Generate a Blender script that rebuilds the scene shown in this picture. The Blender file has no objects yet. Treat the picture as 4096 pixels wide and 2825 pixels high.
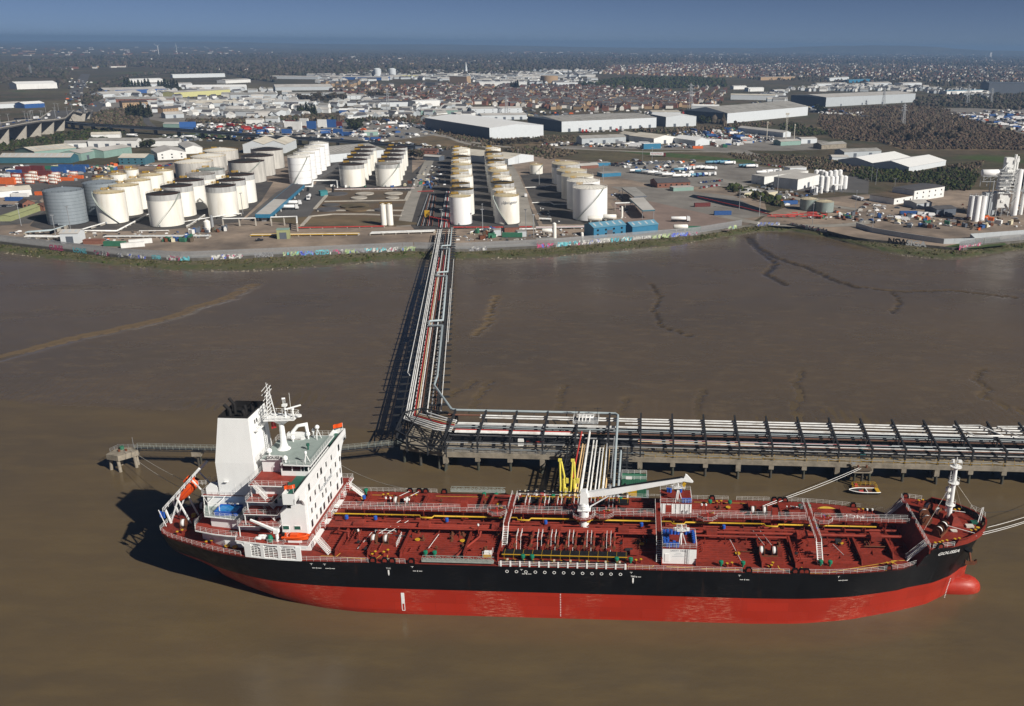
import bpy,math,random
import numpy as np
from mathutils import Vector,Matrix
random.seed(7);rng=np.random.default_rng(7)
PI=math.pi
scene=bpy.context.scene
C=scene.collection

# ------------------------------------------------------------------ camera
F,CX,CY,ROLL,HOR,CAMH=3600.,2445.,1412.5,0.011,168.,117.9
_yh=HOR+(CX-2048)*math.tan(ROLL)
TH=math.atan((CY-_yh)*math.cos(ROLL)/F)
_fw=np.array([0,math.cos(TH),-math.sin(TH)]);_rt=np.array([1.,0,0]);_dn=np.array([0,-math.sin(TH),-math.cos(TH)])
_c,_s=math.cos(ROLL),math.sin(ROLL)
IX=_c*_rt-_s*_dn;IY=_s*_rt+_c*_dn
CAM=np.array([0,0,CAMH])
cam_data=bpy.data.cameras.new('camera');cam=bpy.data.objects.new('camera',cam_data);C.objects.link(cam)
M=Matrix(((IX[0],-IY[0],-_fw[0],0),(IX[1],-IY[1],-_fw[1],0),(IX[2],-IY[2],-_fw[2],CAMH),(0,0,0,1)))
cam.matrix_world=M
cam_data.sensor_width=36;cam_data.lens=F/4096*36
cam_data.shift_x=-(CX-2048)/4096
cam_data.clip_start=1;cam_data.clip_end=90000
scene.camera=cam

# ------------------------------------------------------------------ world, sun, exposure
SUN_AZ,SUN_EL=math.radians(126),math.radians(35)
world=bpy.data.worlds.new('World');scene.world=world;world.use_nodes=True
nt=world.node_tree;nt.nodes.clear()
sky=nt.nodes.new('ShaderNodeTexSky');sky.sky_type='NISHITA';sky.sun_disc=False
sky.sun_elevation=SUN_EL;sky.sun_rotation=SUN_AZ
sky.altitude=0;sky.air_density=0.18;sky.dust_density=0.3;sky.ozone_density=1.2
bg=nt.nodes.new('ShaderNodeBackground');bg.inputs[1].default_value=0.05
wo=nt.nodes.new('ShaderNodeOutputWorld')
nt.links.new(sky.outputs[0],bg.inputs[0]);nt.links.new(bg.outputs[0],wo.inputs[0])
sun_d=bpy.data.lights.new('sun','SUN');sun_d.energy=5;sun_d.angle=math.radians(0.53);sun_d.color=(1,.95,.87)
sun=bpy.data.objects.new('sun',sun_d);C.objects.link(sun)
sd=Vector((-math.sin(SUN_AZ)*math.cos(SUN_EL),-math.cos(SUN_AZ)*math.cos(SUN_EL),-math.sin(SUN_EL)))
sun.rotation_euler=sd.to_track_quat('-Z','Y').to_euler();sun.location=(200,-200,400)
scene.view_settings.view_transform='Standard';scene.view_settings.look='None'
scene.view_settings.gamma=1;scene.view_settings.use_curve_mapping=False
scene.view_settings.exposure=0.24
try:
 scene.cycles.max_bounces=6;scene.cycles.volume_bounces=1;scene.cycles.diffuse_bounces=3
 scene.cycles.glossy_bounces=2;scene.cycles.transparent_max_bounces=6
except Exception:pass

def ray(px,py):return _fw*F+IX*(px-CX)+IY*(py-CY)
def G(px,py,z=4.5):
 """ground point at height z under a photograph pixel"""
 d=ray(px,py);return CAM+d*((z-CAMH)/d[2])
def HT(p,px,py):
 """height at which the pixel's sight line passes over the depth of p"""
 d=ray(px,py);return(CAM+d*((p[1])/d[1]))[2]
def PXM(p):
 """pixels per metre at p"""
 return F/float((np.asarray(p)-CAM)@_fw)

# ------------------------------------------------------------------ materials
MATS={}
def mat(name,col,rough=.6,amt=.18,scale=.6,metal=0.,spec=.3,bump=0.,stretch=(1,1,1),col2=None,fac2=(.45,.7),scale2=.12,attr=None):
 """principled material whose colour varies with procedural noise; col2 is a second colour in large patches (wear, dirt, stain)"""
 m=bpy.data.materials.new(name);m.use_nodes=True;t=m.node_tree;n=t.nodes;l=t.links
 b=n['Principled BSDF'];b.inputs['Roughness'].default_value=rough;b.inputs['Metallic'].default_value=metal
 b.inputs['Specular IOR Level'].default_value=spec
 geo=n.new('ShaderNodeNewGeometry');mp=n.new('ShaderNodeMapping');mp.inputs['Scale'].default_value=stretch
 l.new(geo.outputs['Position'],mp.inputs['Vector'])
 nz=n.new('ShaderNodeTexNoise');nz.inputs['Scale'].default_value=scale;nz.inputs['Detail'].default_value=5;nz.inputs['Roughness'].default_value=.65
 l.new(mp.outputs[0],nz.inputs['Vector'])
 mr=n.new('ShaderNodeMapRange');mr.inputs['From Min'].default_value=.25;mr.inputs['From Max'].default_value=.75
 mr.inputs['To Min'].default_value=1-amt;mr.inputs['To Max'].default_value=1+amt
 l.new(nz.outputs['Fac'],mr.inputs['Value'])
 src=None
 if attr:
  a=n.new('ShaderNodeAttribute');a.attribute_name=attr;src=a.outputs['Color']
 if col2 is not None:
  n2=n.new('ShaderNodeTexNoise');n2.inputs['Scale'].default_value=scale2;n2.inputs['Detail'].default_value=6;n2.inputs['Roughness'].default_value=.6
  l.new(mp.outputs[0],n2.inputs['Vector'])
  r2=n.new('ShaderNodeMapRange');r2.inputs['From Min'].default_value=fac2[0];r2.inputs['From Max'].default_value=fac2[1]
  l.new(n2.outputs['Fac'],r2.inputs['Value'])
  mx=n.new('ShaderNodeMix');mx.data_type='RGBA'
  l.new(r2.outputs[0],mx.inputs['Factor'])
  if src:l.new(src,mx.inputs['A'])
  else:mx.inputs['A'].default_value=(*col,1)
  mx.inputs['B'].default_value=(*col2,1);src=mx.outputs['Result']
 v=n.new('ShaderNodeMix');v.data_type='RGBA';v.blend_type='MULTIPLY';v.inputs['Factor'].default_value=1
 if src:l.new(src,v.inputs['A'])
 else:v.inputs['A'].default_value=(*col,1)
 l.new(mr.outputs[0],v.inputs['B']);l.new(v.outputs['Result'],b.inputs['Base Color'])
 if bump:
  bp=n.new('ShaderNodeBump');bp.inputs['Strength'].default_value=bump;bp.inputs['Distance'].default_value=.15
  l.new(nz.outputs['Fac'],bp.inputs['Height']);l.new(bp.outputs[0],b.inputs['Normal'])
 MATS[name]=m;return m

# ------------------------------------------------------------------ mesh builder
class MB:
 def __init__(s,m=None):s.v=[];s.f=[];s.mi=[];s.mats=[];s.sm=[];s.cur=0;s.smooth=False;s.use(m)if m else None
 def use(s,m):
  if m not in s.mats:s.mats.append(m)
  s.cur=s.mats.index(m);return s
 def add(s,vs,fs):
  o=len(s.v);s.v.extend(vs)
  for f in fs:s.f.append([i+o for i in f]);s.mi.append(s.cur);s.sm.append(s.smooth)
  return s
 BF=[(0,3,2,1),(4,5,6,7),(0,1,5,4),(1,2,6,5),(2,3,7,6),(3,0,4,7)]
 def box(s,x0,x1,y0,y1,z0,z1):
  return s.add([(x0,y0,z0),(x1,y0,z0),(x1,y1,z0),(x0,y1,z0),(x0,y0,z1),(x1,y0,z1),(x1,y1,z1),(x0,y1,z1)],MB.BF)
 def obox(s,c,sz,rz=0.):
  ca,sa=math.cos(rz),math.sin(rz);hx,hy=sz[0]/2,sz[1]/2
  q=[(-hx,-hy),(hx,-hy),(hx,hy),(-hx,hy)]
  p=[(c[0]+a*ca-b*sa,c[1]+a*sa+b*ca)for a,b in q]
  return s.add([(x,y,c[2])for x,y in p]+[(x,y,c[2]+sz[2])for x,y in p],MB.BF)
 def beam(s,p,q,w,h=None):
  h=h or w;p=Vector(p);q=Vector(q);d=q-p
  if d.length<1e-6:return s
  d.normalize();up=Vector((0,0,1))if abs(d.z)<.95 else Vector((1,0,0))
  a=d.cross(up).normalized()*w/2;b=a.cross(d).normalized()*h/2
  return s.add([tuple(p-a-b),tuple(p+a-b),tuple(p+a+b),tuple(p-a+b),tuple(q-a-b),tuple(q+a-b),tuple(q+a+b),tuple(q-a+b)],MB.BF)
 def tube(s,pts,r,n=6,caps=True):
  P=[Vector(p)for p in pts];rings=[];k=len(P);rr=r if isinstance(r,(list,tuple))else[r]*k
  for i in range(k):
   d=(P[min(i+1,k-1)]-P[max(i-1,0)]).normalized()
   up=Vector((0,0,1))if abs(d.z)<.9 else Vector((1,0,0))
   a=d.cross(up).normalized();b=a.cross(d).normalized()
   sc=1.
   if 0<i<k-1:
    c_=(P[i]-P[i-1]).normalized().dot((P[i+1]-P[i]).normalized());sc=1/max(.5,math.sqrt((1+c_)/2))
   rings.append([tuple(P[i]+(a*math.cos(t)+b*math.sin(t))*rr[i]*sc)for t in(2*PI*j/n for j in range(n))])
  vs=[v for g in rings for v in g];fs=[]
  for i in range(k-1):
   for j in range(n):
    j2=(j+1)%n;fs.append((i*n+j,(i+1)*n+j,(i+1)*n+j2,i*n+j2))
  sm=s.smooth;s.smooth=n>5;s.add(vs,fs);s.smooth=False
  if caps:s.add(rings[0],[tuple(range(n))]);s.add(rings[-1],[tuple(reversed(range(n)))])
  s.smooth=sm;return s
 def cyl(s,p,r,h,n=12,r2=None):
  r2=r if r2 is None else r2
  vs=[(p[0]+r*math.cos(2*PI*i/n),p[1]+r*math.sin(2*PI*i/n),p[2])for i in range(n)]+[(p[0]+r2*math.cos(2*PI*i/n),p[1]+r2*math.sin(2*PI*i/n),p[2]+h)for i in range(n)]
  fs=[(i,(i+1)%n,n+(i+1)%n,n+i)for i in range(n)]
  sm=s.smooth;s.smooth=n>=12;s.add(vs,fs);s.smooth=False
  s.add(vs,[tuple(range(n-1,-1,-1)),tuple(range(n,2*n))]);s.smooth=sm;return s
 def lathe(s,prof,n=24,c=(0,0,0)):
  vs=[];fs=[]
  for r,z in prof:
   for i in range(n):vs.append((c[0]+r*math.cos(2*PI*i/n),c[1]+r*math.sin(2*PI*i/n),c[2]+z))
  for k in range(len(prof)-1):
   for i in range(n):fs.append((k*n+i,k*n+(i+1)%n,(k+1)*n+(i+1)%n,(k+1)*n+i))
  return s.add(vs,fs)
 def prism(s,poly,z0,z1):
  n=len(poly);vs=[(x,y,z0)for x,y in poly]+[(x,y,z1)for x,y in poly]
  ar=sum(poly[i][0]*poly[(i+1)%n][1]-poly[(i+1)%n][0]*poly[i][1]for i in range(n))
  if ar<0:vs=[(x,y,z0)for x,y in reversed(poly)]+[(x,y,z1)for x,y in reversed(poly)]
  return s.add(vs,[tuple(range(n-1,-1,-1)),tuple(range(n,2*n))]+[(i,(i+1)%n,n+(i+1)%n,n+i)for i in range(n)])
 def extr(s,poly,axis,a0,a1):
  """extrude a 2-D outline along 'x' (outline in y,z) or 'y' (outline in x,z)"""
  f=(lambda u,v,w:(w,u,v))if axis=='x' else(lambda u,v,w:(u,w,v))
  n=len(poly);vs=[f(u,v,a0)for u,v in poly]+[f(u,v,a1)for u,v in poly]
  return s.add(vs,[tuple(range(n-1,-1,-1)),tuple(range(n,2*n))]+[(i,(i+1)%n,n+(i+1)%n,n+i)for i in range(n)])
 def rail(s,pts,h=1.05,bars=3,step=1.5,r=.04,closed=False):
  P=[Vector(p)for p in pts]
  if closed:P.append(P[0])
  for a,b in zip(P[:-1],P[1:]):
   L=(b-a).length;k=max(1,round(L/step))
   for i in range(k+1):
    p=a.lerp(b,i/k);s.beam(p,p+Vector((0,0,h)),r*1.25)
   for j in range(bars):
    z=Vector((0,0,h*(j+1)/bars));s.beam(a+z,b+z,r)
  return s
 def stair(s,p,q,w=.9,rail=True,steps=12):
  """p bottom, q top: stringers, treads, handrails"""
  p=Vector(p);q=Vector(q);d=q-p;side=Vector((-d.y,d.x,0)).normalized()*w/2
  for k in(-1,1):
   s.beam(p+side*k,q+side*k,.08,.22)
   if rail:s.beam(p+side*k+Vector((0,0,.95)),q+side*k+Vector((0,0,.95)),.06);s.beam(p+side*k+Vector((0,0,.5)),q+side*k+Vector((0,0,.5)),.05)
  for i in range(steps):
   c_=p.lerp(q,(i+.5)/steps);e=d.xy.normalized()*.13
   s.add([tuple(c_-side-Vector((e.x,e.y,0))),tuple(c_+side-Vector((e.x,e.y,0))),tuple(c_+side+Vector((e.x,e.y,0))),tuple(c_-side+Vector((e.x,e.y,0)))],[(0,1,2,3)])
  return s
 def mesh(s,name):
  me=bpy.data.meshes.new(name);me.from_pydata(s.v,[],s.f)
  for m in s.mats:me.materials.append(MATS[m])
  if len(s.mats)>1:me.polygons.foreach_set('material_index',s.mi)
  if any(s.sm):me.polygons.foreach_set('use_smooth',s.sm)
  me.update();return me
 def obj(s,name,parent=None,loc=(0,0,0),rz=0,label=None,cat=None,group=None,kind=None):
  return link(name,s.mesh(name),parent,loc,rz,label,cat,group,kind)
def tag(o,label=None,cat=None,group=None,kind=None):
 for k,v in(('label',label),('category',cat),('group',group),('kind',kind)):
  if v:o[k]=v
 return o
def link(name,data,parent=None,loc=(0,0,0),rz=0,label=None,cat=None,group=None,kind=None):
 o=bpy.data.objects.new(name,data);C.objects.link(o);o.parent=parent;o.location=loc;o.rotation_euler=(0,0,rz)
 return tag(o,label,cat,group,kind)
def empty(name,loc=(0,0,0),rz=0,label=None,cat=None,group=None,kind=None):
 return link(name,None,None,loc,rz,label,cat,group,kind)
KIDS={}
def copy_tree(o,loc,rz,label=None,group=None,scale=None):
 r=o.copy();C.objects.link(r);r.location=loc;r.rotation_euler=(0,0,rz)
 if scale:r.scale=scale
 if label:r['label']=label
 if group:r['group']=group
 for ch in o.children:
  c_=ch.copy();C.objects.link(c_);c_.parent=r
  for g in ch.children:
   d=g.copy();C.objects.link(d);d.parent=c_
 return r
_ub={}
def piece(name,m,parent,x0,x1,y0,y1,z0,z1,shear=None):
 """a box-shaped piece as an object of its own; alike pieces share one mesh"""
 if m not in _ub:_ub[m]=MB(m).box(-.5,.5,-.5,.5,-.5,.5).mesh('block_'+m)
 o=bpy.data.objects.new(name,_ub[m]);C.objects.link(o);o.parent=parent
 o.location=((x0+x1)/2,(y0+y1)/2,(z0+z1)/2);o.scale=(x1-x0,y1-y0,z1-z0);return o
_fonts={}
def text(name,s,m,size,parent,loc,rot,shear=0.,bold=.0,align='CENTER',sx=1.):
 cu=bpy.data.curves.new(name,'FONT');cu.body=s;cu.size=size;cu.align_x=align;cu.align_y='CENTER';cu.shear=shear;cu.offset=bold;cu.resolution_u=2
 t=bpy.data.objects.new(name,cu);me=bpy.data.meshes.new_from_object(t);bpy.data.objects.remove(t);bpy.data.curves.remove(cu)
 me.materials.clear();me.materials.append(MATS[m]);me.name=name
 o=bpy.data.objects.new(name,me);C.objects.link(o);o.parent=parent;o.location=loc;o.rotation_euler=rot;o.scale=(sx,1,1);return o
# ------------------------------------------------------------------ materials of the place
mat('deck_red',(.205,.027,.016),.65,.28,1.2,spec=.18,col2=(.115,.021,.013),scale2=.35,fac2=(.45,.75))
mat('deck_bright',(.265,.038,.023),.6,.22,.9,spec=.22,col2=(.165,.029,.02),scale2=.25)
mat('ship_white',(.80,.81,.80),.4,.05,.5,spec=.4,col2=(.66,.64,.58),scale2=.25,fac2=(.6,.9),stretch=(1,1,.3))
mat('rail_white',(.80,.80,.78),.5,.05,spec=.3)
mat('monkey_green',(.26,.31,.29),.6,.1,.8)
mat('deep_green',(.02,.10,.07),.5,.1)
mat('soot',(.012,.011,.011),.8,.4,1.5)
mat('glass_dark',(.012,.016,.02),.08,.1,spec=.6)
mat('yellow',(.52,.31,.02),.5,.12,.8)
mat('orange',(.72,.085,.01),.45,.08,.8)
mat('blue',(.02,.085,.38),.45,.12,.9)
mat('pool_blue',(.02,.20,.50),.15,.1,spec=.5)
mat('green_vent',(.01,.16,.09),.5,.1)
mat('dark_steel',(.026,.027,.030),.6,.25,.8)
mat('black',(.01,.01,.011),.6,.2)
mat('rope',(.55,.52,.46),.9,.15,3.)
mat('rope_white',(.75,.74,.72),.9,.1,3.)
mat('rust',(.13,.045,.02),.85,.3,1.5)
mat('gang_grey',(.33,.36,.33),.5,.15,.9,metal=.2)
mat('steel_grey',(.34,.35,.36),.5,.15,.8,metal=.3)
mat('pipe_white',(.74,.74,.72),.4,.15,.5,spec=.4,col2=(.40,.36,.31),scale2=.35,fac2=(.5,.78))
mat('wall_dark',(.10,.093,.08),.9,.3,.5,bump=.2,col2=(.19,.175,.15),scale2=.12,fac2=(.5,.75))
mat('pipe_grey',(.36,.42,.44),.45,.1,.5)
mat('pipe_red',(.42,.045,.035),.5,.15,.6)
mat('pipe_cream',(.60,.47,.30),.55,.15,.6)
mat('pipe_brown',(.16,.075,.05),.7,.25,.6)
mat('arm_yellow',(.72,.62,.10),.45,.1,.6)
mat('arm_cream',(.72,.50,.25),.5,.15,.6)
mat('concrete',(.27,.235,.185),.85,.25,.7,bump=.3,col2=(.15,.13,.10),scale2=.3,fac2=(.45,.75))
mat('concrete_pale',(.40,.37,.32),.85,.2,.4,bump=.2,col2=(.27,.24,.2),scale2=.15,fac2=(.5,.8))
mat('pile',(.055,.05,.042),.8,.35,.9,bump=.3,col2=(.035,.045,.025),scale2=.4)
mat('timber',(.10,.075,.05),.85,.3,1.2)
mat('tank_white',(.80,.78,.72),.45,.05,.25,spec=.35,col2=(.60,.54,.42),scale2=.16,fac2=(.5,.85),stretch=(1,1,.18))
mat('tank_purewhite',(.82,.82,.82),.4,.05,.25,spec=.35,col2=(.7,.68,.63),scale2=.14,fac2=(.5,.85),stretch=(1,1,.15))
mat('tank_stained',(.52,.50,.46),.6,.2,.5,col2=(.30,.29,.27),scale2=.22,fac2=(.42,.75),stretch=(1,1,.12))
mat('tank_band',(.42,.42,.41),.6,.15,.6,col2=(.17,.16,.15),scale2=.4,fac2=(.5,.8),stretch=(1,1,.12))
mat('tank_grey',(.29,.33,.36),.4,.10,.4,spec=.4,metal=.25,stretch=(1,1,.3))
mat('tank_greygreen',(.27,.32,.30),.5,.15,.4,metal=.2)
mat('roof_soot',(.018,.016,.014),.85,.4,.35,col2=(.07,.063,.053),scale2=.2,fac2=(.55,.85))
mat('roof_pale',(.50,.43,.29),.7,.18,.4,col2=(.33,.28,.19),scale2=.2,fac2=(.5,.8))
mat('roof_white',(.70,.67,.60),.6,.12,.5)
mat('roof_grey',(.30,.29,.27),.75,.18,.2,col2=(.20,.19,.17),scale2=.06,fac2=(.45,.7))
mat('roof_lgrey',(.47,.45,.42),.6,.12,.2,col2=(.36,.34,.31),scale2=.05,fac2=(.45,.7))
mat('roof_cream',(.56,.52,.44),.6,.12,.2,col2=(.42,.38,.31),scale2=.06,fac2=(.45,.7))
mat('roof_vwhite',(.82,.82,.80),.4,.05,.2)
mat('roof_blue',(.12,.27,.37),.5,.1,.3)
mat('roof_dark',(.085,.082,.085),.7,.2,.3)
mat('wall_white',(.72,.72,.70),.6,.08,.3,col2=(.55,.53,.49),scale2=.1,fac2=(.55,.85),stretch=(1,1,.4))
mat('wall_grey',(.42,.45,.47),.55,.08,.3,stretch=(1,1,.4))
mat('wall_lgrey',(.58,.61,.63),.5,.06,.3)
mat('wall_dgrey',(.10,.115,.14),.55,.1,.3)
mat('wall_teal',(.045,.13,.17),.55,.12,.3)
mat('wall_blue',(.035,.17,.29),.5,.1,.3)
mat('wall_sage',(.22,.33,.29),.6,.1,.3)
mat('wall_olive',(.30,.32,.16),.65,.12,.3)
mat('wall_cream',(.55,.45,.27),.65,.12,.3)
mat('wall_yellow',(.55,.53,.25),.6,.1,.3)
mat('brick',(.20,.088,.06),.85,.2,1.2)
mat('brick_buff',(.36,.25,.15),.85,.15,1.2)
mat('house_white',(.66,.63,.58),.75,.1,.5)
mat('house_roof',(.062,.046,.040),.85,.25,.5)
mat('house_roof_red',(.095,.048,.036),.85,.2,.5)
mat('house_roof_grey',(.10,.098,.10),.85,.2,.5)
mat('orange_box',(.62,.13,.03),.55,.15,.5)
mat('blue_box',(.03,.09,.26),.55,.15,.5)
mat('maroon_box',(.13,.03,.028),.6,.15,.5)
mat('green_box',(.04,.15,.09),.6,.15,.5)
mat('cream_box',(.55,.50,.36),.6,.12,.5)
mat('teal_box',(.04,.20,.22),.6,.15,.5)
mat('car_white',(.75,.75,.75),.25,.03,spec=.6)
mat('car_silver',(.35,.36,.38),.25,.05,metal=.4,spec=.5)
mat('car_black',(.015,.016,.02),.2,.1,spec=.6)
mat('car_blue',(.03,.07,.22),.25,.05,spec=.5)
mat('car_red',(.35,.02,.02),.25,.05,spec=.5)
mat('tyre',(.012,.012,.012),.9,.2)
mat('asphalt',(.095,.09,.086),.9,.2,.12,bump=.1,col2=(.075,.07,.066),scale2=.03,fac2=(.4,.7))
mat('road_pale',(.27,.25,.22),.9,.18,.1,col2=(.19,.175,.15),scale2=.04,fac2=(.45,.75))
mat('yard_brown',(.27,.21,.16),.95,.35,.07,bump=.2,col2=(.14,.112,.09),scale2=.025,fac2=(.4,.65))
mat('yard_pink',(.215,.16,.135),.9,.15,.12,col2=(.165,.125,.105),scale2=.05)
mat('yard_dark_shade',(.055,.05,.047),.95,.3,.12,col2=(.11,.095,.075),scale2=.05,fac2=(.5,.75))  # dark ground, with the shade around the tanks mixed into its colour
mat('yard_grey',(.20,.185,.165),.9,.2,.08,col2=(.135,.12,.105),scale2=.03)
mat('bund_brown',(.125,.085,.05),.95,.4,.08,bump=.3,col2=(.075,.062,.045),scale2=.04,fac2=(.4,.65))
mat('dry_grass',(.15,.105,.058),.95,.35,.08,col2=(.085,.07,.04),scale2=.03,fac2=(.4,.65))
mat('grass',(.045,.075,.018),.95,.35,.15,bump=.3,col2=(.11,.095,.045),scale2=.05,fac2=(.5,.75))
mat('paint_yellow',(.60,.40,.05),.7,.2,1.)
mat('paint_white',(.78,.78,.76),.6,.12,1.)
mat('graf_pink',(.55,.10,.20),.7,.4,.9,col2=(.10,.04,.07),scale2=.6)
mat('graf_blue',(.10,.13,.55),.7,.35,.9,col2=(.35,.45,.60),scale2=.6)
mat('graf_cyan',(.15,.50,.55),.7,.35,.9,col2=(.04,.12,.2),scale2=.6)
mat('graf_white',(.66,.66,.62),.7,.3,.9,col2=(.18,.17,.17),scale2=.6)
mat('graf_green',(.30,.42,.20),.7,.35,.9,col2=(.6,.58,.4),scale2=.6)
mat('graf_grey',(.28,.28,.29),.7,.35,.9,col2=(.08,.08,.09),scale2=.6)
# ------------------------------------------------------------------ the setting: water, mud, bank, land
WZ=-0.8 # water level
LZ=4.5 # level of the land behind the flood wall
def node_mat(name):
 m=bpy.data.materials.new(name);m.use_nodes=True;MATS[name]=m;return m,m.node_tree.nodes,m.node_tree.links,m.node_tree.nodes['Principled BSDF']
def noise(n,l,vec,scale,detail=5,rough=.6,stretch=None,dist=0.):
 z=n.new('ShaderNodeTexNoise');z.inputs['Scale'].default_value=scale;z.inputs['Detail'].default_value=detail;z.inputs['Roughness'].default_value=rough;z.inputs['Distortion'].default_value=dist
 if stretch:
  mp=n.new('ShaderNodeMapping');mp.inputs['Scale'].default_value=stretch[:3]
  if len(stretch)>3:mp.inputs['Rotation'].default_value=(0,0,stretch[3])
  l.new(vec,mp.inputs['Vector']);vec=mp.outputs[0]
 l.new(vec,z.inputs['Vector']);return z.outputs['Fac']
def ramp(n,l,v,a,b,lo=0.,hi=1.):
 r=n.new('ShaderNodeMapRange');r.inputs['From Min'].default_value=a;r.inputs['From Max'].default_value=b;r.inputs['To Min'].default_value=lo;r.inputs['To Max'].default_value=hi
 l.new(v,r.inputs['Value']);return r.outputs[0]
def mix(n,l,f,a,b,mode='MIX'):
 x=n.new('ShaderNodeMix');x.data_type='RGBA';x.blend_type=mode
 if isinstance(f,float):x.inputs['Factor'].default_value=f
 else:l.new(f,x.inputs['Factor'])
 for k,v in(('A',a),('B',b)):
  if isinstance(v,tuple):x.inputs[k].default_value=(*v,1)
  else:l.new(v,x.inputs[k])
 return x.outputs['Result']
# ---- hull paints: plates, weld seams, scrapes, rust runs
for nm_,base,scr,rst in(('hull_black',(.003,.0033,.004),(.026,.022,.019),(.05,.022,.012)),('hull_red',(.33,.022,.009),(.58,.27,.18),(.21,.016,.008))):
 m,n,l,b=node_mat(nm_);tc=n.new('ShaderNodeTexCoord').outputs['Object'];mp=n.new('ShaderNodeMapping');mp.inputs['Rotation'].default_value=(PI/2,0,0);l.new(tc,mp.inputs['Vector'])
 br=n.new('ShaderNodeTexBrick');br.inputs['Scale'].default_value=1.;br.inputs['Brick Width'].default_value=9.;br.inputs['Row Height'].default_value=2.3;br.inputs['Mortar Size'].default_value=.035;br.inputs['Color1'].default_value=(.9,.9,.9,1);br.inputs['Color2'].default_value=(1.12,1.12,1.12,1);br.inputs['Mortar'].default_value=(.72,.72,.72,1);l.new(mp.outputs[0],br.inputs['Vector'])
 c0=mix(n,l,1.,base,br.outputs['Color'],'MULTIPLY');c1=mix(n,l,ramp(n,l,noise(n,l,tc,.35,6,.75,(1,1,.12)),.60,.78,0,.7),c0,rst)
 pt=noise(n,l,tc,.07,3,.5,(1,1,.6));sc=noise(n,l,tc,1.1,6,.8,(.5,1,5));mu=n.new('ShaderNodeMath');mu.operation='MULTIPLY';l.new(ramp(n,l,pt,.50,.58),mu.inputs[0]);l.new(ramp(n,l,sc,.52,.64,0,.85),mu.inputs[1])
 c2=mix(n,l,mu.outputs[0],c1,scr);c3=mix(n,l,ramp(n,l,noise(n,l,tc,.05,4,.6,(1,1,2)),.35,.7,0,.35),c2,tuple(x*1.35+.003 for x in base));l.new(c3,b.inputs['Base Color']);l.new(ramp(n,l,noise(n,l,tc,.4,4),.3,.7,.32,.55),b.inputs['Roughness']);b.inputs['Specular IOR Level'].default_value=.3
 bp=n.new('ShaderNodeBump');bp.inputs['Strength'].default_value=.25;bp.inputs['Distance'].default_value=.1;l.new(noise(n,l,tc,.3,3),bp.inputs['Height']);l.new(bp.outputs[0],b.inputs['Normal'])
m,n,l,b=node_mat('river')
pos=n.new('ShaderNodeNewGeometry').outputs['Position']
c1=mix(n,l,ramp(n,l,noise(n,l,pos,.012,6,.6,(1,2.2,1)),.35,.7),(.110,.079,.042),(.084,.064,.041))
c2=mix(n,l,ramp(n,l,noise(n,l,pos,.05,4,.6,(1,3,1)),.45,.8),c1,(.126,.091,.046))
l.new(c2,b.inputs['Base Color']);b.inputs['Roughness'].default_value=.13;b.inputs['IOR'].default_value=1.33;b.inputs['Specular IOR Level'].default_value=.45
bp=n.new('ShaderNodeBump');bp.inputs['Strength'].default_value=.42;bp.inputs['Distance'].default_value=.12
w1=noise(n,l,pos,.55,4,.65,(1,1.8,1,.3));w2=noise(n,l,pos,2.2,3,.6,(1,1.5,1,-.4))
ad=n.new('ShaderNodeMath');ad.operation='MULTIPLY_ADD';ad.inputs[1].default_value=.35;l.new(w2,ad.inputs[0]);l.new(w1,ad.inputs[2])
l.new(ad.outputs[0],bp.inputs['Height']);l.new(bp.outputs[0],b.inputs['Normal'])
MB('river').add([(-9000,-2500,WZ),(9000,-2500,WZ),(9000,620,WZ),(-9000,620,WZ)],[(0,1,2,3)]).obj('river_water',kind='structure',label='muddy brown tidal river around the moored tanker',cat='water')

TOE=[(-2500,900),(-900,650),(-450,520),(-349,502),(-310,485),(-231,463),(-191,462),(-150,478),(-113,496),(-87,496),(-42,501),(38,539),(70,566),(99,586),(118,588),(137,571),(168,519),(193,508),(215,518),(250,539),(330,560),(600,600),(2500,900)]
WALL=[(-2500,920),(-900,668),(-450,540),(-356,514),(-266,481),(-232,476),(-116,507),(-88,506),(-37,520),(54,561),(91,592),(116,595),(154,550),(206,524),(229,540),(330,580),(600,625),(2500,925)]
tx,ty=zip(*TOE);wx,wy=zip(*WALL)
ytoe=lambda x:np.interp(x,tx,ty);ywall=lambda x:np.maximum(np.interp(x,wx,wy),np.interp(x,tx,ty)+4.)
YWL=[(-2500,420),(-420,320),(-200,287),(-110,277),(-60,264),(0,256),(130,250),(420,250),(2500,280)]
ywl=lambda x:np.interp(x,*zip(*YWL))
# creeks that drain the mud (photograph pixels -> mud level)
CREEK_PX=[
 [(3000,960),(3040,1010),(3100,1060),(3060,1100),(3140,1140)],[(2985,955),(3010,985),(3110,1040),(3230,1075),(3330,1120),(3420,1150)],
 [(3205,1480),(3175,1530),(3210,1570),(3170,1610),(3195,1650),(3215,1690)],[(3930,1475),(3905,1510),(3940,1545),(3925,1580),(3990,1600),(4096,1640)],
 [(2600,1140),(2640,1185),(2615,1240),(2640,1300)],[(2255,1540),(2240,1580),(2250,1610),(2225,1640)],[(2810,1555),(2790,1600),(2800,1640),(2790,1680)],
 [(1985,1190),(1965,1240),(1960,1290),(1905,1335)],[(-60,1440),(150,1390),(330,1345),(520,1310),(700,1270),(800,1230),(930,1195),(1010,1150)],[(1890,1520),(1840,1550),(1800,1570)],[(1960,1520),(1925,1550),(1900,1600),(1890,1640)],
 [(3420,1150),(3620,1170),(3800,1165),(4096,1200)],[(3560,1165),(3600,1210),(3570,1250)],[(2640,1300),(2760,1340)],[(2500,1590),(2480,1640),(2490,1680)]]
CR=[]
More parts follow.
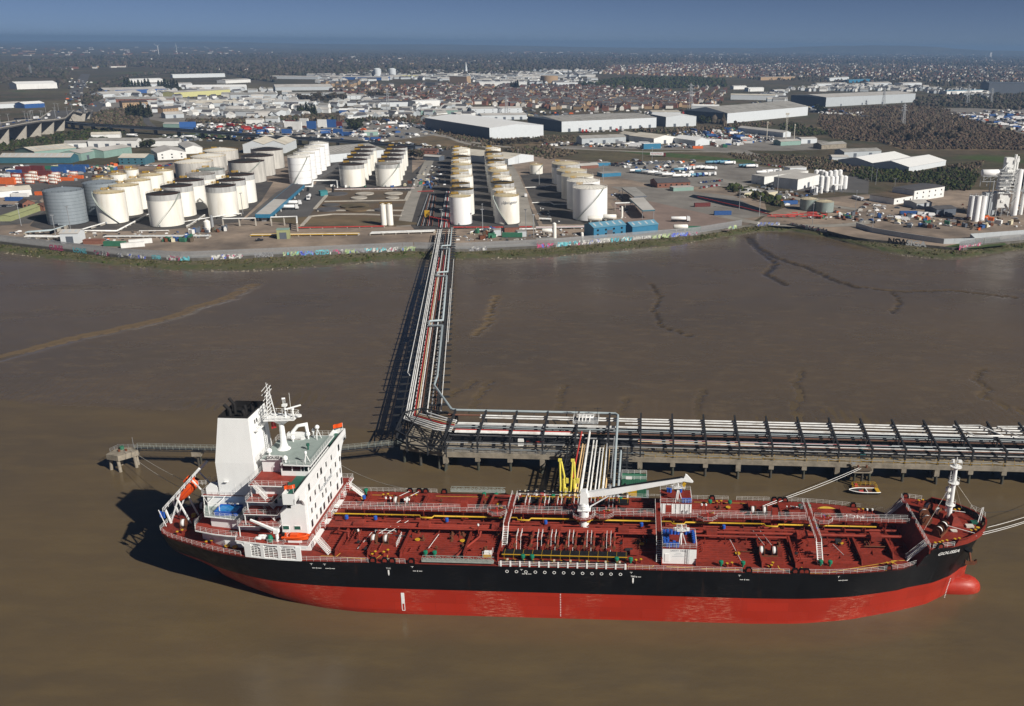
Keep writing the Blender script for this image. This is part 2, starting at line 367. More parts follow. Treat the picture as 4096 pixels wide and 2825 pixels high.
for k,L in enumerate(CREEK_PX):
 P=np.array([G(*q,.3)[:2]for q in L]);Q=[P[0]]
 for a,b_ in zip(P[:-1],P[1:]):
  k_=max(2,int(np.linalg.norm(b_-a)/2.5))
  for i in range(1,k_+1):Q.append(a+(b_-a)*i/k_+rng.normal(0,.55,2))
 CR.append((np.array(Q),(1.9 if k<2 else 3. if k==8 else 1.15)))
def wav(X,Y,f,ph):return np.sin(X*f+ph+1.7*np.sin(Y*f*.7+ph*2))*np.sin(Y*f*1.3+ph*.5+1.3*np.sin(X*f*.8))
xs=np.concatenate([np.linspace(-2500,-460,40),np.arange(-455,440,1.05),np.linspace(445,2500,40)]);NY=230
T=np.linspace(0,1,NY)**.85
X=np.repeat(xs[:,None],NY,1);y0=ywl(xs)-26;y1=ytoe(xs)+1.5
Y=y0[:,None]+(y1-y0)[:,None]*T[None,:]
tw=(Y-ywl(xs)[:,None])/(ytoe(xs)-ywl(xs))[:,None]
Zm=np.where(tw<0,WZ+tw*10,WZ+(1.6-WZ)*np.clip(tw,0,1)**1.25)
Zm+=.10*wav(X,Y,.035,.3)+.05*wav(X,Y,.11,1.1)+.02*wav(X,Y,.4,2.)
near=np.clip(1-(tw-.02)/.22,0,1)*np.clip((tw+.05)/.1,0,1)
Zm+=near*.05*np.sin(X*1.9+1.5*np.sin(Y*.12+X*.03))
depth=np.zeros_like(X);tan_=np.zeros_like(X)
for kq,(Q,w)in enumerate(CR):
 lo=Q.min(0)-10;hi=Q.max(0)+10;sel=(X>lo[0])&(X<hi[0])&(Y>lo[1])&(Y<hi[1])
 if not sel.any():continue
 p=np.stack([X[sel],Y[sel]],1);d=np.full(len(p),99.)
 for q in Q:d=np.minimum(d,np.hypot(p[:,0]-q[0],p[:,1]-q[1]))
 depth[sel]=np.maximum(depth[sel],np.clip(1-d/(w*1.2),0,1)**.6*((.75+.12*w)if kq!=8 else .5))
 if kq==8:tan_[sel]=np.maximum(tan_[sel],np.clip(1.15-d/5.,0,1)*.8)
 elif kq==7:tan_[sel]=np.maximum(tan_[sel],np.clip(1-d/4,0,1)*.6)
depth*=np.clip(tw*6,0,1);Zm-=depth
vs=np.stack([X,Y,Zm],2).reshape(-1,3);nx=len(xs)
ii=np.arange(nx-1)[:,None]*NY+np.arange(NY-1)[None,:]
fq=np.stack([ii,ii+NY,ii+NY+1,ii+1],2).reshape(-1,4)
def npmesh(name,v,f,mats,smooth=False):
 me=bpy.data.meshes.new(name);me.vertices.add(len(v));me.vertices.foreach_set('co',np.asarray(v,np.float32).ravel())
 k=f.shape[1];me.loops.add(f.size);me.loops.foreach_set('vertex_index',f.ravel().astype(np.int32));me.polygons.add(len(f))
 me.polygons.foreach_set('loop_start',np.arange(0,f.size,k,dtype=np.int32));me.polygons.foreach_set('loop_total',np.full(len(f),k,np.int32))
 for m_ in mats:me.materials.append(MATS[m_])
 if smooth:me.polygons.foreach_set('use_smooth',np.ones(len(f),bool))
 me.update(calc_edges=True);me.validate();return me
m,n,l,b=node_mat('mud')
pos=n.new('ShaderNodeNewGeometry').outputs['Position']
c1=mix(n,l,ramp(n,l,noise(n,l,pos,.01,6,.65,(1,2,1)),.35,.68),(.112,.081,.049),(.082,.062,.042))
c2=mix(n,l,ramp(n,l,noise(n,l,pos,.09,5,.7,(1,2.5,1,.2)),.5,.8),c1,(.140,.102,.058))
c3=mix(n,l,ramp(n,l,noise(n,l,pos,.9,4,.7),.3,.7,.82,1.12),(0,0,0),c2)
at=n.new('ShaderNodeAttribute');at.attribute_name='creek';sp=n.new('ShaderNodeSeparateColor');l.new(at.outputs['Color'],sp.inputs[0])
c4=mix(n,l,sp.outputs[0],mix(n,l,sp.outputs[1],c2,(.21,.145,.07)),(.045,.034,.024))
l.new(c4,b.inputs['Base Color']);b.inputs['Specular IOR Level'].default_value=.6
l.new(ramp(n,l,noise(n,l,pos,.02,5,.6,(1,2,1)),.3,.7,.12,.34),b.inputs['Roughness'])
bp=n.new('ShaderNodeBump');bp.inputs['Strength'].default_value=.2;bp.inputs['Distance'].default_value=.25
l.new(noise(n,l,pos,.35,5,.7,(1,2.2,1,.15)),bp.inputs['Height']);l.new(bp.outputs[0],b.inputs['Normal'])
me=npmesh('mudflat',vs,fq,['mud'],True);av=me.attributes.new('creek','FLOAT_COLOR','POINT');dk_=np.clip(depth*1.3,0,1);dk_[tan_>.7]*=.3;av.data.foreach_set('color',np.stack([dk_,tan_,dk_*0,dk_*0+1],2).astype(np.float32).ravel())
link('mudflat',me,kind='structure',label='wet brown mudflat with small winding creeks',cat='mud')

# ---- bank: stone toe, grass slope up to the flood wall
m,n,l,b=node_mat('bank')
g=n.new('ShaderNodeNewGeometry');pos=g.outputs['Position'];sx=n.new('ShaderNodeSeparateXYZ');l.new(pos,sx.inputs[0])
at=n.new('ShaderNodeAttribute');at.attribute_name='up'
nz1=noise(n,l,pos,.18,6,.7);ad=n.new('ShaderNodeMath');ad.operation='MULTIPLY_ADD';ad.inputs[1].default_value=.9;l.new(nz1,ad.inputs[0]);l.new(at.outputs['Fac'],ad.inputs[2])
stone=mix(n,l,noise(n,l,pos,1.1,5,.8),(.10,.082,.055),(.055,.046,.032))
green=mix(n,l,ramp(n,l,noise(n,l,pos,.25,5,.7),.35,.65),(.040,.058,.013),(.095,.082,.035))
brown=mix(n,l,ramp(n,l,noise(n,l,pos,.4,5,.7),.35,.65),(.135,.112,.062),(.070,.06,.032))
a_=mix(n,l,ramp(n,l,ad.outputs[0],.62,.78),stone,green);b_=mix(n,l,ramp(n,l,ad.outputs[0],1.0,1.2),a_,brown)
l.new(b_,b.inputs['Base Color']);b.inputs['Roughness'].default_value=.95
bp=n.new('ShaderNodeBump');bp.inputs['Strength'].default_value=.9;bp.inputs['Distance'].default_value=.5
l.new(noise(n,l,pos,1.3,6,.75),bp.inputs['Height']);l.new(bp.outputs[0],b.inputs['Normal'])
xb=np.concatenate([np.linspace(-2500,-460,40),np.arange(-455,440,1.4),np.linspace(445,2500,40)]);NB=16;tb=np.linspace(0,1,NB)
Xb=np.repeat(xb[:,None],NB,1);Yb=(ytoe(xb)-1.5+1.2*wav(xb,xb*0,.09,0)+.8*wav(xb,xb*.5,.33,1))[:,None]*(1-tb)+(ywall(xb)+.3)[:,None]*tb
Zb=1.05+tb[None,:]**.8*2.75+rng.normal(0,.16,Xb.shape)*np.sin(tb*PI)[None,:]**.5+.25*wav(Xb,Yb,.2,.4)*np.sin(tb*PI)[None,:]
vb=np.stack([Xb,Yb,Zb],2).reshape(-1,3);ii=np.arange(len(xb)-1)[:,None]*NB+np.arange(NB-1)[None,:]
me=npmesh('river_bank',vb,np.stack([ii,ii+NB,ii+NB+1,ii+1],2).reshape(-1,4),['bank'])
av=me.attributes.new('up','FLOAT','POINT');av.data.foreach_set('value',np.repeat(tb[None,:],len(xb),0).ravel().astype(np.float32))
link('river_bank',me,kind='structure',label='grassy stone-toed river bank below the graffiti wall',cat='bank')

# ---- land sheet to the horizon
m,n,l,b=node_mat('land')
pos=n.new('ShaderNodeNewGeometry').outputs['Position']
big=noise(n,l,pos,.0016,7,.62);mid=noise(n,l,pos,.011,6,.7);fin=noise(n,l,pos,.12,5,.7)
c1=mix(n,l,ramp(n,l,mid,.38,.62),(.105,.080,.054),(.060,.060,.034))
c2=mix(n,l,ramp(n,l,big,.52,.60),c1,(.13,.11,.065))
c3=mix(n,l,ramp(n,l,noise(n,l,pos,.0032,5,.6),.60,.66),c2,(.062,.085,.028))
c4=mix(n,l,ramp(n,l,fin,.3,.75,.6,1.35),(0,0,0),c3)
mm=n.new('ShaderNodeMix');mm.data_type='RGBA';mm.blend_type='MULTIPLY';mm.inputs['Factor'].default_value=1
l.new(c3,mm.inputs['A']);l.new(ramp(n,l,fin,.3,.75,.62,1.3),mm.inputs['B'])
l.new(mm.outputs['Result'],b.inputs['Base Color']);b.inputs['Roughness'].default_value=.95;b.inputs['Specular IOR Level'].default_value=.1
bp=n.new('ShaderNodeBump');bp.inputs['Strength'].default_value=.5;bp.inputs['Distance'].default_value=.6
l.new(fin,bp.inputs['Height']);l.new(bp.outputs[0],b.inputs['Normal'])
xl=np.concatenate([np.linspace(-2500,-460,20),np.arange(-455,440,6.),np.linspace(445,2500,20)])
rows=[]
for r,(yy,k)in enumerate(((None,1),(760,1),(1100,1.2),(1800,1.8),(3000,2.6),(6000,5),(12000,9),(26000,18))):
 rows.append(np.stack([xl*k,(ywall(xl)+.1 if yy is None else np.maximum(yy,ywall(xl)+20*r)),np.full(len(xl),LZ)],1))
vl=np.concatenate(rows);k=len(xl);ii=(np.arange(len(rows)-1)[:,None]*k+np.arange(k-1)[None,:])
link('land',npmesh('land',vl,np.stack([ii,ii+1,ii+k+1,ii+k],2).reshape(-1,4),['land']),kind='structure',label='flat brown and green scrub land reaching the horizon',cat='land')
# low wooded hills on the horizon
def hills(name,y,pts,label):
 xs_=np.linspace(pts[0][0],pts[-1][0],160);hz=np.interp(xs_,*zip(*pts))*(1+.07*wav(xs_,xs_*0+1,.0021,.7)+.05*wav(xs_,xs_*0+2,.006,.2))
 v=[]
 for dy,s_ in((-1500,.0),(-700,.55),(0,1.),(900,.7),(2500,0.)):v.append(np.stack([xs_,np.full(160,y+dy),LZ+.3+hz*s_],1))
 v=np.concatenate(v);ii=np.arange(4)[:,None]*160+np.arange(159)[None,:]
 link(name,npmesh(name,v,np.stack([ii,ii+1,ii+161,ii+160],2).reshape(-1,4),['land'],True),kind='structure',label=label,cat='hills')
hills('hills',16000,[(-9500,40),(-7000,62),(-5000,45),(-2500,62),(0,40),(2500,60),(3600,105),(4400,128),(5200,110),(6200,62),(9000,45)],'long blue-grey ridge of wooded hills along the horizon')
# ------------------------------------------------------------------ the tanker (ship frame: x from stern to bow, y across, z up from the water datum)
SO=(-100.219,185.225,0.);SA=math.radians(-1.598)
def SW(x,y,z):return(SO[0]+x*math.cos(SA)-y*math.sin(SA),SO[1]+x*math.sin(SA)+y*math.cos(SA),z)
ship=empty('oil_tanker',SO,SA,'long red and black oil tanker moored at the jetty, white deckhouse at its stern','tanker')
D=11.9;FC=16.1
DKX=[-2.0,-1.8,-1,1.4,6.2,11.4,16,21.7,28,34,140,147,153,158.5,162.5,166.4,169.5,172.5,175.5,178.5,181,183,184.4,185.2]
DKY=[4.6,5.2,6.2,7.9,9.9,12.1,13.6,14.9,15.8,16.1,16.1,15.95,15.3,14.3,13.3,12.35,11.75,11.1,10.0,8.6,6.8,4.8,2.6,.35]
WLX=[-2,6,10,14,20,26,32,38,46,56,132,142.3,152.8,164.6,172,177.9,181,182.6,185.2]
WLY=[.02,.02,1.2,4.,8.0,11.2,13.3,14.7,15.8,16.1,16.1,15.6,13.8,10.0,6.9,3.7,1.4,.1,.05]
dk=lambda x:float(np.interp(x,DKX,DKY));wl=lambda x:float(np.interp(x,WLX,WLY))
def topz(x):
 if x<166.3:return D
 if x<170.2:return D+(FC-D)*((x-166.3)/3.9)**1.3
 if x<175:return FC+.05
 return min(FC+1.25,FC+.05+(x-175)*1.2)
def hb(x,z):
 """half-breadth of the hull"""
 zt=D if x<166 else FC;z0=WZ if x>12 else WZ+(12-x)*.34
 t=(z-z0)/(zt-z0)
 if x<60:
  if t<=0:return max(.02,wl(x)*(1+t*.5))
  return wl(x)+(dk(x)-wl(x))*min(1,t)**.55
 if t<=0:return wl(x)
 p=1 if x<140 else 1.15
 return wl(x)+(dk(x)-wl(x))*min(1.1,t)**p
st=sorted(set([round(v,2)for v in np.concatenate([np.linspace(-2,12,15),np.linspace(14,60,20),np.linspace(66,132,12),np.linspace(136,166,13),np.linspace(166.3,170.2,6),np.linspace(171,185.2,18)])]))
hull=MB('hull_black');hull.use('hull_red');rows=[-4.,-1.6,-.8,.6,2.,3.4,4.6,5.58,6.6,7.8,9,10.2,11.2,'top']
def stem_x(z): # raked stem: how far forward each level reaches
 return float(np.interp(z,[-4,2.2,4,6,11.9,17.4],[181.8,182.3,182.4,182.6,183.3,185.2]))
grid={}
for sgn in(-1,1):
 for i,x in enumerate(st):
  for j,z in enumerate(rows):
   zz=topz(x)if z=='top' else max(z,float(np.interp(x,[-2,2,7,12,16],[6.2,4.6,2.0,0.,-4.])))
   xx=x
   if x>172:
    sx_=stem_x(zz);xx=172+(x-172)*(sx_-172)/(185.2-172)
   h=hb(x,min(zz,FC))if x<=172 else hb(172+(xx-172)*(185.2-172)/(stem_x(zz)-172),min(zz,FC))*1.0
   grid[(sgn,i,j)]=(xx,sgn*h,zz)
vs=[];fs=[];mi=[]
idx={}
for k_,v in grid.items():idx[k_]=len(vs);vs.append(v)
hull.v=vs
for sgn in(-1,1):
 for i in range(len(st)-1):
  for j in range(len(rows)-1):
   q=[idx[(sgn,i,j)],idx[(sgn,i+1,j)],idx[(sgn,i+1,j+1)],idx[(sgn,i,j+1)]]
   if sgn>0:q.reverse()
   hull.f.append(q);hull.mi.append(1 if j<7 else 0);hull.sm.append(True)
for j in range(len(rows)-1): # transom
 hull.f.append([idx[(1,0,j)],idx[(-1,0,j)],idx[(-1,0,j+1)],idx[(1,0,j+1)]]);hull.mi.append(1 if j<7 else 0);hull.sm.append(False)
hull_o=hull.obj('hull',ship)
# bulbous bow
b=MB('hull_red');b.smooth=True;n_=20;bx=[174,178,180.5,182.5,184,185.2,186,186.4];br=[2.5,2.95,3.0,2.95,2.65,2.05,1.2,.1];vs=[];fs=[]
for x,r in zip(bx,br):
 for i in range(n_):vs.append((x,r*1.0*math.cos(2*PI*i/n_),-.35+r*.98*math.sin(2*PI*i/n_)))
for k in range(len(bx)-1):
 for i in range(n_):fs.append((k*n_+i,(k+1)*n_+i,(k+1)*n_+(i+1)%n_,k*n_+(i+1)%n_))
b.add(vs,fs).obj('bulbous_bow',ship,label='rounded red bulbous bow half out of the water')
# decks
xs_=[x for x in st if x<=170];poly=[(x,-hb(x,D)+.06)for x in xs_]+[(x,hb(x,D)-.06)for x in reversed(xs_)]
MB('deck_red').prism(poly,D-.3,D).obj('main_deck',ship)
xs_=[169.4]+[x for x in st if x>=170][:-1];e=lambda x:max(.25,hb(x,FC)-.12)
MB('deck_red').prism([(x,-e(x))for x in xs_]+[(x,e(x))for x in reversed(xs_)],FC-.3,FC).obj('forecastle_deck',ship)
b=MB('deck_red');b.add([(169.4,-11.7,FC),(169.4,11.7,FC),(167.0,12.1,D),(167.0,-12.1,D)],[(0,1,2,3)]);b.box(169.25,169.5,-11.7,11.7,FC-1.2,FC-.01)
b.obj('forecastle_bulkhead',ship)
b=MB('deck_red') # inner face of the bow bulwark with stays
for sgn in(-1,1):
 xs_=[x for x in st if x>=174.5]
 for x0,x1 in zip(xs_[:-1],xs_[1:]):
  p0=(x0,sgn*(e(x0)-.05),FC);p1=(x1,sgn*(e(x1)-.05),FC);b.add([p0,p1,(x1,p1[1]+sgn*.1,topz(x1)-.02),(x0,p0[1]+sgn*.1,topz(x0)-.02)],[(0,1,2,3)])
  b.beam((x0,p0[1],topz(x0)),(x1,p1[1],topz(x1)),.35,.1)
  b.add([(x0,p0[1]-sgn*.8,FC),(x0,p0[1],FC),(x0,p0[1],topz(x0))],[(0,1,2),(2,1,0)])
b.obj('bow_bulwark',ship)
# ---- deck longitudinals and webs
WEBS=[41.2,48.3,55.4,69.2,76.6,112.,119.4,133.5,140.7,155.2,162.6]
bays=[(37.5,41.1),(41.4,48.1),(48.5,55.2),(55.6,69.),(69.4,76.4),(76.8,111.8),(112.2,119.2),(119.6,133.3),(133.7,140.5),(140.9,155.),(155.4,162.4)]
for a,c_ in bays:
 for i in range(12):
  y=-12.2+i*.92
  if a>140 and y<-11.9+(a-142)*.36+1:continue
  if 76<a<111 and y<-9.5:continue
  piece('deck_longitudinal','deck_bright',ship,a,c_,y-.1,y+.1,D,D+.45)  # bars lighter than the deck, painting in the shade stripes between them
 for i in range(10):
  y=4.6+i*.92
  if a>140 and y>12-(a-142)*.33:continue
  piece('deck_longitudinal','deck_bright',ship,a,c_,y-.1,y+.1,D,D+.45)
for x in WEBS:
 yo=14.2 if x<150 else 14.2-(x-150)*.38
 for sgn in(-1,1):
  b=MB('deck_red');y0=2.0 if sgn<0 else 3.6
  b.extr([(sgn*y0,D),(sgn*yo,D),(sgn*yo,D+.15),(sgn*(yo-.7),D+1.15),(sgn*y0,D+1.35)],'x',x-.09,x+.09)
  b.box(x-.22,x+.22,*sorted((sgn*y0,sgn*(yo-.7))),D+1.3,D+1.36)
  b.obj('deck_web',ship)
b=MB('deck_red') # oblique coaming at the fore end of the tank deck
for sgn in(-1,1):
 b.beam((142.5,sgn*12.1,D+.3),(166,sgn*4.4,D+.3),.12,.6)
 for x in(146,151,158.6):y=12.1-(x-142.5)*.328;b.add([(x,sgn*y,D),(x,sgn*(y+1.1),D),(x,sgn*y,D+.8)],[(0,1,2),(2,1,0)])
b.obj('spill_coaming',ship)
b=MB('paint_yellow') # painted working lines
def pl(pts,w=.14):
 for p,q in zip(pts[:-1],pts[1:]):b.beam((p[0],p[1],D+.012),(q[0],q[1],D+.012),w,.01)
pl([(38,-13.9),(41.5,-13.9),(41.9,-12.6)]);pl([(42.5,-14.2),(48,-14.6)]);pl([(50.3,-14.3),(51,-12.8)]);pl([(52.4,-12.9),(52.6,-14.4),(55,-14.4)])
pl([(104.5,-14.9),(110,-14.9),(110.3,-14.1)]);pl([(113,-14.6),(119,-14.8)]);pl([(120.5,-15),(133,-15)]);pl([(134.8,-13),(135.6,-14.6)]);pl([(137,-13),(137.2,-14.4),(139,-15),(140.3,-15.8)]);pl([(142,-13.3),(142.6,-15.6),(146,-15.6)])
pl([(147,-15.4),(152,-13.6),(164,-9.6)]);pl([(153,-14.2),(158.5,-12.2),(160,-13.9)]);pl([(163,-11.8),(162,-9.9),(166,-9.5)]);pl([(120.5,14.6),(133,14.6)]);pl([(57,14.4),(70,14.5)]);pl([(38,14.2),(47,14.2)])
b.obj('deck_lines',ship)
b=MB('paint_yellow');b.cyl((152.4,11.2,D),2.75,.02,40);b.obj('winch_only_circle',ship,label='flat yellow painted winch circle')
text('deck_lettering','WINCH','paint_white',2.,ship,(159.5,9.3,D+.02),(0,0,PI-.12),sx=1.25)
text('deck_lettering','ONLY','paint_white',2.,ship,(145.6,13.1,D+.02),(0,0,PI-.05),sx=1.25)
# ---- rails along the deck edge
def edge_pts(x0,x1,sgn,step=3.,inset=.12):return[(x,sgn*(hb(x,D)-inset),D)for x in np.arange(x0,x1+.01,step)]
for sgn in(-1,1):
 segs=[(-1.8,20.8)]if sgn<0 else[(-1.8,20.8)]
 segs+=[(34.2,49),(52,57)]if sgn<0 else[(36,57)]
 segs+=[(104.8,129),(131,139),(143,167)]
 for a,c_ in segs:
  n_=max(1,round((c_-a)/3));MB('rail_white').rail([(x,sgn*(hb(x,D)-.12),D)for x in np.linspace(a,c_,n_+1)],1.1,3,1.5,.031).obj('deck_rail',ship)
MB('rail_white').rail([(-1.85,-5,D),(-1.9,0,D),(-1.85,5,D)],1.1,3).obj('deck_rail',ship)
for sgn in(-1,1): # bulkier rail with white fender posts abreast of the manifold
 b=MB('rail_white').rail([(77.2,sgn*16,D),(104.4,sgn*16,D)],1.15,3,27,.06)
 for x in np.linspace(77.6,104.2,14):b.box(x-.16,x+.16,sgn*16-.14,sgn*16+.14,D,D+1.25)
 b.use('black').beam((77.2,sgn*15.6,D+1.25),(104.4,sgn*15.6,D+1.25),.3,.18);b.use('cream_box')
 for x in(79,89,92.5,96,100,103):b.box(x-.2,x+.2,sgn*15.6-.18,sgn*15.6+.18,D+1.3,D+1.6)
 b.obj('manifold_rail',ship)
# panama leads (fairleads) in the rail
FL=[(50.,-1),(52.6,-1),(54.2,-1),(58.3,-1),(130.4,-1),(140.2,-1),(141.6,-1),(142.6,-1),(160.5,-1),(50.3,1),(52.6,1),(54.2,1),(58.8,1),(125.,1),(140.2,1),(141.6,1),(142.8,1),(159,1)]
fl=MB('hull_black');fl.extr([(-.75,0),(.75,0),(.75,.7),(.45,1.25),(-.45,1.25),(-.75,.7)],'y',-.22,.22)
fl.use('deck_red').extr([(-.42,.25),(.42,.25),(.42,.75),(.2,1.0),(-.2,1.0),(-.42,.75)],'y',-.25,.25);flm=fl.mesh('panama_lead')
for x,s_ in FL:link('panama_lead',flm,ship,(x,s_*(hb(x,D)-.25),D))
# ---- deck fittings: bollards, mushroom vents, hatches
bo=MB('deck_red').box(-.9,.9,-.35,.35,0,.15);bo.cyl((-.55,0,.1),.26,.85,10);bo.cyl((.55,0,.1),.26,.85,10);bo.use('yellow').cyl((-.55,0,.95),.29,.1,10);bo.cyl((.55,0,.95),.29,.1,10);bom=bo.mesh('bollard')
for x,y,r in[(49.6,-13.6,1.2),(52,-12.7,.9),(107,-13.6,.3),(126.5,-14,.3),(135.6,-13.9,1.2),(161,-12.2,.1),(52,12.9,.4),(126.5,13.6,.2),(140.5,13,1.3),(160.2,11.3,.2),(45,13,.3),(12,-10.6,.5),(3.5,-6.6,.8),(3.5,7,-.8),(12,10.6,-.5)]:link('bollard',bom,ship,(x,y,D),r)
for x,y in((173,-9.6),(176,-8.6),(173.2,8.7),(180.8,-4.7),(180.3,4.6),(171.2,-10.4)):link('bollard',bom,ship,(x,y,FC),.3)
ve=MB('green_vent');ve.cyl((0,0,0),.22,.7,10);ve.cyl((0,0,.7),.5,.55,14);ve.cyl((0,0,1.25),.5,.12,14,.3);vem=ve.mesh('mushroom_vent')
for x,y in((60.7,-12.9),(62.7,-12.9),(82,-13.4),(84,-13.4),(102.3,-13.5),(105.3,-13.5),(124.7,-13.8),(129.4,-13.8),(146.2,-12.5),(148.2,-12.6),(124.3,13.4),(129.1,13.3),(145.9,12.2),(148,12.2),(39.6,14.8),(69,14.3),(72,14.2),(102.6,13.6),(86,14.2)):link('mushroom_vent',vem,ship,(x,y,D))
ha=MB('yellow');ha.cyl((0,0,.62),.58,.12,18);ha.use('deck_red').cyl((0,0,0),.5,.62,14);ham=ha.mesh('tank_hatch')
for x,y in((57.6,-7.2),(67.7,-7.2),(40,11.2),(107.7,-6.6),(128.7,-9.5),(128.5,11.2),(152.3,-4.),(82,-10.9),(97,10),(140.6,10),(18.5,-12.2),(16.6,-11.8),(73.3,9.8)):link('tank_hatch',ham,ship,(x,y,D))
bl=MB('blue');bl.cyl((0,0,0),.42,.75,12);bl.cyl((0,0,.75),.42,.15,12,.2);blm=bl.mesh('blue_motor')
for x,y in((39.8,-.9),(46.5,-.9),(63,-1),(85.7,-.9),(107.6,-.9),(126.3,-1),(147,-1),(41,8.8),(150,4.6)):link('blue_motor',blm,ship,(x,y,D+1.9));
tm=MB('rust');tm.box(-.5,.5,-.4,.4,0,.5);tm.cyl((0,0,.5),.28,.7,10);tm.cyl((.6,.2,0),.15,1.1,8);tmm=tm.mesh('deck_valve')
rr=random.Random(4)
for i in range(46):
 x=rr.uniform(39,163);y=rr.choice((-1,1))*rr.uniform(3.5,12)
 if 110<x<121 or(77<x<104 and abs(y)>8):continue
 if x>143 and abs(y)>11-(x-143)*.33:continue
 link('deck_valve',tmm,ship,(x,y,D),rr.uniform(0,3))
# ---- pipes fore and aft
def pipe(name,m,pts,r,parent=None,n=8):return MB(m).tube(pts,r,n).obj(name,parent or ship)
def loops(x0,x1,y,z,at,dy=-.9,w=2.6):
 pts=[(x0,y,z)]
 for a in at:pts+=[(a-w/2-.35,y,z),(a-w/2,y+dy,z),(a+w/2,y+dy,z),(a+w/2+.35,y,z)]
 return pts+[(x1,y,z)]
pipe('fire_main','yellow',loops(36.3,161,.15,D+2.55,[58.2,80.6,94.4,116,137.2]),.17)
b=MB('yellow')
b.tube([(-.06,0,0),(.06,0,0)],.24,8);fgm=b.mesh('fire_main_flange')
for x in range(40,160,5):link('fire_main_flange',fgm,ship,(x,.15,D+2.55))
for y,z,r,x0,x1 in((-2.6,1.75,.34,36.5,166),(-3.4,1.75,.34,36.5,112),(-4.15,1.7,.27,36.5,140),(-1.7,1.2,.25,36.5,165.5),(-4.8,2.05,.11,44,112),(3.4,1.4,.34,38,112),(4.2,1.4,.25,40,118),(2.9,2.1,.12,38,160),(-.55,1.55,.14,37,150),(-.9,1.5,.09,37,150),(-5.2,1.5,.14,78,103),(-5.7,1.6,.2,80,102),(5.3,1.7,.2,80,102),(1.1,1.1,.3,37,166)):pipe('cargo_line','deck_bright',[(x0,y,D+z),(x1,y,D+z)],r)
for x in np.arange(39,166,4.6): # pipe supports
 b=MB('deck_red');
 for y in(-5.,-3.0,-1.2,.6):b.beam((x,y,D),(x,y,D+1.5),.16)
 b.beam((x,-5.3,D+1.36),(x,2.3,D+1.36),.2,.18);b.beam((x,2.3,D),(x,2.3,D+3.5),.14);b.beam((x,.4,D),(x,.4,D+3.5),.14);b.obj('pipe_support',ship)
for x in(43.5,58.4,75.,88.3,103.6,117.6,123.4,143.6,160.):b=MB('deck_bright').box(x-1.2,x+1.2,-4.3,-2.2,D+1.5,D+2.6).obj('pump_box',ship)
for x in(66.5,113.8,138.2):MB('deck_bright').box(x-.7,x+.7,1.9,3.2,D,D+5.2).obj('vent_trunk',ship)
for x,y,h in((71,-5.2,3.4),(44.5,-7.5,2.6),(121.5,3.8,5),(122.5,3.8,5),(160.2,6,3.6),(161.4,6,3.6),(47.5,4.8,4.2),(48.6,4.8,4.2),(52,4.6,4),(53,4.6,4)):MB('deck_bright').cyl((x,y,D),.14,h,8).use('rail_white').cyl((x,y,D+h),.22,.4,8).obj('vent_mast',ship)
for pts,r in(([(44,10.8,D+.9),(52,10.8,D+.9),(54,9.2,D+.9),(58,9.2,D+.9)],.17),([(38.5,6.2,D+1),(41,5.8,D+1.),(44.5,5.4,D+1.),(46.5,6.6,D+1),(58,6.6,D+1),(60,7.6,D+1.),(68,7.6,D+1)],.36),([(46,12.6,D+.7),(48.5,10.4,D+.7),(53,10.4,D+.7)],.13),([(71.5,13.4,D+1),(71.5,6.6,D+1.6),(78.5,6.6,D+1.6)],.3),([(78.5,13.,D+1.1),(71.5,13.4,D+1.1)],.3),([(67.5,-13.6,D+.6),(68.6,-10.8,D+.6),(71.3,-6,D+1.),(71.4,-4.2,D+1.7)],.28),([(39.5,-5.3,D+2),(39.5,-6.4,D+2),(42,-6.4,D+1.7),(42,-7.2,D+.4)],.16),([(44.5,-5.4,D+1.7),(44.5,-7.4,D+1.2)],.15),([(57,-12.2,D+.6),(68,-12.2,D+.6)],.1),([(122,7.4,D+.8),(131,7.6,D+.8),(133,9,D+.8)],.16)):pipe('branch_pipe','deck_bright',pts,r)
rq=random.Random(77) # small bore lines, cable trays, gratings and brackets over the tank deck
for i in range(150):
 x=rq.uniform(38.5,164);s_=rq.choice((-1,1,-1));y=s_*rq.uniform(3.2,11.8)
 if 110.5<x<121 or(76<x<105 and abs(y)>9)or(x>143 and abs(y)>10-(x-143)*.3):continue
 t=rq.random();b=MB(rq.choice(('deck_bright','deck_bright','deck_red','rust','dark_steel')))
 if t<.4:L=rq.uniform(2,6.5);b.tube([(x,y,D+.55),(x,y+s_*.4,D+.8),(x,min(12,max(-12,y+s_*L)),D+.8)],rq.uniform(.06,.13),5);b.obj('small_pipe',ship)
 elif t<.65:L=rq.uniform(2,7);b.tube([(x,y,D+.3),(x,y,D+.75),(x+L,y,D+.75),(x+L,y,D+.3)],rq.uniform(.06,.12),5);b.obj('small_pipe',ship)
 elif t<.85:b.beam((x,y,D),(x,y,D+rq.uniform(.8,1.7)),.14).box(x-.3,x+.3,y-.22,y+.22,D+.6,D+.95);b.obj('valve_stand',ship)
 else:w=rq.uniform(.5,1.1);b.box(x-w,x+w,y-.5,y+.5,D+.4,D+rq.uniform(.55,1.2));b.obj('deck_locker',ship)
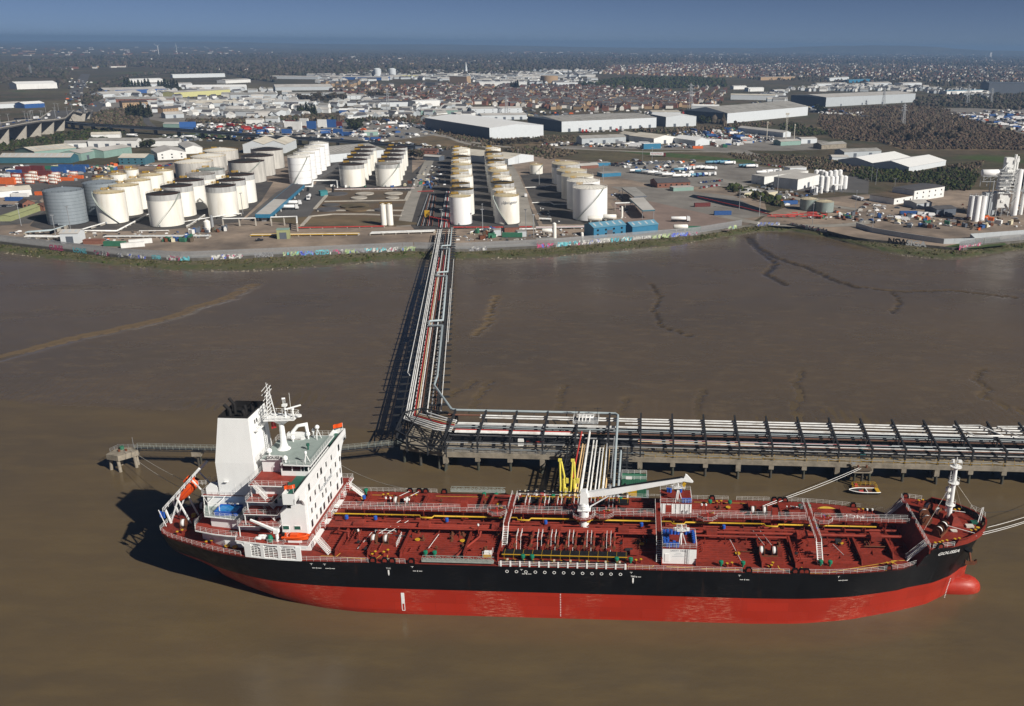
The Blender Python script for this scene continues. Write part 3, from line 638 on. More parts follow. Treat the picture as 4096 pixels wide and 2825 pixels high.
# ---- central raised walkway with rails and fire-monitor bays
b=MB('deck_red').box(36.2,168.6,.45,2.1,D+3.5,D+3.58);b.obj('walkway_deck',ship)
gaps=[(76.2,78.4),(110.4,112.4),(145.2,147.2),(92.3,96.3)]
def railruns(x0,x1,y,z,gaps):
 x=x0
 for a,c_ in sorted(gaps):
  if a>x:MB('rail_white').rail([(x,y,z),(a,y,z)],1.1,3,1.6,.031).obj('walkway_rail',ship)
  x=c_
 MB('rail_white').rail([(x,y,z),(x1,y,z)],1.1,3,1.6,.031).obj('walkway_rail',ship)
MON=[74.5,99.,122.6,148.8]
railruns(36.4,168.4,2.05,D+3.58,gaps+[(66,67.4),(113.2,114.6),(137.4,139)])
railruns(36.4,168.4,.5,D+3.58,gaps+[(m_-2.2,m_+2.2)for m_ in MON])
mon=MB('deck_red').prism([(-2.2,.5),(2.2,.5),(2.2,0),(1.,-1.2),(-1.,-1.2),(-2.2,0)],3.5,3.56);mon.use('rail_white').rail([(-2.2,.4,3.56),(-2.2,0,3.56),(-1,-1.2,3.56),(1,-1.2,3.56),(2.2,0,3.56),(2.2,.4,3.56)],1.1,3,1.4,.031)
mon.use('pipe_red').cyl((0,-.3,3.5),.2,1.2,8);mon.use('yellow').tube([(0,-.3,4.6),(.3,-.4,5.3),(1.3,-.8,5.7)],.14,8);mon.use('pipe_red').cyl((0,-.3,5),.3,.3,10);monm=mon.mesh('fire_monitor')
for x in MON:link('fire_monitor',monm,ship,(x,0,D))
# cross walkways
for x,sp in((77.3,(-8.6,12.6)),(111.4,(-13.,10.2)),(146.2,(-12.2,12.))):
 b=MB('deck_red').box(x-.6,x+.6,sp[0]+3.4,sp[1]-3.2,D+3.6,D+3.67);b.use('rail_white')
 for k in(-1,1):
  b.rail([(x+k*.6,sp[0]+3.4,D+3.67),(x+k*.6,.4,D+3.67)],1.1,3,1.5,.031);b.rail([(x+k*.6,2.2,D+3.67),(x+k*.6,sp[1]-3.2,D+3.67)],1.1,3,1.5,.031)
 b.stair((x,sp[0],D+.1),(x,sp[0]+3.4,D+3.6),1.1);b.stair((x,sp[1],D+.1),(x,sp[1]-3.2,D+3.6),1.1);b.obj('cross_walkway',ship)
# ---- manifolds on both sides
for s_ in(-1,1):
 b=MB('black').box(77.4,104.6,*sorted((s_*11.,s_*13.1)),D+.6,D+1.15);b.use('yellow').beam((77.4,s_*13.25,D+1.2),(104.6,s_*13.25,D+1.2),.14);pass
 for x in np.linspace(77.9,104.3,14):b.beam((x,s_*11.,D+1.18),(x,s_*13.2,D+1.18),.05);b.beam((x,s_*13.2,D),(x,s_*13.2,D+1.2),.06)
 b.obj('drip_tray',ship)
 for x in(79.9,83.4,87.1,89.2,91.1,93.1,95.1,97.1,99.2,101.6):
  b=MB('deck_bright').tube([(x,s_*4.9,D+2.2),(x,s_*6.,D+2.3),(x,s_*10.6,D+2.1)],.27,10);b.use('rust').tube([(x,s_*10.6,D+2.1),(x,s_*11.1,D+2.1)],.4,10)
  b.use('deck_red').beam((x,s_*7,D),(x,s_*7,D+2),.16);b.beam((x,s_*10,D),(x,s_*10,D+2),.16);b.use('rust').box(x-.25,x+.25,*sorted((s_*8,s_*8.7)),D+1.8,D+2.9);b.cyl((x,s_*8.35,D+2.9),.3,.15,10);b.obj('manifold_pipe',ship)
 for x in(80.6,85.2,88.2,92.1,96.1,100.4):
  b=MB('deck_red').box(x-.45,x+.45,*sorted((s_*6.2,s_*9.2)),D+2.5,D+2.55);b.use('rail_white')
  for k in(-.45,.45):b.rail([(x+k,s_*6.2,D+2.55),(x+k,s_*9.2,D+2.55)],1.,2,1.5,.06);b.beam((x+k,s_*9.2,D+2.5),(x+k,s_*10.4,D),.07)
  b.obj('manifold_steps',ship)
 for x in np.arange(78.4,104,2.):MB('yellow').cyl((x,s_*14.3,D),.12,.5,8).cyl((x,s_*14.3,D+.5),.22,.1,8).obj('hose_bollard',ship)
 for x in(86.5,91.4,96.2,100.9):MB('deck_red').add([(x,s_*13.3,D),(x,s_*15.2,D),(x,s_*13.3,D+1.0)],[(0,1,2),(2,1,0)]).obj('tray_bracket',ship)
# ---- hose crane
b=MB('deck_red').cyl((94.4,.3,D+3.5),2.6,.1,24);b.use('rail_white').rail([(94.4+2.6*math.cos(t),.3+2.6*math.sin(t),D+3.6)for t in np.linspace(0,2*PI,15)],1.1,3,1.5,.031);b.obj('crane_platform',ship)
b=MB('ship_white');b.smooth=True;b.cyl((94.4,0,D),1.15,6.2,18);b.cyl((94.4,0,D+6.2),1.15,1.0,18,.95);b.smooth=False
b.extr([(93.5,D+7),(95.4,D+7),(95.3,D+9.6),(94.9,D+10.2),(93.7,D+10.)],'y',-.9,.9);b.use('rail_white').rail([(95.5,-1.3,D+5.6),(93.2,-1.3,D+5.6),(93.2,1.3,D+5.6)],1.,2,1.3);b.box(93,96,-1.4,1.4,D+5.5,D+5.6)
crane=b.obj('hose_crane',ship,label='white deck crane, jib stretched forward over the tank deck')
b=MB('ship_white');J0=Vector((94.3,0,D+9.));J1=Vector((101.3,-.1,D+10.3));J2=Vector((117.4,-.2,D+13.7))
def taper(bm,p,q,h0,h1,w0,w1):
 d=(q-p).normalized();up=Vector((0,0,1));sd_=d.cross(up).normalized();u2=sd_.cross(d).normalized();vs=[]
 for c_,h,w in((p,h0,w0),(q,h1,w1)):vs+=[tuple(c_-sd_*w/2-u2*h/2),tuple(c_+sd_*w/2-u2*h/2),tuple(c_+sd_*w/2+u2*h/2),tuple(c_-sd_*w/2+u2*h/2)]
 bm.add(vs,MB.BF)
taper(b,J0,J1,1.2,1.5,1.,.9);taper(b,J1,J2,1.5,.7,.9,.6);b.extr([(116.6,D+13.2),(117.2,D+14.9),(117.6,D+14.7),(119.,D+13.1),(118.8,D+12.9)],'y',-.45,.05)
b.tube([(95.8,0,D+6.),(101,-.1,D+9.6)],.17,8);b.use('black').beam((100.5,-.1,D+11.0),(116.5,-.2,D+14.2),.55,.12);b.use('dark_steel')
for t in np.linspace(.02,.95,14):p=J1.lerp(J2,t);b.beam((p.x,p.y,p.z+.6-.2*t),(p.x+.15,p.y,p.z+1.15-.25*t),.08)
b.use('steel_grey').cyl((100.2,0,D+10.9),.45,.7,10);jib=b.obj('jib',crane)
text('crane_lettering','ORIENTAL','black',.95,crane,(104.2,-.52,D+10.9),(PI/2,-.208,.006))
MB('yellow').extr([(117.0,D+11.4),(117.4,D+12.6),(116.9,D+13.0),(116.5,D+12.4)],'y',-.4,0).use('dark_steel').beam((117,-.2,D+13),(117,-.2,D+13.4),.08).obj('hook_block',crane,label='yellow hook block hanging from the jib')
# ---- the two white deck stores with drums and masts on their roofs
for s_ in(-1,1):
 y0,y1=sorted((s_*6.8,s_*13.3));b=MB('ship_white').box(112.1,119.4,y0,y1,D,D+3.7)
 for x in np.linspace(112.6,119,7):s_>0 and b.box(x-.06,x+.06,y0-.12,y0,D+.2,D+3.6)
 hs=b.obj('deck_store',ship,label='white deck store near the camera' if s_<0 else 'white deck store beside the jetty side rail')
 MB('deck_red').box(112.,119.5,y0-.1,y1+.1,D+3.7,D+3.78).obj('roof',hs)
 MB('rail_white').rail([(112.1,y0,D+3.78),(119.4,y0,D+3.78),(119.4,y1,D+3.78),(112.1,y1,D+3.78)],1.15,3,1.4,.031,True).obj('roof_rail',hs)
 xm,ym=116.1,(-11.6 if s_<0 else 8.);b=MB('rail_white');b.cyl((xm,ym,D+3.78),.16,4.6,8)
 for a in(0,2.1,4.2):b.beam((xm+1.1*math.cos(a),ym+1.1*math.sin(a),D+3.78),(xm,ym,D+7.4),.13)
 b.box(xm-1.,xm+1.,ym-.7,ym+.7,D+7.3,D+7.38);b.rail([(xm-1,ym-.7,D+7.38),(xm+1,ym-.7,D+7.38),(xm+1,ym+.7,D+7.38),(xm-1,ym+.7,D+7.38)],.9,2,1,.06,True);b.box(xm-1.7,xm-1.1,ym-.3,ym+.3,D+7.2,D+7.8);b.box(xm+1.1,xm+1.7,ym-.3,ym+.3,D+7.2,D+7.8);b.obj('light_mast',hs)
 if s_<0:
  MB('rail_white').box(112.6,113.6,y0-.08,y0,D+.5,D+2.4).obj('door',hs);text('sign_lettering','SAFETY  FIRST','wall_dgrey',.55,hs,(115.5,y0-.02,D+3.15),(PI/2,0,0));[MB('wall_grey').box(115.5-w,115.5+w,y0-.015,y0,D+z,D+z+.1).obj('sign_line',hs)for w,z in((.6,2.55),(.9,2.15),(1.3,1.75))]
  b=MB('steel_grey');b.beam((117.3,y0-.25,D),(117.3,y0-.25,D+3.8),.06);b.beam((117.8,y0-.25,D),(117.8,y0-.25,D+3.8),.06)
  for z in np.arange(.3,3.7,.35):b.beam((117.3,y0-.25,D+z),(117.8,y0-.25,D+z),.05)
  b.obj('ladder',hs)
dr=MB('blue');dr.cyl((0,0,0),.36,.98,12);dr.cyl((0,0,.3),.385,.06,12);dr.cyl((0,0,.64),.385,.06,12);drm=dr.mesh('drum')
N_=[(112.5,-7.4),(112.5,-8.2),(112.5,-9),(112.5,-9.8),(112.5,-10.6),(112.5,-11.5),(113.3,-7.3),(113.3,-8.2),(113.3,-9.1),(113.3,-10.),(113.2,-11),(114.1,-7.3),(114.9,-7.3),(115.6,-7.3),(117.3,-7.3),(118,-7.3),(118.8,-7.4),(118.9,-8.2),(118.9,-9),(118.9,-9.9),(118.9,-10.8),(113,-12.7),(113.8,-12.7),(114.5,-12.7),(115.3,-12.7),(114.6,-12)]
F_=[(113.9,12.4),(114.5,12.2),(117,12.3),(117.3,7.3),(117.9,7.3),(118.5,7.3),(119,7.4)]
for i,(x,y)in enumerate(N_+F_):
 near_=i<len(N_)
 link('oil_drum',drm,None,SW(x,y,D+3.79),0,'blue drum crowded on the roof of the white store nearest the camera' if near_ else 'blue drum on the roof of the far white store beside the jetty','drum','drums on the near store roof' if near_ else 'drums on the far store roof')
# ---- mooring winches
def winch(x,y,z,rz=0,big=True):
 b=MB('rust');b.box(-2.1,2.1,-1.,-.75,0,.5);b.box(-2.1,2.1,.75,1.,0,.5)
 for k in(-2.,-.75,.75,2.):b.extr([(-.9,0),(.9,0),(.3,1.7),(-.3,1.7)],'x',k-.08,k+.08)
 b.use('deck_red').box(2.1,3.1,-.7,.7,0,1.7);b.use('steel_grey').tube([(-1.85,0,1.35),(-.9,0,1.35)],.8,14);b.tube([(.9,0,1.35),(1.85,0,1.35)],.8,14);b.use('rope_white').tube([(-1.6,0,1.35),(-1.15,0,1.35)],.86,14);b.tube([(1.15,0,1.35),(1.6,0,1.35)],.86,14)
 b.use('rust')
 for k in(-1.9,-.85,.85,1.9):b.tube([(k-.05,0,1.35),(k+.05,0,1.35)],1.1,16)
 return b
wm=winch(0,0,0).mesh('mooring_winch')
for x,y,z,r in((49.6,-8.2,D,0),(135.3,-9.,D,0),(135.5,9.,D,0),(50,9.4,D,0),(4.4,-3.4,D,.2),(5,4.5,D,0),(173.6,-4.8,FC,.9),(174.6,3.8,FC,-.9),(171.8,.4,FC,1.5)):link('mooring_winch',wm,ship,(x,y,z),r)
MB('rail_white').rail([(47.5,-4.9,D),(52.2,-4.9,D)],1.4,2,1.5,.06).obj('winch_rail',ship);MB('rail_white').rail([(53.6,-5.4,D),(53.6,-10.,D)],1.4,3,1.2,.06).obj('winch_rail',ship)
for a,c_ in(((49.,-7.3,D+2),(52.2,-.6,D+1.6)),((50.8,-7.3,D+2),(54,-.6,D+1.6)),((45.4,-11.6,D+.6),(46.8,-5.2,D+1)),((60.8,-10.5,D+.5),(62,-5,D+.9)),((129.3,-13,D+.5),(127.5,-4,D+.8)),((134.6,-8,D+2),(133,-1,D+1.5)),((136.2,-8,D+2),(134.6,-1,D+1.5)),((152,-9,D+.5),(150.4,-4.6,D+.6)),((50.4,14.6,D+1),(48.8,9.8,D+2)),((52.8,14.6,D+1),(51.4,9.8,D+2)),((140.6,14.6,D+1),(136.4,9.6,D+2)),((142,14.6,D+1),(136.6,9.2,D+2)),((174.6,-4.2,FC+1.8),(181,-6.2,FC+.9)),((175,3.2,FC+1.8),(181.8,3.4,FC+.9))):MB('rope_white').tube([a,c_],.06,5).obj('mooring_wire',ship)
# ---- gangways stowed along the side
def gangway(x0,x1,y,z):
 b=MB('gang_grey').box(x0,x1,y-.45,y+.45,z,z+.12)
 for k in(-.5,.5):
  b.beam((x0,y+k,z+1.),(x1,y+k,z+1.),.09);b.beam((x0,y+k,z+.1),(x1,y+k,z+.1),.14);n_=14
  for i in range(n_):
   xa=x0+(x1-x0)*i/n_;xb=x0+(x1-x0)*(i+1)/n_;b.beam((xa,y+k,z),(xa,y+k,z+1),.07);b.beam((xa,y+k,z+(1 if i%2 else .1)),(xb,y+k,z+(.1 if i%2 else 1)),.06)
 b.box(x0,x1,y-.5,y-.46,z+.12,z+.55);return b
gangway(60.6,76,-15.5,D+.5).obj('accommodation_ladder',ship,label='long grey stowed gangway lying along the near side')
gangway(60.6,74,15.6,D+.9).obj('accommodation_ladder',ship,label='long pale stowed gangway on the jetty side')
b=MB('rail_white').box(73.4,75.,-12.6,-11.5,D,D+1.);b.use('yellow').box(73.3,75,-12.9,-12.7,D,D+.7);b.use('rail_white').rail([(73.2,-13,D),(75.2,-13,D),(75.2,-11.3,D)],1.6,2,1.5);b.obj('ladder_winch',ship)
# ---- markings on the near side of the hull
rg=MB('paint_white');n_=16
for i in range(n_):
 a0,a1=2*PI*i/n_,2*PI*(i+1)/n_;rg.add([(.24*math.cos(a0),0,.24*math.sin(a0)),(.36*math.cos(a0),0,.36*math.sin(a0)),(.36*math.cos(a1),0,.36*math.sin(a1)),(.24*math.cos(a1),0,.24*math.sin(a1))],[(0,1,2,3)])
rgm=rg.mesh('frame_mark')
for x in np.linspace(78.9,103.2,13):link('frame_mark',rgm,ship,(x,-16.13,10.7))
ta=MB('paint_white').extr([(-.16,.15),(.0,-.35),(.16,.15),(.16,1.1),(-.16,1.1)],'y',-.02,0).mesh('tug_arrow')
for x,z in((53.3,9.15),(105.9,8.8)):link('tug_arrow',ta,ship,(x,-16.12,z));text('hull_lettering','TUG','paint_white',.5,ship,(x,-16.13,z+1.5),(PI/2,0,0))
lm=MB('paint_white').box(-.3,.3,-.02,0,-.03,.03);lm.box(-.04,.04,-.02,0,-.35,0);lmm=lm.mesh('load_mark');fm=MB('paint_white');[fm.box(q-.09,q+.09,-.02,0,-.07,.07)for q in(-.9,-.65,-.4,.4,.65,.9)];fm.box(-.05,.05,-.02,0,-.17,.17);fm.box(-.17,.17,-.02,0,-.03,.03);fmm=fm.mesh('fender_mark')
for x in(36.6,39.5,58.5,82.,105.5,128.5,149.5):link('load_mark',lmm,ship,(x,-hb(x,11)-.03,11.3));link('fender_mark',fmm,ship,(x+1.1,-hb(x+1.1,10)-.04,10.2),math.atan2(hb(x,10)-hb(x+2,10),2))
MB('paint_white').box(55.6,56.3,-16.16,-16.1,1.9,4.6).box(55.6,55.72,-16.16,-16.1,0.1,1.9).box(56.18,56.3,-16.16,-16.1,.1,1.9).box(55.6,56.3,-16.16,-16.1,.1,.2).obj('draught_board',ship,label='white draught gauge on the red side')
b=MB('paint_white')
for z in np.arange(-.2,5.6,.42):b.box(90.2,90.42,-16.15,-16.1,z,z+.12)
b.obj('draught_marks',ship)
b=MB('paint_white')
for z in np.arange(-.3,5.2,.42):x=176.6+z*.06;y=-np.interp(z,[-.8,2,5.5],[4.75,5.,5.75]);b.box(x,x+.2,y-.2,y-.12,z,z+.14)
b.obj('draught_marks',ship)
NY_=lambda x,z:-hb(x,z)-.05
ang=math.atan2(NY_(176.6,14.9)-NY_(171,14.9),5.6)
text('bow_name','GOUSEA','paint_white',1.25,ship,(173.9,NY_(173.9,14.6)-.25,14.6),(PI/2+.28,0,ang),shear=.3,bold=.035,sx=1.15)
# anchor
b=MB('black').cyl((179.4,-7.2,13.2),.85,.5,12);b.obj('hawse_pipe',ship)
b=MB('rust').beam((179.4,-7.9,13.3),(179.7,-8.7,11.3),.35);b.extr([(178.3,11.0),(180.9,11.2),(180.8,12.1),(180.3,11.7),(178.9,11.5),(178.4,12.0)],'y',-9.0,-8.5);b.beam((178.6,-8.7,11.0),(180.6,-8.7,11.1),.5);b.obj('anchor',ship,label='rusty anchor hanging in its hawse')
# ---- forecastle: mast, stores, stairs, rails
b=MB('ship_white');b.smooth=True;mx_,my_=177.8,2.5;b.tube([(mx_,my_,FC),(mx_,my_,FC+9),(mx_,my_,FC+13.2)],[.62,.52,.38],12);b.smooth=False;b.use('rail_white')
for z,r in((3.2,1.1),(8.8,1.25),(12.8,1.3)):b.cyl((mx_,my_,FC+z),r,.1,12);b.rail([(mx_+r*math.cos(t),my_+r*math.sin(t),FC+z+.1)for t in np.linspace(0,2*PI,9)],1.1,2,1,.031)
for z in np.arange(.3,12.6,.45):b.beam((mx_-.95,my_-.25,FC+z),(mx_-.95,my_+.25,FC+z),.05)
b.beam((mx_-.95,my_-.25,FC),(mx_-.95,my_-.25,FC+12.8),.06);b.beam((mx_-.95,my_+.25,FC),(mx_-.95,my_+.25,FC+12.8),.06);b.cyl((mx_,my_,FC+13.2),.1,1.9,6);b.box(mx_+.3,mx_+1.1,my_-.3,my_+.3,FC+13.9,FC+14.4);b.box(mx_-1.,mx_-.5,my_-.3,my_+.3,FC+13.9,FC+14.5)
for z in(5,6.6):b.lathe([(.55,0),(.62,.3),(.55,1.)],10,(mx_-1.,my_,FC+z))
b.obj('foremast',ship,label='white foremast on the forecastle')
for q in((170.2,-4,FC),(186*.99,0,FC+1.2),(181.5,5,FC+1)):MB('rope').tube([(mx_,my_,FC+9.5),q],.03,4).obj('mast_stay',ship)
b=MB('deck_bright');b.add([(177.2,-1.6,FC),(180,-1.6,FC),(180,1.6,FC),(177.2,1.6,FC),(177.6,-1.0,FC+1.9),(178.6,-.9,FC+1.9),(178.6,.9,FC+1.9),(177.6,.9,FC+1.9)],MB.BF);b.obj('fore_hatch',ship)
b=MB('rope').box(180.3,182,-2.2,-1.0,FC,FC+.4).box(176.2,177.6,-4.2,-3.4,FC,FC+.35);b.obj('canvas_cover',ship);MB('deep_green').box(182,183.4,-.6,.7,FC,FC+.5).obj('canvas_cover',ship)
b=MB('rail_white');b.beam((183.4,-.2,FC),(184.,0,FC+4),.16);b.beam((184.2,.2,FC),(184.3,0,FC+4.1),.12);b.obj('jackstaff',ship)
b=MB('rail_white').cyl((182.4,-3.2,FC),.4,.7,12).use('yellow').cyl((182.4,-3.2,FC+.7),.45,.1,12).obj('fore_roller',ship)
for P_ in([(169.45,-11.4,FC),(169.45,11.4,FC)],[(170,-11.5,FC),(175,-10.2,FC)],[(170,11.5,FC),(174,10.6,FC)],[(183.3,4.4,FC+1.2),(184.9,2.2,FC+1.3),(185.2,.6,FC+1.3)]):MB('rail_white').rail(P_,1.1,3,1.5,.04).obj('forecastle_rail',ship)
for s_ in(-1,1):MB('rail_white').stair((165.4,s_*9.3,D+.1),(169.3,s_*9.3,FC),1.2,True,14).obj('forecastle_stair',ship)
link('panama_lead',flm,ship,(171.6,-11.3,FC),.15);link('panama_lead',flm,ship,(170.4,11.4,FC),-.1)
# ------------------------------------------------------------------ superstructure at the stern
A_,B_,C_,E_,R_,T_=15.6,18.5,21.4,24.3,27.2,30.3
def mir(p):return p+[(x,-y)for x,y in reversed(p)]
house=MB('ship_white')
house.box(23.5,32.4,-9.5,9.5,A_+.06,R_-.1);house.box(32.4,34.98,-12.2,12.2,A_+.06,R_-.12)
for s_ in(-1,1):house.extr([(29.5,A_+.06),(32.4,A_+.06),(32.4,E_),(31.9,23.5),(31.2,22.7),(30.4,22.1),(29.5,21.8)],'y',*sorted((s_*9.5,s_*12.19)))
house.box(23.0,35.2,-11.9,11.9,D+.02,A_-.12)
for z in(18.45,21.35,24.25):house.box(34.98,35.03,-12.2,12.2,z-.05,z+.05)
for y in(-10.6,10.6):house.box(34.97,35.06,y-.12,y+.12,A_,R_-.2)
house_o=house.obj('accommodation_block',ship,label='white accommodation block with the bridge on top')
# windows in the front and the side
WIN=[(y,17.2,.55,.85)for y in(-9.2,-3.64,-1.38,1.73,3.39,8.15,11.17)]+[(-6.3,17.2,.35,.6)]+[(y,20.1,.35,.62)for y in(-8.73,-6.4,-1.57,.62,3.93,8.6,10.9)]+[(y,23.,.35,.62)for y in(-8.9,-5.83,-3.18,.71,4.75,8.17,11.27)]+[(y,25.9,.35,.62)for y in(-3.4,2.31,5.93)]+[(y,25.9,.55,.8)for y in(-8.88,-1.1,11.35)]
for y,z,w,h in WIN:
 o=piece('window','rail_white',house_o,35.0,35.06,y-w-.08,y+w+.08,z-h-.08,z+h+.08);g=MB('glass_dark').box(35.061,35.075,y-w,y+w,z-h,z+h).obj('pane',house_o)
for x,z in((30.4,17.7),(32.9,17.7)):MB('rail_white').box(x-.75,x+.75,-12.26,-12.19,z-.5,z+.5).use('deep_green').box(x-.65,x+.65,-12.28,-12.26,z-.4,z+.4).obj('window',house_o)
for x,y,z in((31.6,-12.2,23),(30.5,-9.5,25.4),(27.6,-9.5,22.6),(28.6,-9.5,19.8)):MB('glass_dark').box(x-.4,x+.4,y-.05,y,z-.55,z+.55).obj('window',house_o)
for x,z in((26,A_+.1),(26.6,B_+.1),(26,C_+.1),(25.4,E_+.1)):MB('wall_lgrey').box(x-.45,x+.45,-9.56,-9.49,z,z+1.95).obj('door',house_o)
text('house_lettering','NO SMOKING','wall_grey',1.35,house_o,(35.07,1.2,21.75),(PI/2,0,PI/2),bold=.01,sx=1.0)
# bridge: deck, wings, wheelhouse
b=MB('ship_white').prism([(22.8,-11.2),(31.6,-11.2),(32.4,-16.9),(35.1,-16.9),(35.1,16.9),(32.4,16.9),(31.6,11.2),(22.8,11.2)],R_-.25,R_-.03)
bd=b.obj('bridge_deck',ship);MB('deck_bright').prism(mir([(22.9,-11.1),(31.4,-11.1),(31.4,-5),(22.9,-5)][:0]+[(22.9,-11.1),(31.5,-11.1)])[:4]if False else[(22.9,-11.1),(31.5,-11.1),(31.5,11.1),(22.9,11.1)],R_-.03,R_).obj('deck_paint',bd)
MB('deep_green').box(31.5,34.9,-16.7,16.7,R_-.03,R_+.002).obj('wing_deck_paint',bd)
b=MB('ship_white').box(34.9,35.1,-17,17,25.4+1.5,28.4)
for s_ in(-1,1):
 b.box(32.4,34.9,*sorted((s_*16.85,s_*17.0)),R_-1.3,28.4);b.box(32.4,32.5,*sorted((s_*13.2,s_*17.)),R_-1.3,28.4);b.box(32.5,35.08,*sorted((s_*14.6,s_*16.85)),R_-1.35,R_-.25)
 b.extr([(s_*12.2,23.2),(s_*12.2,R_),(s_*17,R_),(s_*17,R_-1.3),(s_*14.9,R_-1.3),(s_*13.6,25.2),(s_*12.7,24.2)],'x',34.7,35.08)
 b.use('glass_dark').box(34.95,35.1,*sorted((s_*15.0,s_*16.6)),R_-1.32,R_-.75);b.use('ship_white')
b.obj('bridge_wing',ship)
b=MB('ship_white').box(28.2,34.3,-6.3,6.9,R_,T_-.12).box(23.4,28.2,-4.6,5.2,R_,T_-.12);wh=b.obj('wheelhouse',ship)
for x0,x1 in((28.6,30.6),(30.9,32.6),(32.8,33.3),(33.5,34.2)):MB('glass_dark').box(x0,x1,-6.35,-6.3,R_+1.2,R_+2.3).obj('window',wh)
for y in np.linspace(-5.8,6.0,10):MB('glass_dark').box(34.3,34.36,y,y+1.05,R_+1.15,R_+2.4).obj('window',wh)
MB('glass_dark').box(27.3,27.9,-4.66,-4.6,R_+.1,R_+2.).obj('door',wh)
MPOLY=[(35.3,-7.4),(35.3,8.6),(30,8.4),(29,5.8),(23.2,5.8),(23.2,-5.),(28.4,-5.),(29.2,-7.2)]
mo=MB('ship_white').prism(MPOLY,T_-.25,T_-.02).obj('monkey_island',ship);MB('monkey_green').prism([(x*.985+.43,y*.97)for x,y in MPOLY],T_-.02,T_+.005).obj('deck_paint',mo)
MB('rail_white').rail([(x,y,T_)for x,y in MPOLY],1.15,3,1.4,.031,True).obj('rail',mo)
b=MB('rail_white').box(24.9,28.3,-5.3,-5.22,T_+.15,T_+1.15);b.obj('name_board',mo);text('name_lettering','GOUSEA','black',.95,mo,(26.6,-5.33,T_+.65),(PI/2,0,0),bold=.03)
# radar mast
b=MB('ship_white');mx2,my2=26.4,.9;b.smooth=True;b.lathe([(1.5,0),(.95,.5),(.7,1.6),(.6,4),(.5,7.6)],14,(mx2,my2,T_));b.smooth=False
b.prism([(23.4,my2-2.4),(30,my2-1.6),(30,my2+1.6),(23.4,my2+2.4)],T_+7.6,T_+7.8);b.add([(24.5,my2-1.5,T_+7.6),(29,my2-1.2,T_+7.6),(29,my2+1.2,T_+7.6),(24.5,my2+1.5,T_+7.6),(26.1,my2,T_+5.8),(26.7,my2,T_+5.8)],[(0,1,5,4),(2,3,4,5),(0,4,3),(1,2,5)])
b.use('rail_white').rail([(23.4,my2-2.4,T_+7.8),(30,my2-1.6,T_+7.8),(30,my2+1.6,T_+7.8),(23.4,my2+2.4,T_+7.8)],1.05,2,1.3,.06,True)
b.use('ship_white').tube([(27.6,my2,T_+7.8),(27.6,my2,T_+10.4)],.22,8);b.box(27.1,28.1,my2-.4,my2+.4,T_+10.4,T_+10.9);b.box(27.3,27.9,my2-1.2,my2+1.2,T_+10.95,T_+12.4)if False else b.beam((27.2,my2+.9,T_+11.0),(27.9,my2-.9,T_+12.6),.7,.35)
b.tube([(29.3,my2,T_+7.8),(29.3,my2,T_+9.6)],.2,8);b.cyl((29.3,my2,T_+9.6),.35,.4,10);b.beam((28,my2-1.2,T_+10.1),(30.9,my2+.9,T_+10.4),.3,.25);b.cyl((30.6,my2,T_+8),.6,.35,12)
for p,q in(((23.8,my2-1.1,T_+7.8),(24.1,my2-.35,T_+13.8)),((23.8,my2+1.1,T_+7.8),(24.1,my2+.35,T_+13.8)),((25.4,my2,T_+7.8),(24.5,my2,T_+13.8))):b.beam(p,q,.16)
for i,z in enumerate(np.arange(8.6,13.6,.8)):k=1-(z-7.8)/7.5;b.beam((24,my2-1.1*k,T_+z),(24,my2+1.1*k,T_+z),.1);b.beam((24,my2-1.1*k,T_+z),(24.6,my2,T_+z+.6),.09)
for z,w in((10.2,1.6),(11.8,1.5),(13.3,2.0),(14.2,1.8)):b.beam((24.2,my2-w,T_+z),(24.2,my2+w,T_+z+.4),.12);b.beam((23.6,my2-w,T_+z+.3),(23.6,my2+w,T_+z+.7),.09)
b.beam((24.2,my2,T_+13.8),(24.0,my2,T_+15.9),.1);b.beam((24.8,my2-.3,T_+13.8),(24.8,my2-.3,T_+15.4),.08);b.use('black')
for y,z in((-1.6,10.3),(1.6,10.7),(-1.9,13.4),(1.9,13.9),(1.5,12.2),(-1.5,11.9)):b.cyl((24.1,my2+y,T_+z),.16,.4,8)
b.obj('radar_mast',ship,label='white radar mast with lattice top above the bridge')
MB('rail_white').cyl((28.5,my2+1,T_+7.8),.04,5.4,5).obj('whip_antenna',ship)
def tripod(x,y,h,dome,rd):
 b=MB('ship_white')
 for a in(.5,2.6,4.7):b.beam((x+.75*math.cos(a),y+.75*math.sin(a),T_),(x,y,T_+h),.13)
 b.smooth=True;b.lathe([(.05,0),(rd*.8,.15*rd),(rd,rd*.7),(rd*.85,rd*1.3),(rd*.4,rd*1.7),(.02,rd*1.8)]if dome else[(.25,0),(.3,.5),(.05,.7)],12,(x,y,T_+h-.1));b.obj('aerial_dome',mo)
tripod(32.2,6.6,2.6,True,.55);tripod(33.9,-5.9,2.2,False,.3)
for x,y,h,r in((30,6.4,1.6,.5),(24.6,-3,1.6,.6),(29.4,-6.2,1.4,.55),(25.4,3.6,2,.6),(27,4.8,1.2,.5),(31,7.2,2.4,.35)):MB('ship_white').cyl((x,y,T_),.2,h*.6,8).cyl((x,y,T_+h*.6),r,.5,12).cyl((x,y,T_+h*.6+.5),r,.35,12,r*.4).obj('aerial_dome',mo)
MB('deep_green').cyl((32,.6,T_),.2,1.,8).cyl((32,.6,T_+1.),.38,.5,10).obj('magnetic_compass',mo);MB('deep_green').cyl((32.2,-12.2,R_),.2,.9,8).cyl((32.2,-12.2,R_+.9),.38,.5,10).obj('compass_repeater',bd)
b=MB('ship_white').box(25,29.2,6.4,7.6,T_-.1,T_+1.2);b.tube([(26,7,T_+1.2),(27.5,7.2,T_+2.9),(29.4,7.4,T_+3.2),(29.6,7.2,T_+1.4)],.4,8);b.obj('air_intake',mo)
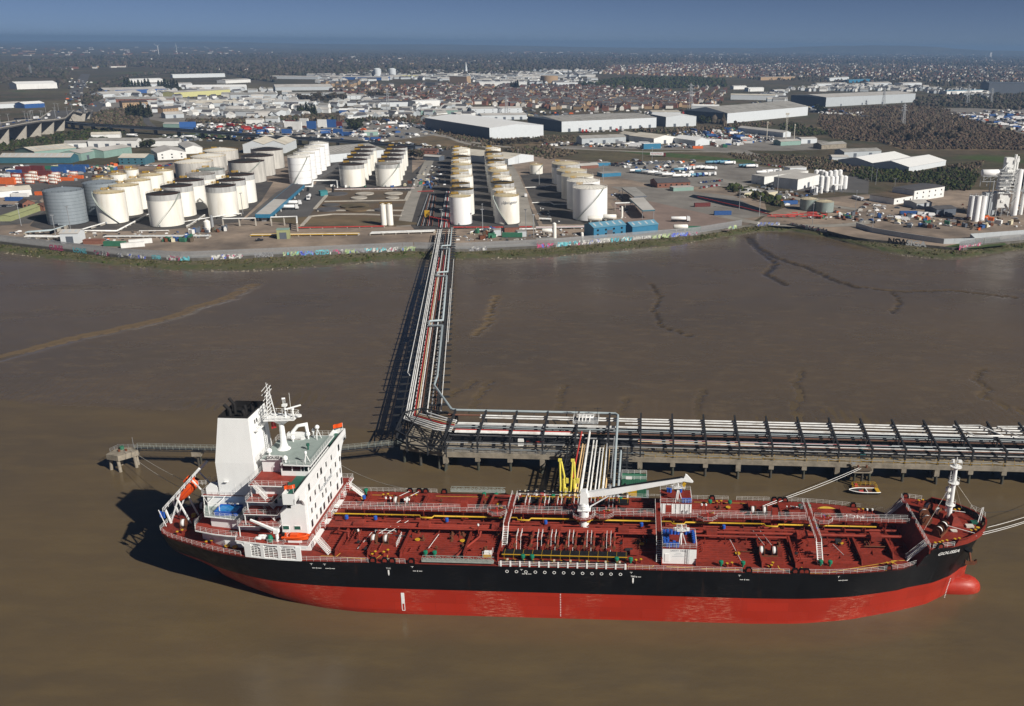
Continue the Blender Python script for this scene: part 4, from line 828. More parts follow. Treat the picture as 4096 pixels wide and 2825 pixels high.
def flag(name,p,m,w,h,label,cat,rz=.6):
 b=MB(m);n_=8;vs=[]
 for i in range(n_+1):
  t=i/n_;yo=.28*math.sin(t*6)*t
  for z in(0,h):vs.append((t*w,yo,z-.3*t))
 vs2=[(x,y+.03,z)for x,y,z in vs];k=len(vs);fs=[]
 for i in range(n_):fs+=[(2*i,2*i+2,2*i+3,2*i+1),(k+2*i,k+2*i+1,k+2*i+3,k+2*i+2)]
 b.add(vs+vs2,fs);return link(name,b.mesh(name),None,SW(*p),rz,label,cat)
for s_ in(-1,1):MB('rail_white').cyl((34.7,s_*16.4,28.4),.04,1.7,5).obj('flag_staff',ship)
flag('orange_flag',(34.7,16.4,29.2),'orange',2.2,1.,'bright orange flag flying from the far bridge wing','flag',PI+.5);flag('orange_flag',(34.4,-14.6,28.6),'orange',2.2,.9,'orange flag drooping over the near bridge wing','flag',PI+.2)
flag('red_ensign',(25.2,.9,T_+5.2),'car_red',1.,1.6,'small red flag hoisted below the radar mast','flag',PI+.4)
# outside platforms and stairs, both sides
for s_ in(-1,1):
 for z,x0,x1,yo in((B_,20.3,29.4,13.3),(C_,21.9,29.3,13.3),(E_,22.7,28.5,13.1)):
  y0,y1=sorted((s_*9.5,s_*yo));p=MB('ship_white').box(x0,x1,y0,y1,z-.22,z-.02);po=p.obj('side_platform',ship);MB('deck_bright').box(x0+.05,x1-.05,y0,y1,z-.02,z).obj('deck_paint',po)
  MB('rail_white').rail([(x0,s_*9.6,z),(x0,s_*yo,z),(x1,s_*yo,z),(x1,s_*12.3,z)],1.1,3,1.4,.031).obj('rail',po);MB('ship_white').beam((x0+.2,s_*(yo-.2),z-2.8),(x0+.2,s_*(yo-.2),z-.2),.16).obj('post',po)
 MB('rail_white').rail([(22.85,0,R_),(22.85,s_*11.1,R_),(31.6,s_*11.1,R_),(32.3,s_*13,R_)],1.1,3,1.4,.031).obj('bridge_rail',ship)
 for(a,c_)in(((26.8,s_*11.9,E_),(24.2,s_*11.4,R_)),((27.6,s_*10.4,C_),(25.2,s_*10.4,E_)),((27.6,s_*10.4,B_),(25.2,s_*10.4,C_)),((26.4,s_*10.6,A_),(24.,s_*10.6,B_))):MB('rail_white').stair(a,c_,.9,True,11).obj('outside_stair',ship)
MB('ship_white').box(22.9,23.1,-11.,11.,R_-.25,R_-.05).beam((23.2,-11,E_),(23.2,-11,R_-.2),.16).beam((23.2,11,E_),(23.2,11,R_-.2),.16).obj('bridge_posts',ship)
# funnel and its casing
def loft(b,rings):
 n_=len(rings[0]);vs=[p for r in rings for p in r];fs=[]
 for k in range(len(rings)-1):
  for i in range(n_):fs.append((k*n_+i,k*n_+(i+1)%n_,(k+1)*n_+(i+1)%n_,(k+1)*n_+i))
 b.add(vs,fs)
b=MB('ship_white');rect=lambda x0,x1,y0,y1,z:[(x0,y0,z),(x1,y0,z),(x1,y1,z),(x0,y1,z)]
loft(b,[rect(13.2,21.8,-5.2,5.2,C_),rect(13.2,21.8,-5.2,5.2,29.4),rect(14.9,21.5,-4.6,4.6,39.9)]);fu=b.obj('funnel',ship,label='tall white funnel with a sooty open top')
b=MB('soot');loft(b,[rect(14.9,21.5,-4.6,4.6,39.9),rect(15.,21.4,-4.5,4.5,40.3),rect(15.1,21.3,-4.4,4.4,40.3),rect(15.1,21.3,-4.4,4.4,38.7)]);b.box(15.1,21.3,-4.4,4.4,38.5,38.7)
for x,y,r,h,dx in((16.2,-1.5,.38,3.2,-1.1),(16.3,.8,.34,3.8,-1.),(19.5,-1.8,.45,2.2,-.3),(18.9,.5,.4,2.3,-.2),(19.8,1.9,.4,2.,0)):b.tube([(x,y,38.6),(x,y,38.6+h*.6),(x+dx,y,38.6+h)],r,10)
b.obj('exhaust_pipes',fu)
b=MB('steel_grey')
for y in(1.6,2.6):b.beam((21.95,y,R_),(21.65,y,39.5),.07)
for z in np.arange(R_,39,.5):b.beam((21.95-(z-R_)*.025,1.6,z),(21.95-(z-R_)*.025,2.6,z),.06)
b.use('rail_white').rail([(22.6,-3,36.2),(22.6,3.2,36.2)],1.,2,1.2,.05);b.box(21.6,22.7,-3,3.2,36.1,36.2);b.obj('ladder',fu)
for y in(-1.6,-.6):MB('black').box(21.5,21.62,y-.22,y+.22,37.4,38.3).obj('vent_louvre',fu)
cd=MB('ship_white').prism([(9.2,-5.6),(23.5,-5.6),(23.5,5.6),(9.2,5.6)],C_-.22,C_-.02).obj('casing_deck',ship);MB('deck_red').box(9.3,23.4,-5.5,5.5,C_-.02,C_).obj('deck_paint',cd);MB('rail_white').rail([(20,-5.5,C_),(9.3,-5.5,C_),(9.3,5.5,C_),(20,5.5,C_)],1.1,3,1.4,.031).obj('rail',cd)
MB('ship_white').box(10.2,23.5,-5.2,5.2,B_,C_-.22).obj('engine_casing',ship)
for x in(11.5,19.2):
 for s_ in(-1,1):MB('ship_white').extr([(x-1.4,C_),(x+1.4,C_),(x+1.4,C_+1.5),(x+1.,C_+2.1),(x-1.,C_+2.1),(x-1.4,C_+1.6)],'y',*sorted((s_*2.9,s_*5.))).obj('air_vent_box',cd)
MB('yellow').box(14.,15.7,-5.,-4.,C_,C_+1.).box(15.9,17.5,-5.,-4.,C_,C_+1.).obj('yellow_locker',cd,label='yellow lockers on the casing deck')
MB('rail_white').beam((12.6,-4.6,C_+2),(15,-5.3,C_+3.6),.08).box(14.8,15.7,-5.9,-5.3,C_+3.55,C_+3.62).beam((17,-5.2,C_),(17,-5.2,C_+2.8),.07).obj('lamp_bracket',cd)
PB=mir([(9.,-4.4),(11.3,-9.6),(20,-10.9),(23.5,-10.9)]);pd=MB('ship_white').prism(PB,B_-.22,B_-.02).obj('pool_deck',ship);MB('monkey_green').prism([(x*.99+.15,y*.98)for x,y in PB],B_-.02,B_).obj('deck_paint',pd)
MB('rail_white').rail([(23,-10.8,B_),(20,-10.8,B_),(11.3,-9.5,B_),(9.,-4.4,B_),(9.,4.4,B_),(11.3,9.5,B_),(20,10.8,B_),(23,10.8,B_)],1.1,3,1.3,.031).obj('rail',pd)
b=MB('blue').box(13.4,18.4,-9.2,-9.,B_,B_+1.).box(13.4,18.4,-6.,-5.8,B_,B_+1.).box(13.4,13.6,-9,-6,B_,B_+1.).box(18.2,18.4,-9,-6,B_,B_+1.);pq=b.obj('swimming_pool',pd,label='small blue swimming pool');MB('pool_blue').box(13.6,18.2,-9.,-6.,B_+.3,B_+.8).obj('pool_water',pq)
b=MB('rail_white')
for x in(9.6,12,14.4):b.beam((x,-8.6 if x>11 else-5.6,B_),(x,-8.6 if x>11 else-5.6,B_+2.6),.12);b.beam((x,-8.6 if x>11 else-5.6,B_+2.6),(x,-5.2,B_+2.7),.12)
b.beam((9.6,-5.6,B_+2.6),(12,-8.6,B_+2.6),.12);b.beam((12,-8.6,B_+2.6),(14.4,-8.6,B_+2.6),.12);b.obj('awning_frame',pd)
MB('ship_white').prism(mir([(10.,-4.2),(12.2,-8.8),(20.4,-10.2),(23.5,-10.2)]),A_,B_-.22).obj('aft_house',ship)
PA=mir([(8.4,-8.7),(9.4,-10.8),(13.6,-12.),(17,-12.6),(19.6,-12.8),(19.9,-14.5),(22,-14.9),(28,-15.85),(36.4,-16.1)]);ad_=MB('ship_white').prism(PA,A_-.3,A_-.02).obj('upper_deck',ship);MB('deck_bright').prism([(x*.995+.1,y*.99)for x,y in PA],A_-.02,A_).obj('deck_paint',ad_)
ra=lambda pts:MB('rail_white').rail([(x,y,A_)for x,y in pts],1.1,3,1.4,.031).obj('rail',ad_)
ra([(20,-14.3),(19.7,-12.7),(17,-12.5),(13.6,-11.9),(9.4,-10.7),(8.5,-8.7),(8.5,8.7),(9.4,10.7),(13.6,11.9),(17,12.5),(19.7,12.7),(20,14.3)]);ra([(20,-14.4),(22,-14.8),(24.6,-15.2)]);ra([(27.4,-15.6),(31,-16),(31.2,-15)]);ra([(34.6,-16),(36.3,-16),(36.3,-13)]);ra([(36.3,-11.2),(36.3,11.2)]);ra([(36.3,13),(36.3,16),(20,14.4)])
MB('ship_white').prism(mir([(9.4,-8.1),(16,-11.4),(23,-11.4)]),D+.02,A_-.3).obj('poop_house',ship)
for s_ in(-1,1):
 b=MB('ship_white');Y0=lambda x:s_*(hb(x,13)+.02)
 def pil(x0,x1,z0=D-.05,z1=A_-.3):
  a,c_=Y0(x0),Y0(x1);k=-s_*.3;vs=[(x0,a,z0),(x1,c_,z0),(x1,c_+k,z0),(x0,a+k,z0),(x0,a,z1),(x1,c_,z1),(x1,c_+k,z1),(x0,a+k,z1)];b.add(vs,MB.BF)
 for x0,x1 in((21.9,23.4),(25.6,26.4),(29.5,30.2),(33.5,34.6)):pil(x0,x1)
 pil(20.2,36,A_-.75,A_-.3);pil(23.4,25.6,D-.05,D+.25);pil(26.4,29.5,D-.05,D+.3);pil(30.2,33.5,D-.05,D+.3)
 for x in(23.4,25.6,26.4,29.5,30.2,33.5,21.9): # rounded upper corners
  e_=.5 if x in(23.4,26.4,30.2)else-.5;y=Y0(x);b.add([(x,y,A_-.75),(x+e_,y,A_-.75),(x,y,A_-1.3),(x,y-s_*.25,A_-.75),(x+e_,y-s_*.25,A_-.75),(x,y-s_*.25,A_-1.3)],[(0,1,2),(3,5,4),(0,2,5,3),(1,4,5,2),(0,3,4,1)])
 so=b.obj('side_screen',ship);b=MB('rail_white')
 for x0,x1 in((23.4,25.6),(26.4,29.5),(30.2,33.5)):
  for z in np.linspace(D+.35,A_-.85,7):b.beam((x0,Y0(x0)-s_*.15,z),(x1,Y0(x1)-s_*.15,z),.1,.12)
  for t in(.33,.66):x=x0+(x1-x0)*t;b.beam((x,Y0(x)-s_*.15,D+.2),(x,Y0(x)-s_*.15,A_-.8),.1)
 b.obj('grating',so)
 MB('rail_white').stair((39.7,s_*13,D+.05),(36.4,s_*12.1,A_),1.1,True,14).obj('main_stair',ship)
b=MB('rail_white').stair((37.4,1.3,D+3.58),(36.4,1.3,A_+.3),1.,False,4);b.obj('walkway_step',ship)
for y in(-8.4,-4,5,9.4):MB('rail_white').rail([(36.4,y,A_),(37.5,y,A_),(37.5,y+1.8,A_),(36.4,y+1.8,A_)],1.,2,1.2,.06).use('deck_bright').box(36.4,37.5,y,y+1.8,A_-.15,A_-.05).use('pipe_red').box(36.6,37.1,y+.4,y+1,A_,A_+.9).obj('hose_platform',ship)
# provision crane, rafts, rescue boat
b=MB('ship_white').cyl((29.1,-14.3,A_),.35,2.,12);b.box(28.6,29.6,-14.8,-13.8,A_+2,A_+2.8);taper(b,Vector((29.,-14.3,A_+2.5)),Vector((23.4,-13.6,A_+4.6)),.55,.35,.5,.35);b.obj('provision_crane',ship)
for x,y in((24.9,-14.1),(26.2,-13.9),(25.2,-13.2),(26.4,-13.)):b=MB('rail_white');b.smooth=True;b.tube([(-.65,0,.4),(-.5,0,.4),(.5,0,.4),(.65,0,.4)],[.25,.38,.38,.25],12);b.obj('life_raft',None,SW(x,y,A_+.02),SA,'white life raft canister in a pair by the provision crane','life raft','life raft canisters on the upper deck')
MB('green_vent').lathe([(.5,0),(.6,.8),(.35,1.5),(.05,1.6)],10,(27.7,-14.6,A_)).obj('green_cover',ship)
def boat_hull(b,L,W,H,m_in=None,n_=12):
 prof=[(t,W/2*math.sin(min(1,(1-t)*2.2+.02)*PI/2)**.7*(1 if t>.08 else .85))for t in np.linspace(0,1,n_)];vs=[];k=4
 for t,w in prof:
  x=t*L-L/2;sh=H*(1+.25*t*t)
  vs+=[(x,-w,sh),(x,-w*.75,H*.25),(x,w*.75,H*.25),(x,w,sh)]
 fs=[]
 for i in range(n_-1):
  for j in range(3):fs.append((i*k+j,i*k+j+1,(i+1)*k+j+1,(i+1)*k+j))
 fs.append((0,1,2,3));b.add(vs,fs);return vs
rb=empty('rescue_boat',SW(33.1,-14.2,A_+.35),SA,'small orange rescue boat on the upper deck by the provision crane','boat')
b=MB('orange');vs=boat_hull(b,5.6,2.,.9);b.add([vs[i*4]for i in range(12)]+[vs[i*4+3]for i in range(12)],[(i,i+1,12+i+1,12+i)for i in range(11)]);b.obj('hull',rb);MB('orange').tube([(-2.7,-.9,.95),(0,-1.,1.),(2,-.6,1.15),(2.8,0,1.25),(2,.6,1.15),(0,1.,1.),(-2.7,.9,.95)],.2,8).obj('fender',rb);MB('rail_white').rail([(-1.5,-.7,.9),(-1.5,.7,.9)],1.2,2,1.).use('orange').box(-1.,.6,-.5,.5,.9,1.5).obj('console',rb);MB('black').box(-2.9,-2.4,-.3,.3,.4,1.6).obj('outboard_engine',rb);MB('rail_white').box(31.6,34.6,-14.9,-14.7,A_,A_+.5).box(31.6,34.6,-13.7,-13.5,A_,A_+.5).obj('boat_cradle',ship)
# free-fall lifeboat on its ramp
RP=lambda t,y,h=0.:(-2.2+9.8*t-.69*h,y,15.7+10.4*t+.72*h)
b=MB('ship_white')
for y in(-1.7,2.1):b.beam(RP(0,y),RP(1,y),.3,.55);b.beam(RP(.02,y),(-1.,y,D),.35);b.beam(RP(.5,y),(-1.,y,D+.2),.28);b.beam(RP(.33,y),(3.6,y,D),.3);b.beam(RP(.75,y),(8.9,y,A_+3),.25)
for t in(.02,.3):b.beam(RP(t,-1.7),RP(t,2.1),.25)
b.use('rail_white');
b.add([RP(.0,-2.9,-.6),RP(.9,-2.9,-.6),RP(.9,-2.1,-.6),RP(.0,-2.1,-.6)],[(0,1,2,3)])
for t0 in np.linspace(.0,.9,7):p=Vector(RP(t0,-2.9,-.6));b.beam(p,p+Vector((0,0,1.1)),.08)
for h in(.55,1.1):p=Vector(RP(0,-2.9,-.6));q=Vector(RP(.9,-2.9,-.6));b.beam(p+Vector((0,0,h)),q+Vector((0,0,h)),.07)
b.rail([(7.5,-3,22.6),(9.2,-3,22.6),(9.2,-.6,22.6)],1.1,3,1.1);b.obj('lifeboat_ramp',ship,label='white sloping lifeboat launching ramp at the stern')
b=MB('orange');b.smooth=True;n_=14;sec=[(-4,.1,.1),(-3.6,.7,.6),(-2.6,1.15,1.),(-1,1.35,1.25),(1,1.4,1.35),(2.4,1.35,1.4),(3.3,1.1,1.15),(3.8,.5,.5)];vs=[];fs=[]
for x,w,h in sec:
 for i in range(n_):a=2*PI*i/n_;vs.append((x,w*math.copysign(abs(math.cos(a))**.7,math.cos(a)),h*math.copysign(abs(math.sin(a))**.8,math.sin(a))+.1))
for k in range(len(sec)-1):
 for i in range(n_):fs.append((k*n_+i,k*n_+(i+1)%n_,(k+1)*n_+(i+1)%n_,(k+1)*n_+i))
b.add(vs,fs);lbt=empty('lifeboat',SW(3.0,.2,19.6),0,'enclosed orange lifeboat tilted on the white stern ramp','lifeboat');hullb=b.obj('hull',lbt);lbt.rotation_euler=(0,-math.radians(46.5),SA)
bb=MB('orange');bb.extr([(1.2,1.2),(3.,1.2),(2.8,2.),(1.6,2.)],'y',-.7,.7);bb.obj('cabin',lbt);MB('pipe_red').box(-3.4,3.4,-1.42,1.42,-.25,-.12).obj('fender_strip',lbt)
for x in(-1.2,0,1.2):MB('glass_dark').box(x-.18,x+.18,-1.37,-1.2,.55,.85).obj('window',lbt)
# stern deck
b=MB('rail_white').beam((-1.4,-3.2,D),(-2.6,-3.2,D+4.2),.12);b.obj('ensign_staff',ship);fo=flag('ensign',(-2.5,-3.2,D+2.3),'blue',1.1,1.6,'dark blue flag hanging limp at the stern rail','flag',.3)
for x,y in((2.8,1.4),(6.6,-.8),(7.4,5.5)):MB('yellow').box(x-.4,x+.4,y-.4,y+.4,D,D+.8).obj('yellow_box',ship)
# ------------------------------------------------------------------ the jetty head: concrete deck on piles, pipe rack, pipes
JO=(-48.,237.6);JA=math.radians(-1.98);JL=250.
jet=empty('jetty',(JO[0],JO[1],0),JA,'long concrete jetty on piles with a black steel pipe rack','jetty')
def JW(x,y,z):return(JO[0]+x*math.cos(JA)-y*math.sin(JA),JO[1]+x*math.sin(JA)+y*math.cos(JA),z)
NF=27;SP=9.45
MB('concrete').box(-1,JL,0,1.1,3.5,4.9).obj('edge_beam',jet);MB('concrete').box(-1,JL,7.2,8.2,3.5,4.7).obj('inner_beam',jet)
for k in range(NF):
 x=k*SP
 for i in range(4):piece('deck_slab','concrete',jet,x+i*SP/4+.06,x+(i+1)*SP/4-.06,1.15,7.15,4.35,4.75 if(i+k)%3 else 4.6)
 big=k%3==0
 b=MB('pile').cyl((x,.8,-4),.42,6.4,10).cyl((x,7.6,-4),.42,7.6,10);b.use('concrete').box(x-.7,x+.7,.05,1.6,2.2 if not big else 1.3,3.5);b.box(x-.5,x+.5,1.6,8.2,2.9,3.5)
 if big:b.use('pile').tube([(x,.4,1.5),(x-.2,-1.1,-3)],.36,8).tube([(x,3.6,3),(x,3.2,-3)],.4,8)
 b.obj('pile_bent',jet)
 b=MB('pile').cyl((x,15.6,-4),.38,8.4,8).cyl((x,11.6,-4),.38,8.4,8);b.obj('rear_piles',jet)
 b=MB('dark_steel').beam((x,.55,4.8),(x,.55,9.2),.44);b.beam((x,16.,3.6),(x,16.6,11.2),.44);b.beam((x,8.,4.6),(x,8.,10.2),.38);b.beam((x,.2,9.3),(x,17.6,11.3),.5,.55);b.beam((x,.6,6.8),(x,16.2,7.2),.3,.4);b.beam((x,8.,4.7),(x,16.,4.7),.3,.4);b.beam((x,8.2,7.1),(x,15.8,9.9),.2)
 b.obj('rack_frame',jet)
for y,z in((.6,6.95),(16.2,7.4),(16.4,9.9),(8.,9.0)):MB('dark_steel').beam((-1,y,z),(JL,y,z),.25,.35).obj('rack_girder',jet)
b=MB('dark_steel').box(0,JL,8.4,15.4,4.4,4.5);b.obj('lower_grating',jet)
X0=45. # x of the loading platform centre along the jetty
LINES=[(15.3,10.35,.27,'pipe_white',8,JL),(13.7,10.3,.27,'pipe_white',8,JL),(12.,10.2,.22,'pipe_white',52,JL),(15.3,10.35,.3,'pipe_brown',-2,8),
 (10.2,10.,.2,'pipe_white',2,JL),(9.4,10.,.15,'pipe_white',2,JL),(8.4,9.6,.14,'pipe_grey',-2,JL),(6.8,9.3,.22,'pipe_red',2,36),(6.0,9.25,.3,'pipe_white',2,36),(5.2,9.2,.3,'pipe_white',2,40),(6.6,7.5,.2,'pipe_red',56,130),(5.8,7.4,.16,'pipe_cream',56,90),(4.9,7.4,.2,'pipe_white',80,JL),(4.2,7.4,.14,'pipe_brown',56,JL),(3.2,9.,.13,'pipe_grey',56,JL),(1.6,8.95,.1,'pipe_white',60,JL),
 (14.2,7.5,.3,'steel_grey',0,JL),(13.0,7.5,.3,'dark_steel',0,JL),(11.8,7.5,.25,'steel_grey',0,JL),(10.6,7.45,.2,'pipe_brown',0,JL),(9.4,7.4,.25,'dark_steel',0,JL),(7.2,7.3,.25,'steel_grey',0,JL),(3.2,7.2,.2,'dark_steel',0,JL),(2.2,7.2,.16,'steel_grey',0,JL),(1.5,5.6,.14,'pipe_grey',0,JL),(2.6,5.3,.1,'steel_grey',0,JL)]
for y,z,r,m_,x0,x1 in LINES:MB(m_).tube([(x0,y,z),(x1,y,z)],r,8).obj('pipeline',jet)
MB('yellow').rail([(58,2.2,4.9),(JL,2.2,4.9)],1.1,2,2.2,.06).obj('yellow_rail',jet);MB('steel_grey').rail([(0,.2,4.9),(40,.2,4.9)],1.1,3,2.2,.05).obj('edge_rail',jet);MB('yellow').rail([(58,.25,4.9),(JL,.25,4.9)],1.1,2,3.1,.05).obj('yellow_rail',jet)
MB('steel_grey').tube([(58,.4,5.7),(JL,.4,5.7)],.12,6).obj('edge_pipe',jet);MB('timber').box(58,JL,2.6,4.4,5.0,5.12).obj('timber_walk',jet)
for x0 in(150,163):MB('pipe_white').tube([(x0,15.5,10.8),(x0+8,15.5,11),(x0+12,8,11),(x0+4,8,10.9),(x0,15.5,10.8)],.16,6).obj('expansion_loop',jet)
b=MB('dark_steel')
for x in(29,33):b.beam((x,.6,5),(x+6,12,9.8),.22);b.beam((x+8,2,7.2),(x+1,14,10.2),.22)
b.beam((30,13,10.4),(40,15.6,9.4),.3);b.beam((30,4,7),(40,6,7.6),.3);b.obj('rack_bracing',jet)
for x,m_ in((20.5,'rail_white'),(121,'teal_box'),(177,'car_blue')):MB(m_).box(x,x+1.6,6.,7.2,4.8,6.9).obj('switch_box',jet)
for x in(23,25.6,27):MB('pipe_red').tube([(x,6.6,5),(x,6.6,6.1),(x+1.2,6.4,6.1)],.14,6).obj('hydrant',jet)
# ---- corner platform where trestle and jetty meet
co=empty('jetty_corner',(-56.,248.,0),0,'tangle of black steel beams where the trestle meets the jetty','steel platform')
b=MB('concrete').prism([(-6,-6),(8,-10.4),(8.4,9),(-5,10)],3.6,4.7);b.obj('deck',co);rr=random.Random(3)
for x,y in((-5,-5),(0,-7),(6,-9),(-4.4,3),(2,3),(7,4),(-4,9),(6.6,9)):MB('pile').tube([(x,y,3.7),(x+rr.uniform(-.8,.8),y-.4,-4)],.45,8).obj('pile',co)
ring=[(-7.4,-4.6),(-3.5,-8.4),(3,-10.4),(8.6,-11.6),(9,7),(-3,12.5),(-8,9)]
for z in(6.6,9.2):
 for p,q in zip(ring,ring[1:]+ring[:1]):MB('dark_steel').beam((*p,z),(*q,z),.3,.4).obj('ring_beam',co)
for p in ring:MB('dark_steel').beam((*p,4),(*p,9.4),.32).obj('post',co)
for i in range(22):
 p,q=rr.sample(ring,2);z0,z1=rr.choice((4.6,6.8,9.3)),rr.choice((6.8,9.3,9.3));MB('dark_steel').beam((*p,z0),(*q,z1),.2,.26).obj('brace',co)
# ---- trestle to the shore
TO=np.array([-58.8,258.]);TA=math.atan2(42.9,287.);TL=291.;TZ=8.3
tre=empty('pipe_trestle',(TO[0],TO[1],0),TA,'black steel pipe trestle running from the jetty to the shore','trestle')
def TW(x,y,z):c_,s_=math.cos(TA),math.sin(TA);return np.array([TO[0]+x*c_-y*s_,TO[1]+x*s_+y*c_,z])
NT=44
for k in range(NT):
 y=k*TL/(NT-1);g0=min(3.5,-1+y*.012)
 w=7.3-.018*y*.5 if y<200 else 5.6-(y-200)*.012;w=max(4.8,w);b=MB('dark_steel');b.beam((-w-1.3,y,TZ),(w+1.2,y,TZ),.42,.5);b.beam((-w-.5,y+.35,TZ-2.6),(w+.5,y+.35,TZ-2.6),.4,.45)
 for x in(-w*.62,0,w*.62):b.beam((x,y,g0-3),(x*.96,y,TZ),.34)
 if k%2==0:b.beam((-w*.62,y,1.5),(w*.62,y,TZ-2.8),.16);b.beam((w*.62,y,1.5),(-w*.62,y,TZ-2.8),.16)
 b.obj('bent',tre)
for x,z in((-6.2,TZ-.2),(-3.4,TZ-2.9),(3.4,TZ-2.9),(5.2,TZ-.2),(0,TZ-.2)):MB('dark_steel').beam((x if abs(x)<5 else math.copysign(4.9,x),TL,z),(x,0,z),.28,.4).obj('girder',tre)
TP=[(-4.6,.5,.2,'pipe_white',0,TL),(-4.0,.5,.2,'pipe_white',0,TL),(-3.3,.55,.24,'pipe_white',0,TL),(-2.0,.45,.22,'pipe_red',0,215),(-1.3,.45,.2,'pipe_cream',0,190),(-.7,.5,.22,'pipe_white',0,230),(0,.45,.18,'pipe_brown',0,TL),(.9,.45,.16,'pipe_red',130,220),(1.8,.5,.24,'pipe_white',0,TL),(6.0,.45,.16,'pipe_white',0,150),(6.4,.4,.14,'pipe_white',70,210),(-1.6,-2.2,.25,'steel_grey',0,TL),(-.6,-2.2,.25,'pipe_red',0,TL),(.6,-2.2,.25,'dark_steel',0,TL),(2.6,-2.2,.25,'steel_grey',0,TL),(3.7,-2.2,.2,'pipe_brown',0,TL),(-2.9,-2.2,.25,'pipe_white',0,TL)]
for x,z,r,m_,y0,y1 in TP:MB(m_).tube([(x,y0,TZ+z),(x*.92,y1,TZ+z)],r,7).obj('pipeline',tre)
MB('pipe_white').tube([(-5.6,34,TZ+.5),(-6.5,36,TZ+.7),(-6.1,120,TZ+.7),(-5.6,205,TZ+.7),(-5.2,TL,TZ+.7)],.16,6).obj('pipeline',tre)
zg=TZ+1.4 # big grey line with expansion loops
gl=[(3.9,30),(3.9,88),(-1.6,88.5),(-1.6,95),(3.7,95.5),(3.5,170),(-1.4,170.5),(-1.4,178),(3.5,178.5),(3.4,232),(-1.2,232.5),(-1.2,240),(3.4,240.5),(3.3,TL)]
MB('pipe_grey').tube([(x,y,zg)for x,y in gl],.33,8).obj('vapour_line',tre)
for y in range(8,288,13):MB('dark_steel').beam((3.6,y,TZ),(3.6,y,zg-.3),.16).obj('line_support',tre)
# the grey line swings over the corner, along the back of the jetty and down at the berth
p0=TW(3.9,30,zg);pts=[tuple(p0),(p0[0]+.6,p0[1]-9,zg),(-48.8,255.2,11.2),(-47,254.6,11.2),JW(44,17.4,11.2),JW(48.9,17.2,11.2),JW(49.7,16,11.2),JW(49.9,-20,10.6),JW(49.9,-27,8.6),JW(49.9,-29,6)]
gv=MB('pipe_grey').tube(pts,.36,10);gvo=gv.obj('vapour_pipe',None,label='thick grey pipe crossing the corner and dropping at the loading berth',cat='pipe')
for x in(4,14,24,34,44):MB('dark_steel').beam(JW(x,17.2,9.6),JW(x,17.4,11.),.2).obj('support',gvo)
# corner pipe bends joining trestle lines to the jetty lines
for i,(x,z,r,m_)in enumerate(((-4.6,TZ+.5,.2,'pipe_white'),(-4.,TZ+.5,.2,'pipe_white'),(-3.3,TZ+.55,.24,'pipe_white'),(-2.6,TZ+.5,.2,'pipe_white'),(-2.,TZ+.45,.22,'pipe_red'),(-1.3,TZ+.45,.2,'pipe_cream'),(-.7,TZ+.5,.22,'pipe_white'),(1.8,TZ+.5,.24,'pipe_white'))):
 a=TW(x,0,z);yj=5+i*1.15;e_=JW(1.,yj,z+.6);m1=np.array([a[0]+.4,a[1]-5+i*.6,z+.2]);m2=np.array([e_[0]-5+i*.35,e_[1]+1.2,z+.6]);MB(m_).tube([tuple(a),tuple(m1),tuple(m2),tuple(e_)],r,7).obj('corner_bend',co and tre and None or None,label=None)if False else None
 o=MB(m_).tube([tuple(a-np.array([-56,248,0])),tuple(m1-np.array([-56,248,0])),tuple(m2-np.array([-56,248,0])),tuple(np.array(e_)-np.array([-56,248,0]))],r,7).obj('pipe_bend',co)
# ---- loading platform with pipes running out to the ship
lp=empty('loading_platform',JW(X0,0,0),JA,'open black steel loading platform carrying pipes out to the ship','platform')
for y in(-3,-9,-15,-21,-27,-31):
 b=MB('dark_steel')
 for x in(-8,0,6.5):b.beam((x,y,-4),(x,y,8),.36)
 for z in(4.6,6.3,8.):b.beam((-10,y,z),(8.5,y,z),.28,.38)
 b.obj('frame',lp)
for x,z in((-9,4.6),(8,4.6),(-9,8),(8,8),(0,6.3)):MB('dark_steel').beam((x,0,z),(x,-31.5,z),.28,.36).obj('girder',lp)
for y in np.arange(-31,-1,2.4):MB('dark_steel').beam((-10.5,y,6.4),(9.5,y,6.4),.2,.2).obj('grating_bar',lp)
MB('concrete').box(-9.5,8.4,-32.4,-24,3.6,4.6).obj('front_deck',lp)
for x,z,r,m_,y0,y1 in((-3.4,8.9,.34,'pipe_white',9,-30),(-1.9,8.6,.22,'pipe_white',3,-30),(-1.,8.6,.22,'pipe_white',3,-30),(.2,8.6,.2,'pipe_white',-2,-30),(1.1,8.6,.2,'pipe_white',-2,-30),(2.2,8.9,.3,'pipe_white',9,-30),(-4.9,8.7,.22,'arm_cream',0,-30),(-4.2,8.6,.16,'arm_cream',0,-30),(1.7,8.7,.16,'yellow',0,-30),(2.9,8.6,.2,'arm_cream',-3,-30),(4.,8.7,.16,'steel_grey',6,-30),(6.2,8.8,.3,'pipe_grey',-4,-30)):
 MB(m_).tube([(x,y0,z),(x,y1,z),(x,y1-1.4,z-1.2),(x,y1-1.4,4.8)],r,8).obj('loading_pipe',lp)
MB('pipe_red').tube([(-5.6,6,9.9),(-5.9,-8,9.4),(-6.1,-22,9)],.24,8).obj('fire_pipe',lp)
b=MB('steel_grey').box(-8.5,-1,10,15.5,10.6,10.7);b.use('rail_white').rail([(-8.5,10,10.7),(-1,10,10.7),(-1,15.5,10.7),(-8.5,15.5,10.7)],1.1,3,1.6,.06,True)
b.use('pipe_white')
for x in(-6.8,-5.8,-4.8,-3.6):b.tube([(x,10.5,11.2),(x,11.5,12),(x,14,12),(x,15,10.7)],.2,7)
b.tube([(-7.6,12,12),(-2.6,12,12),(-2.4,13.4,12),(-7.4,13.4,12)],.2,7);b.use('dark_steel')
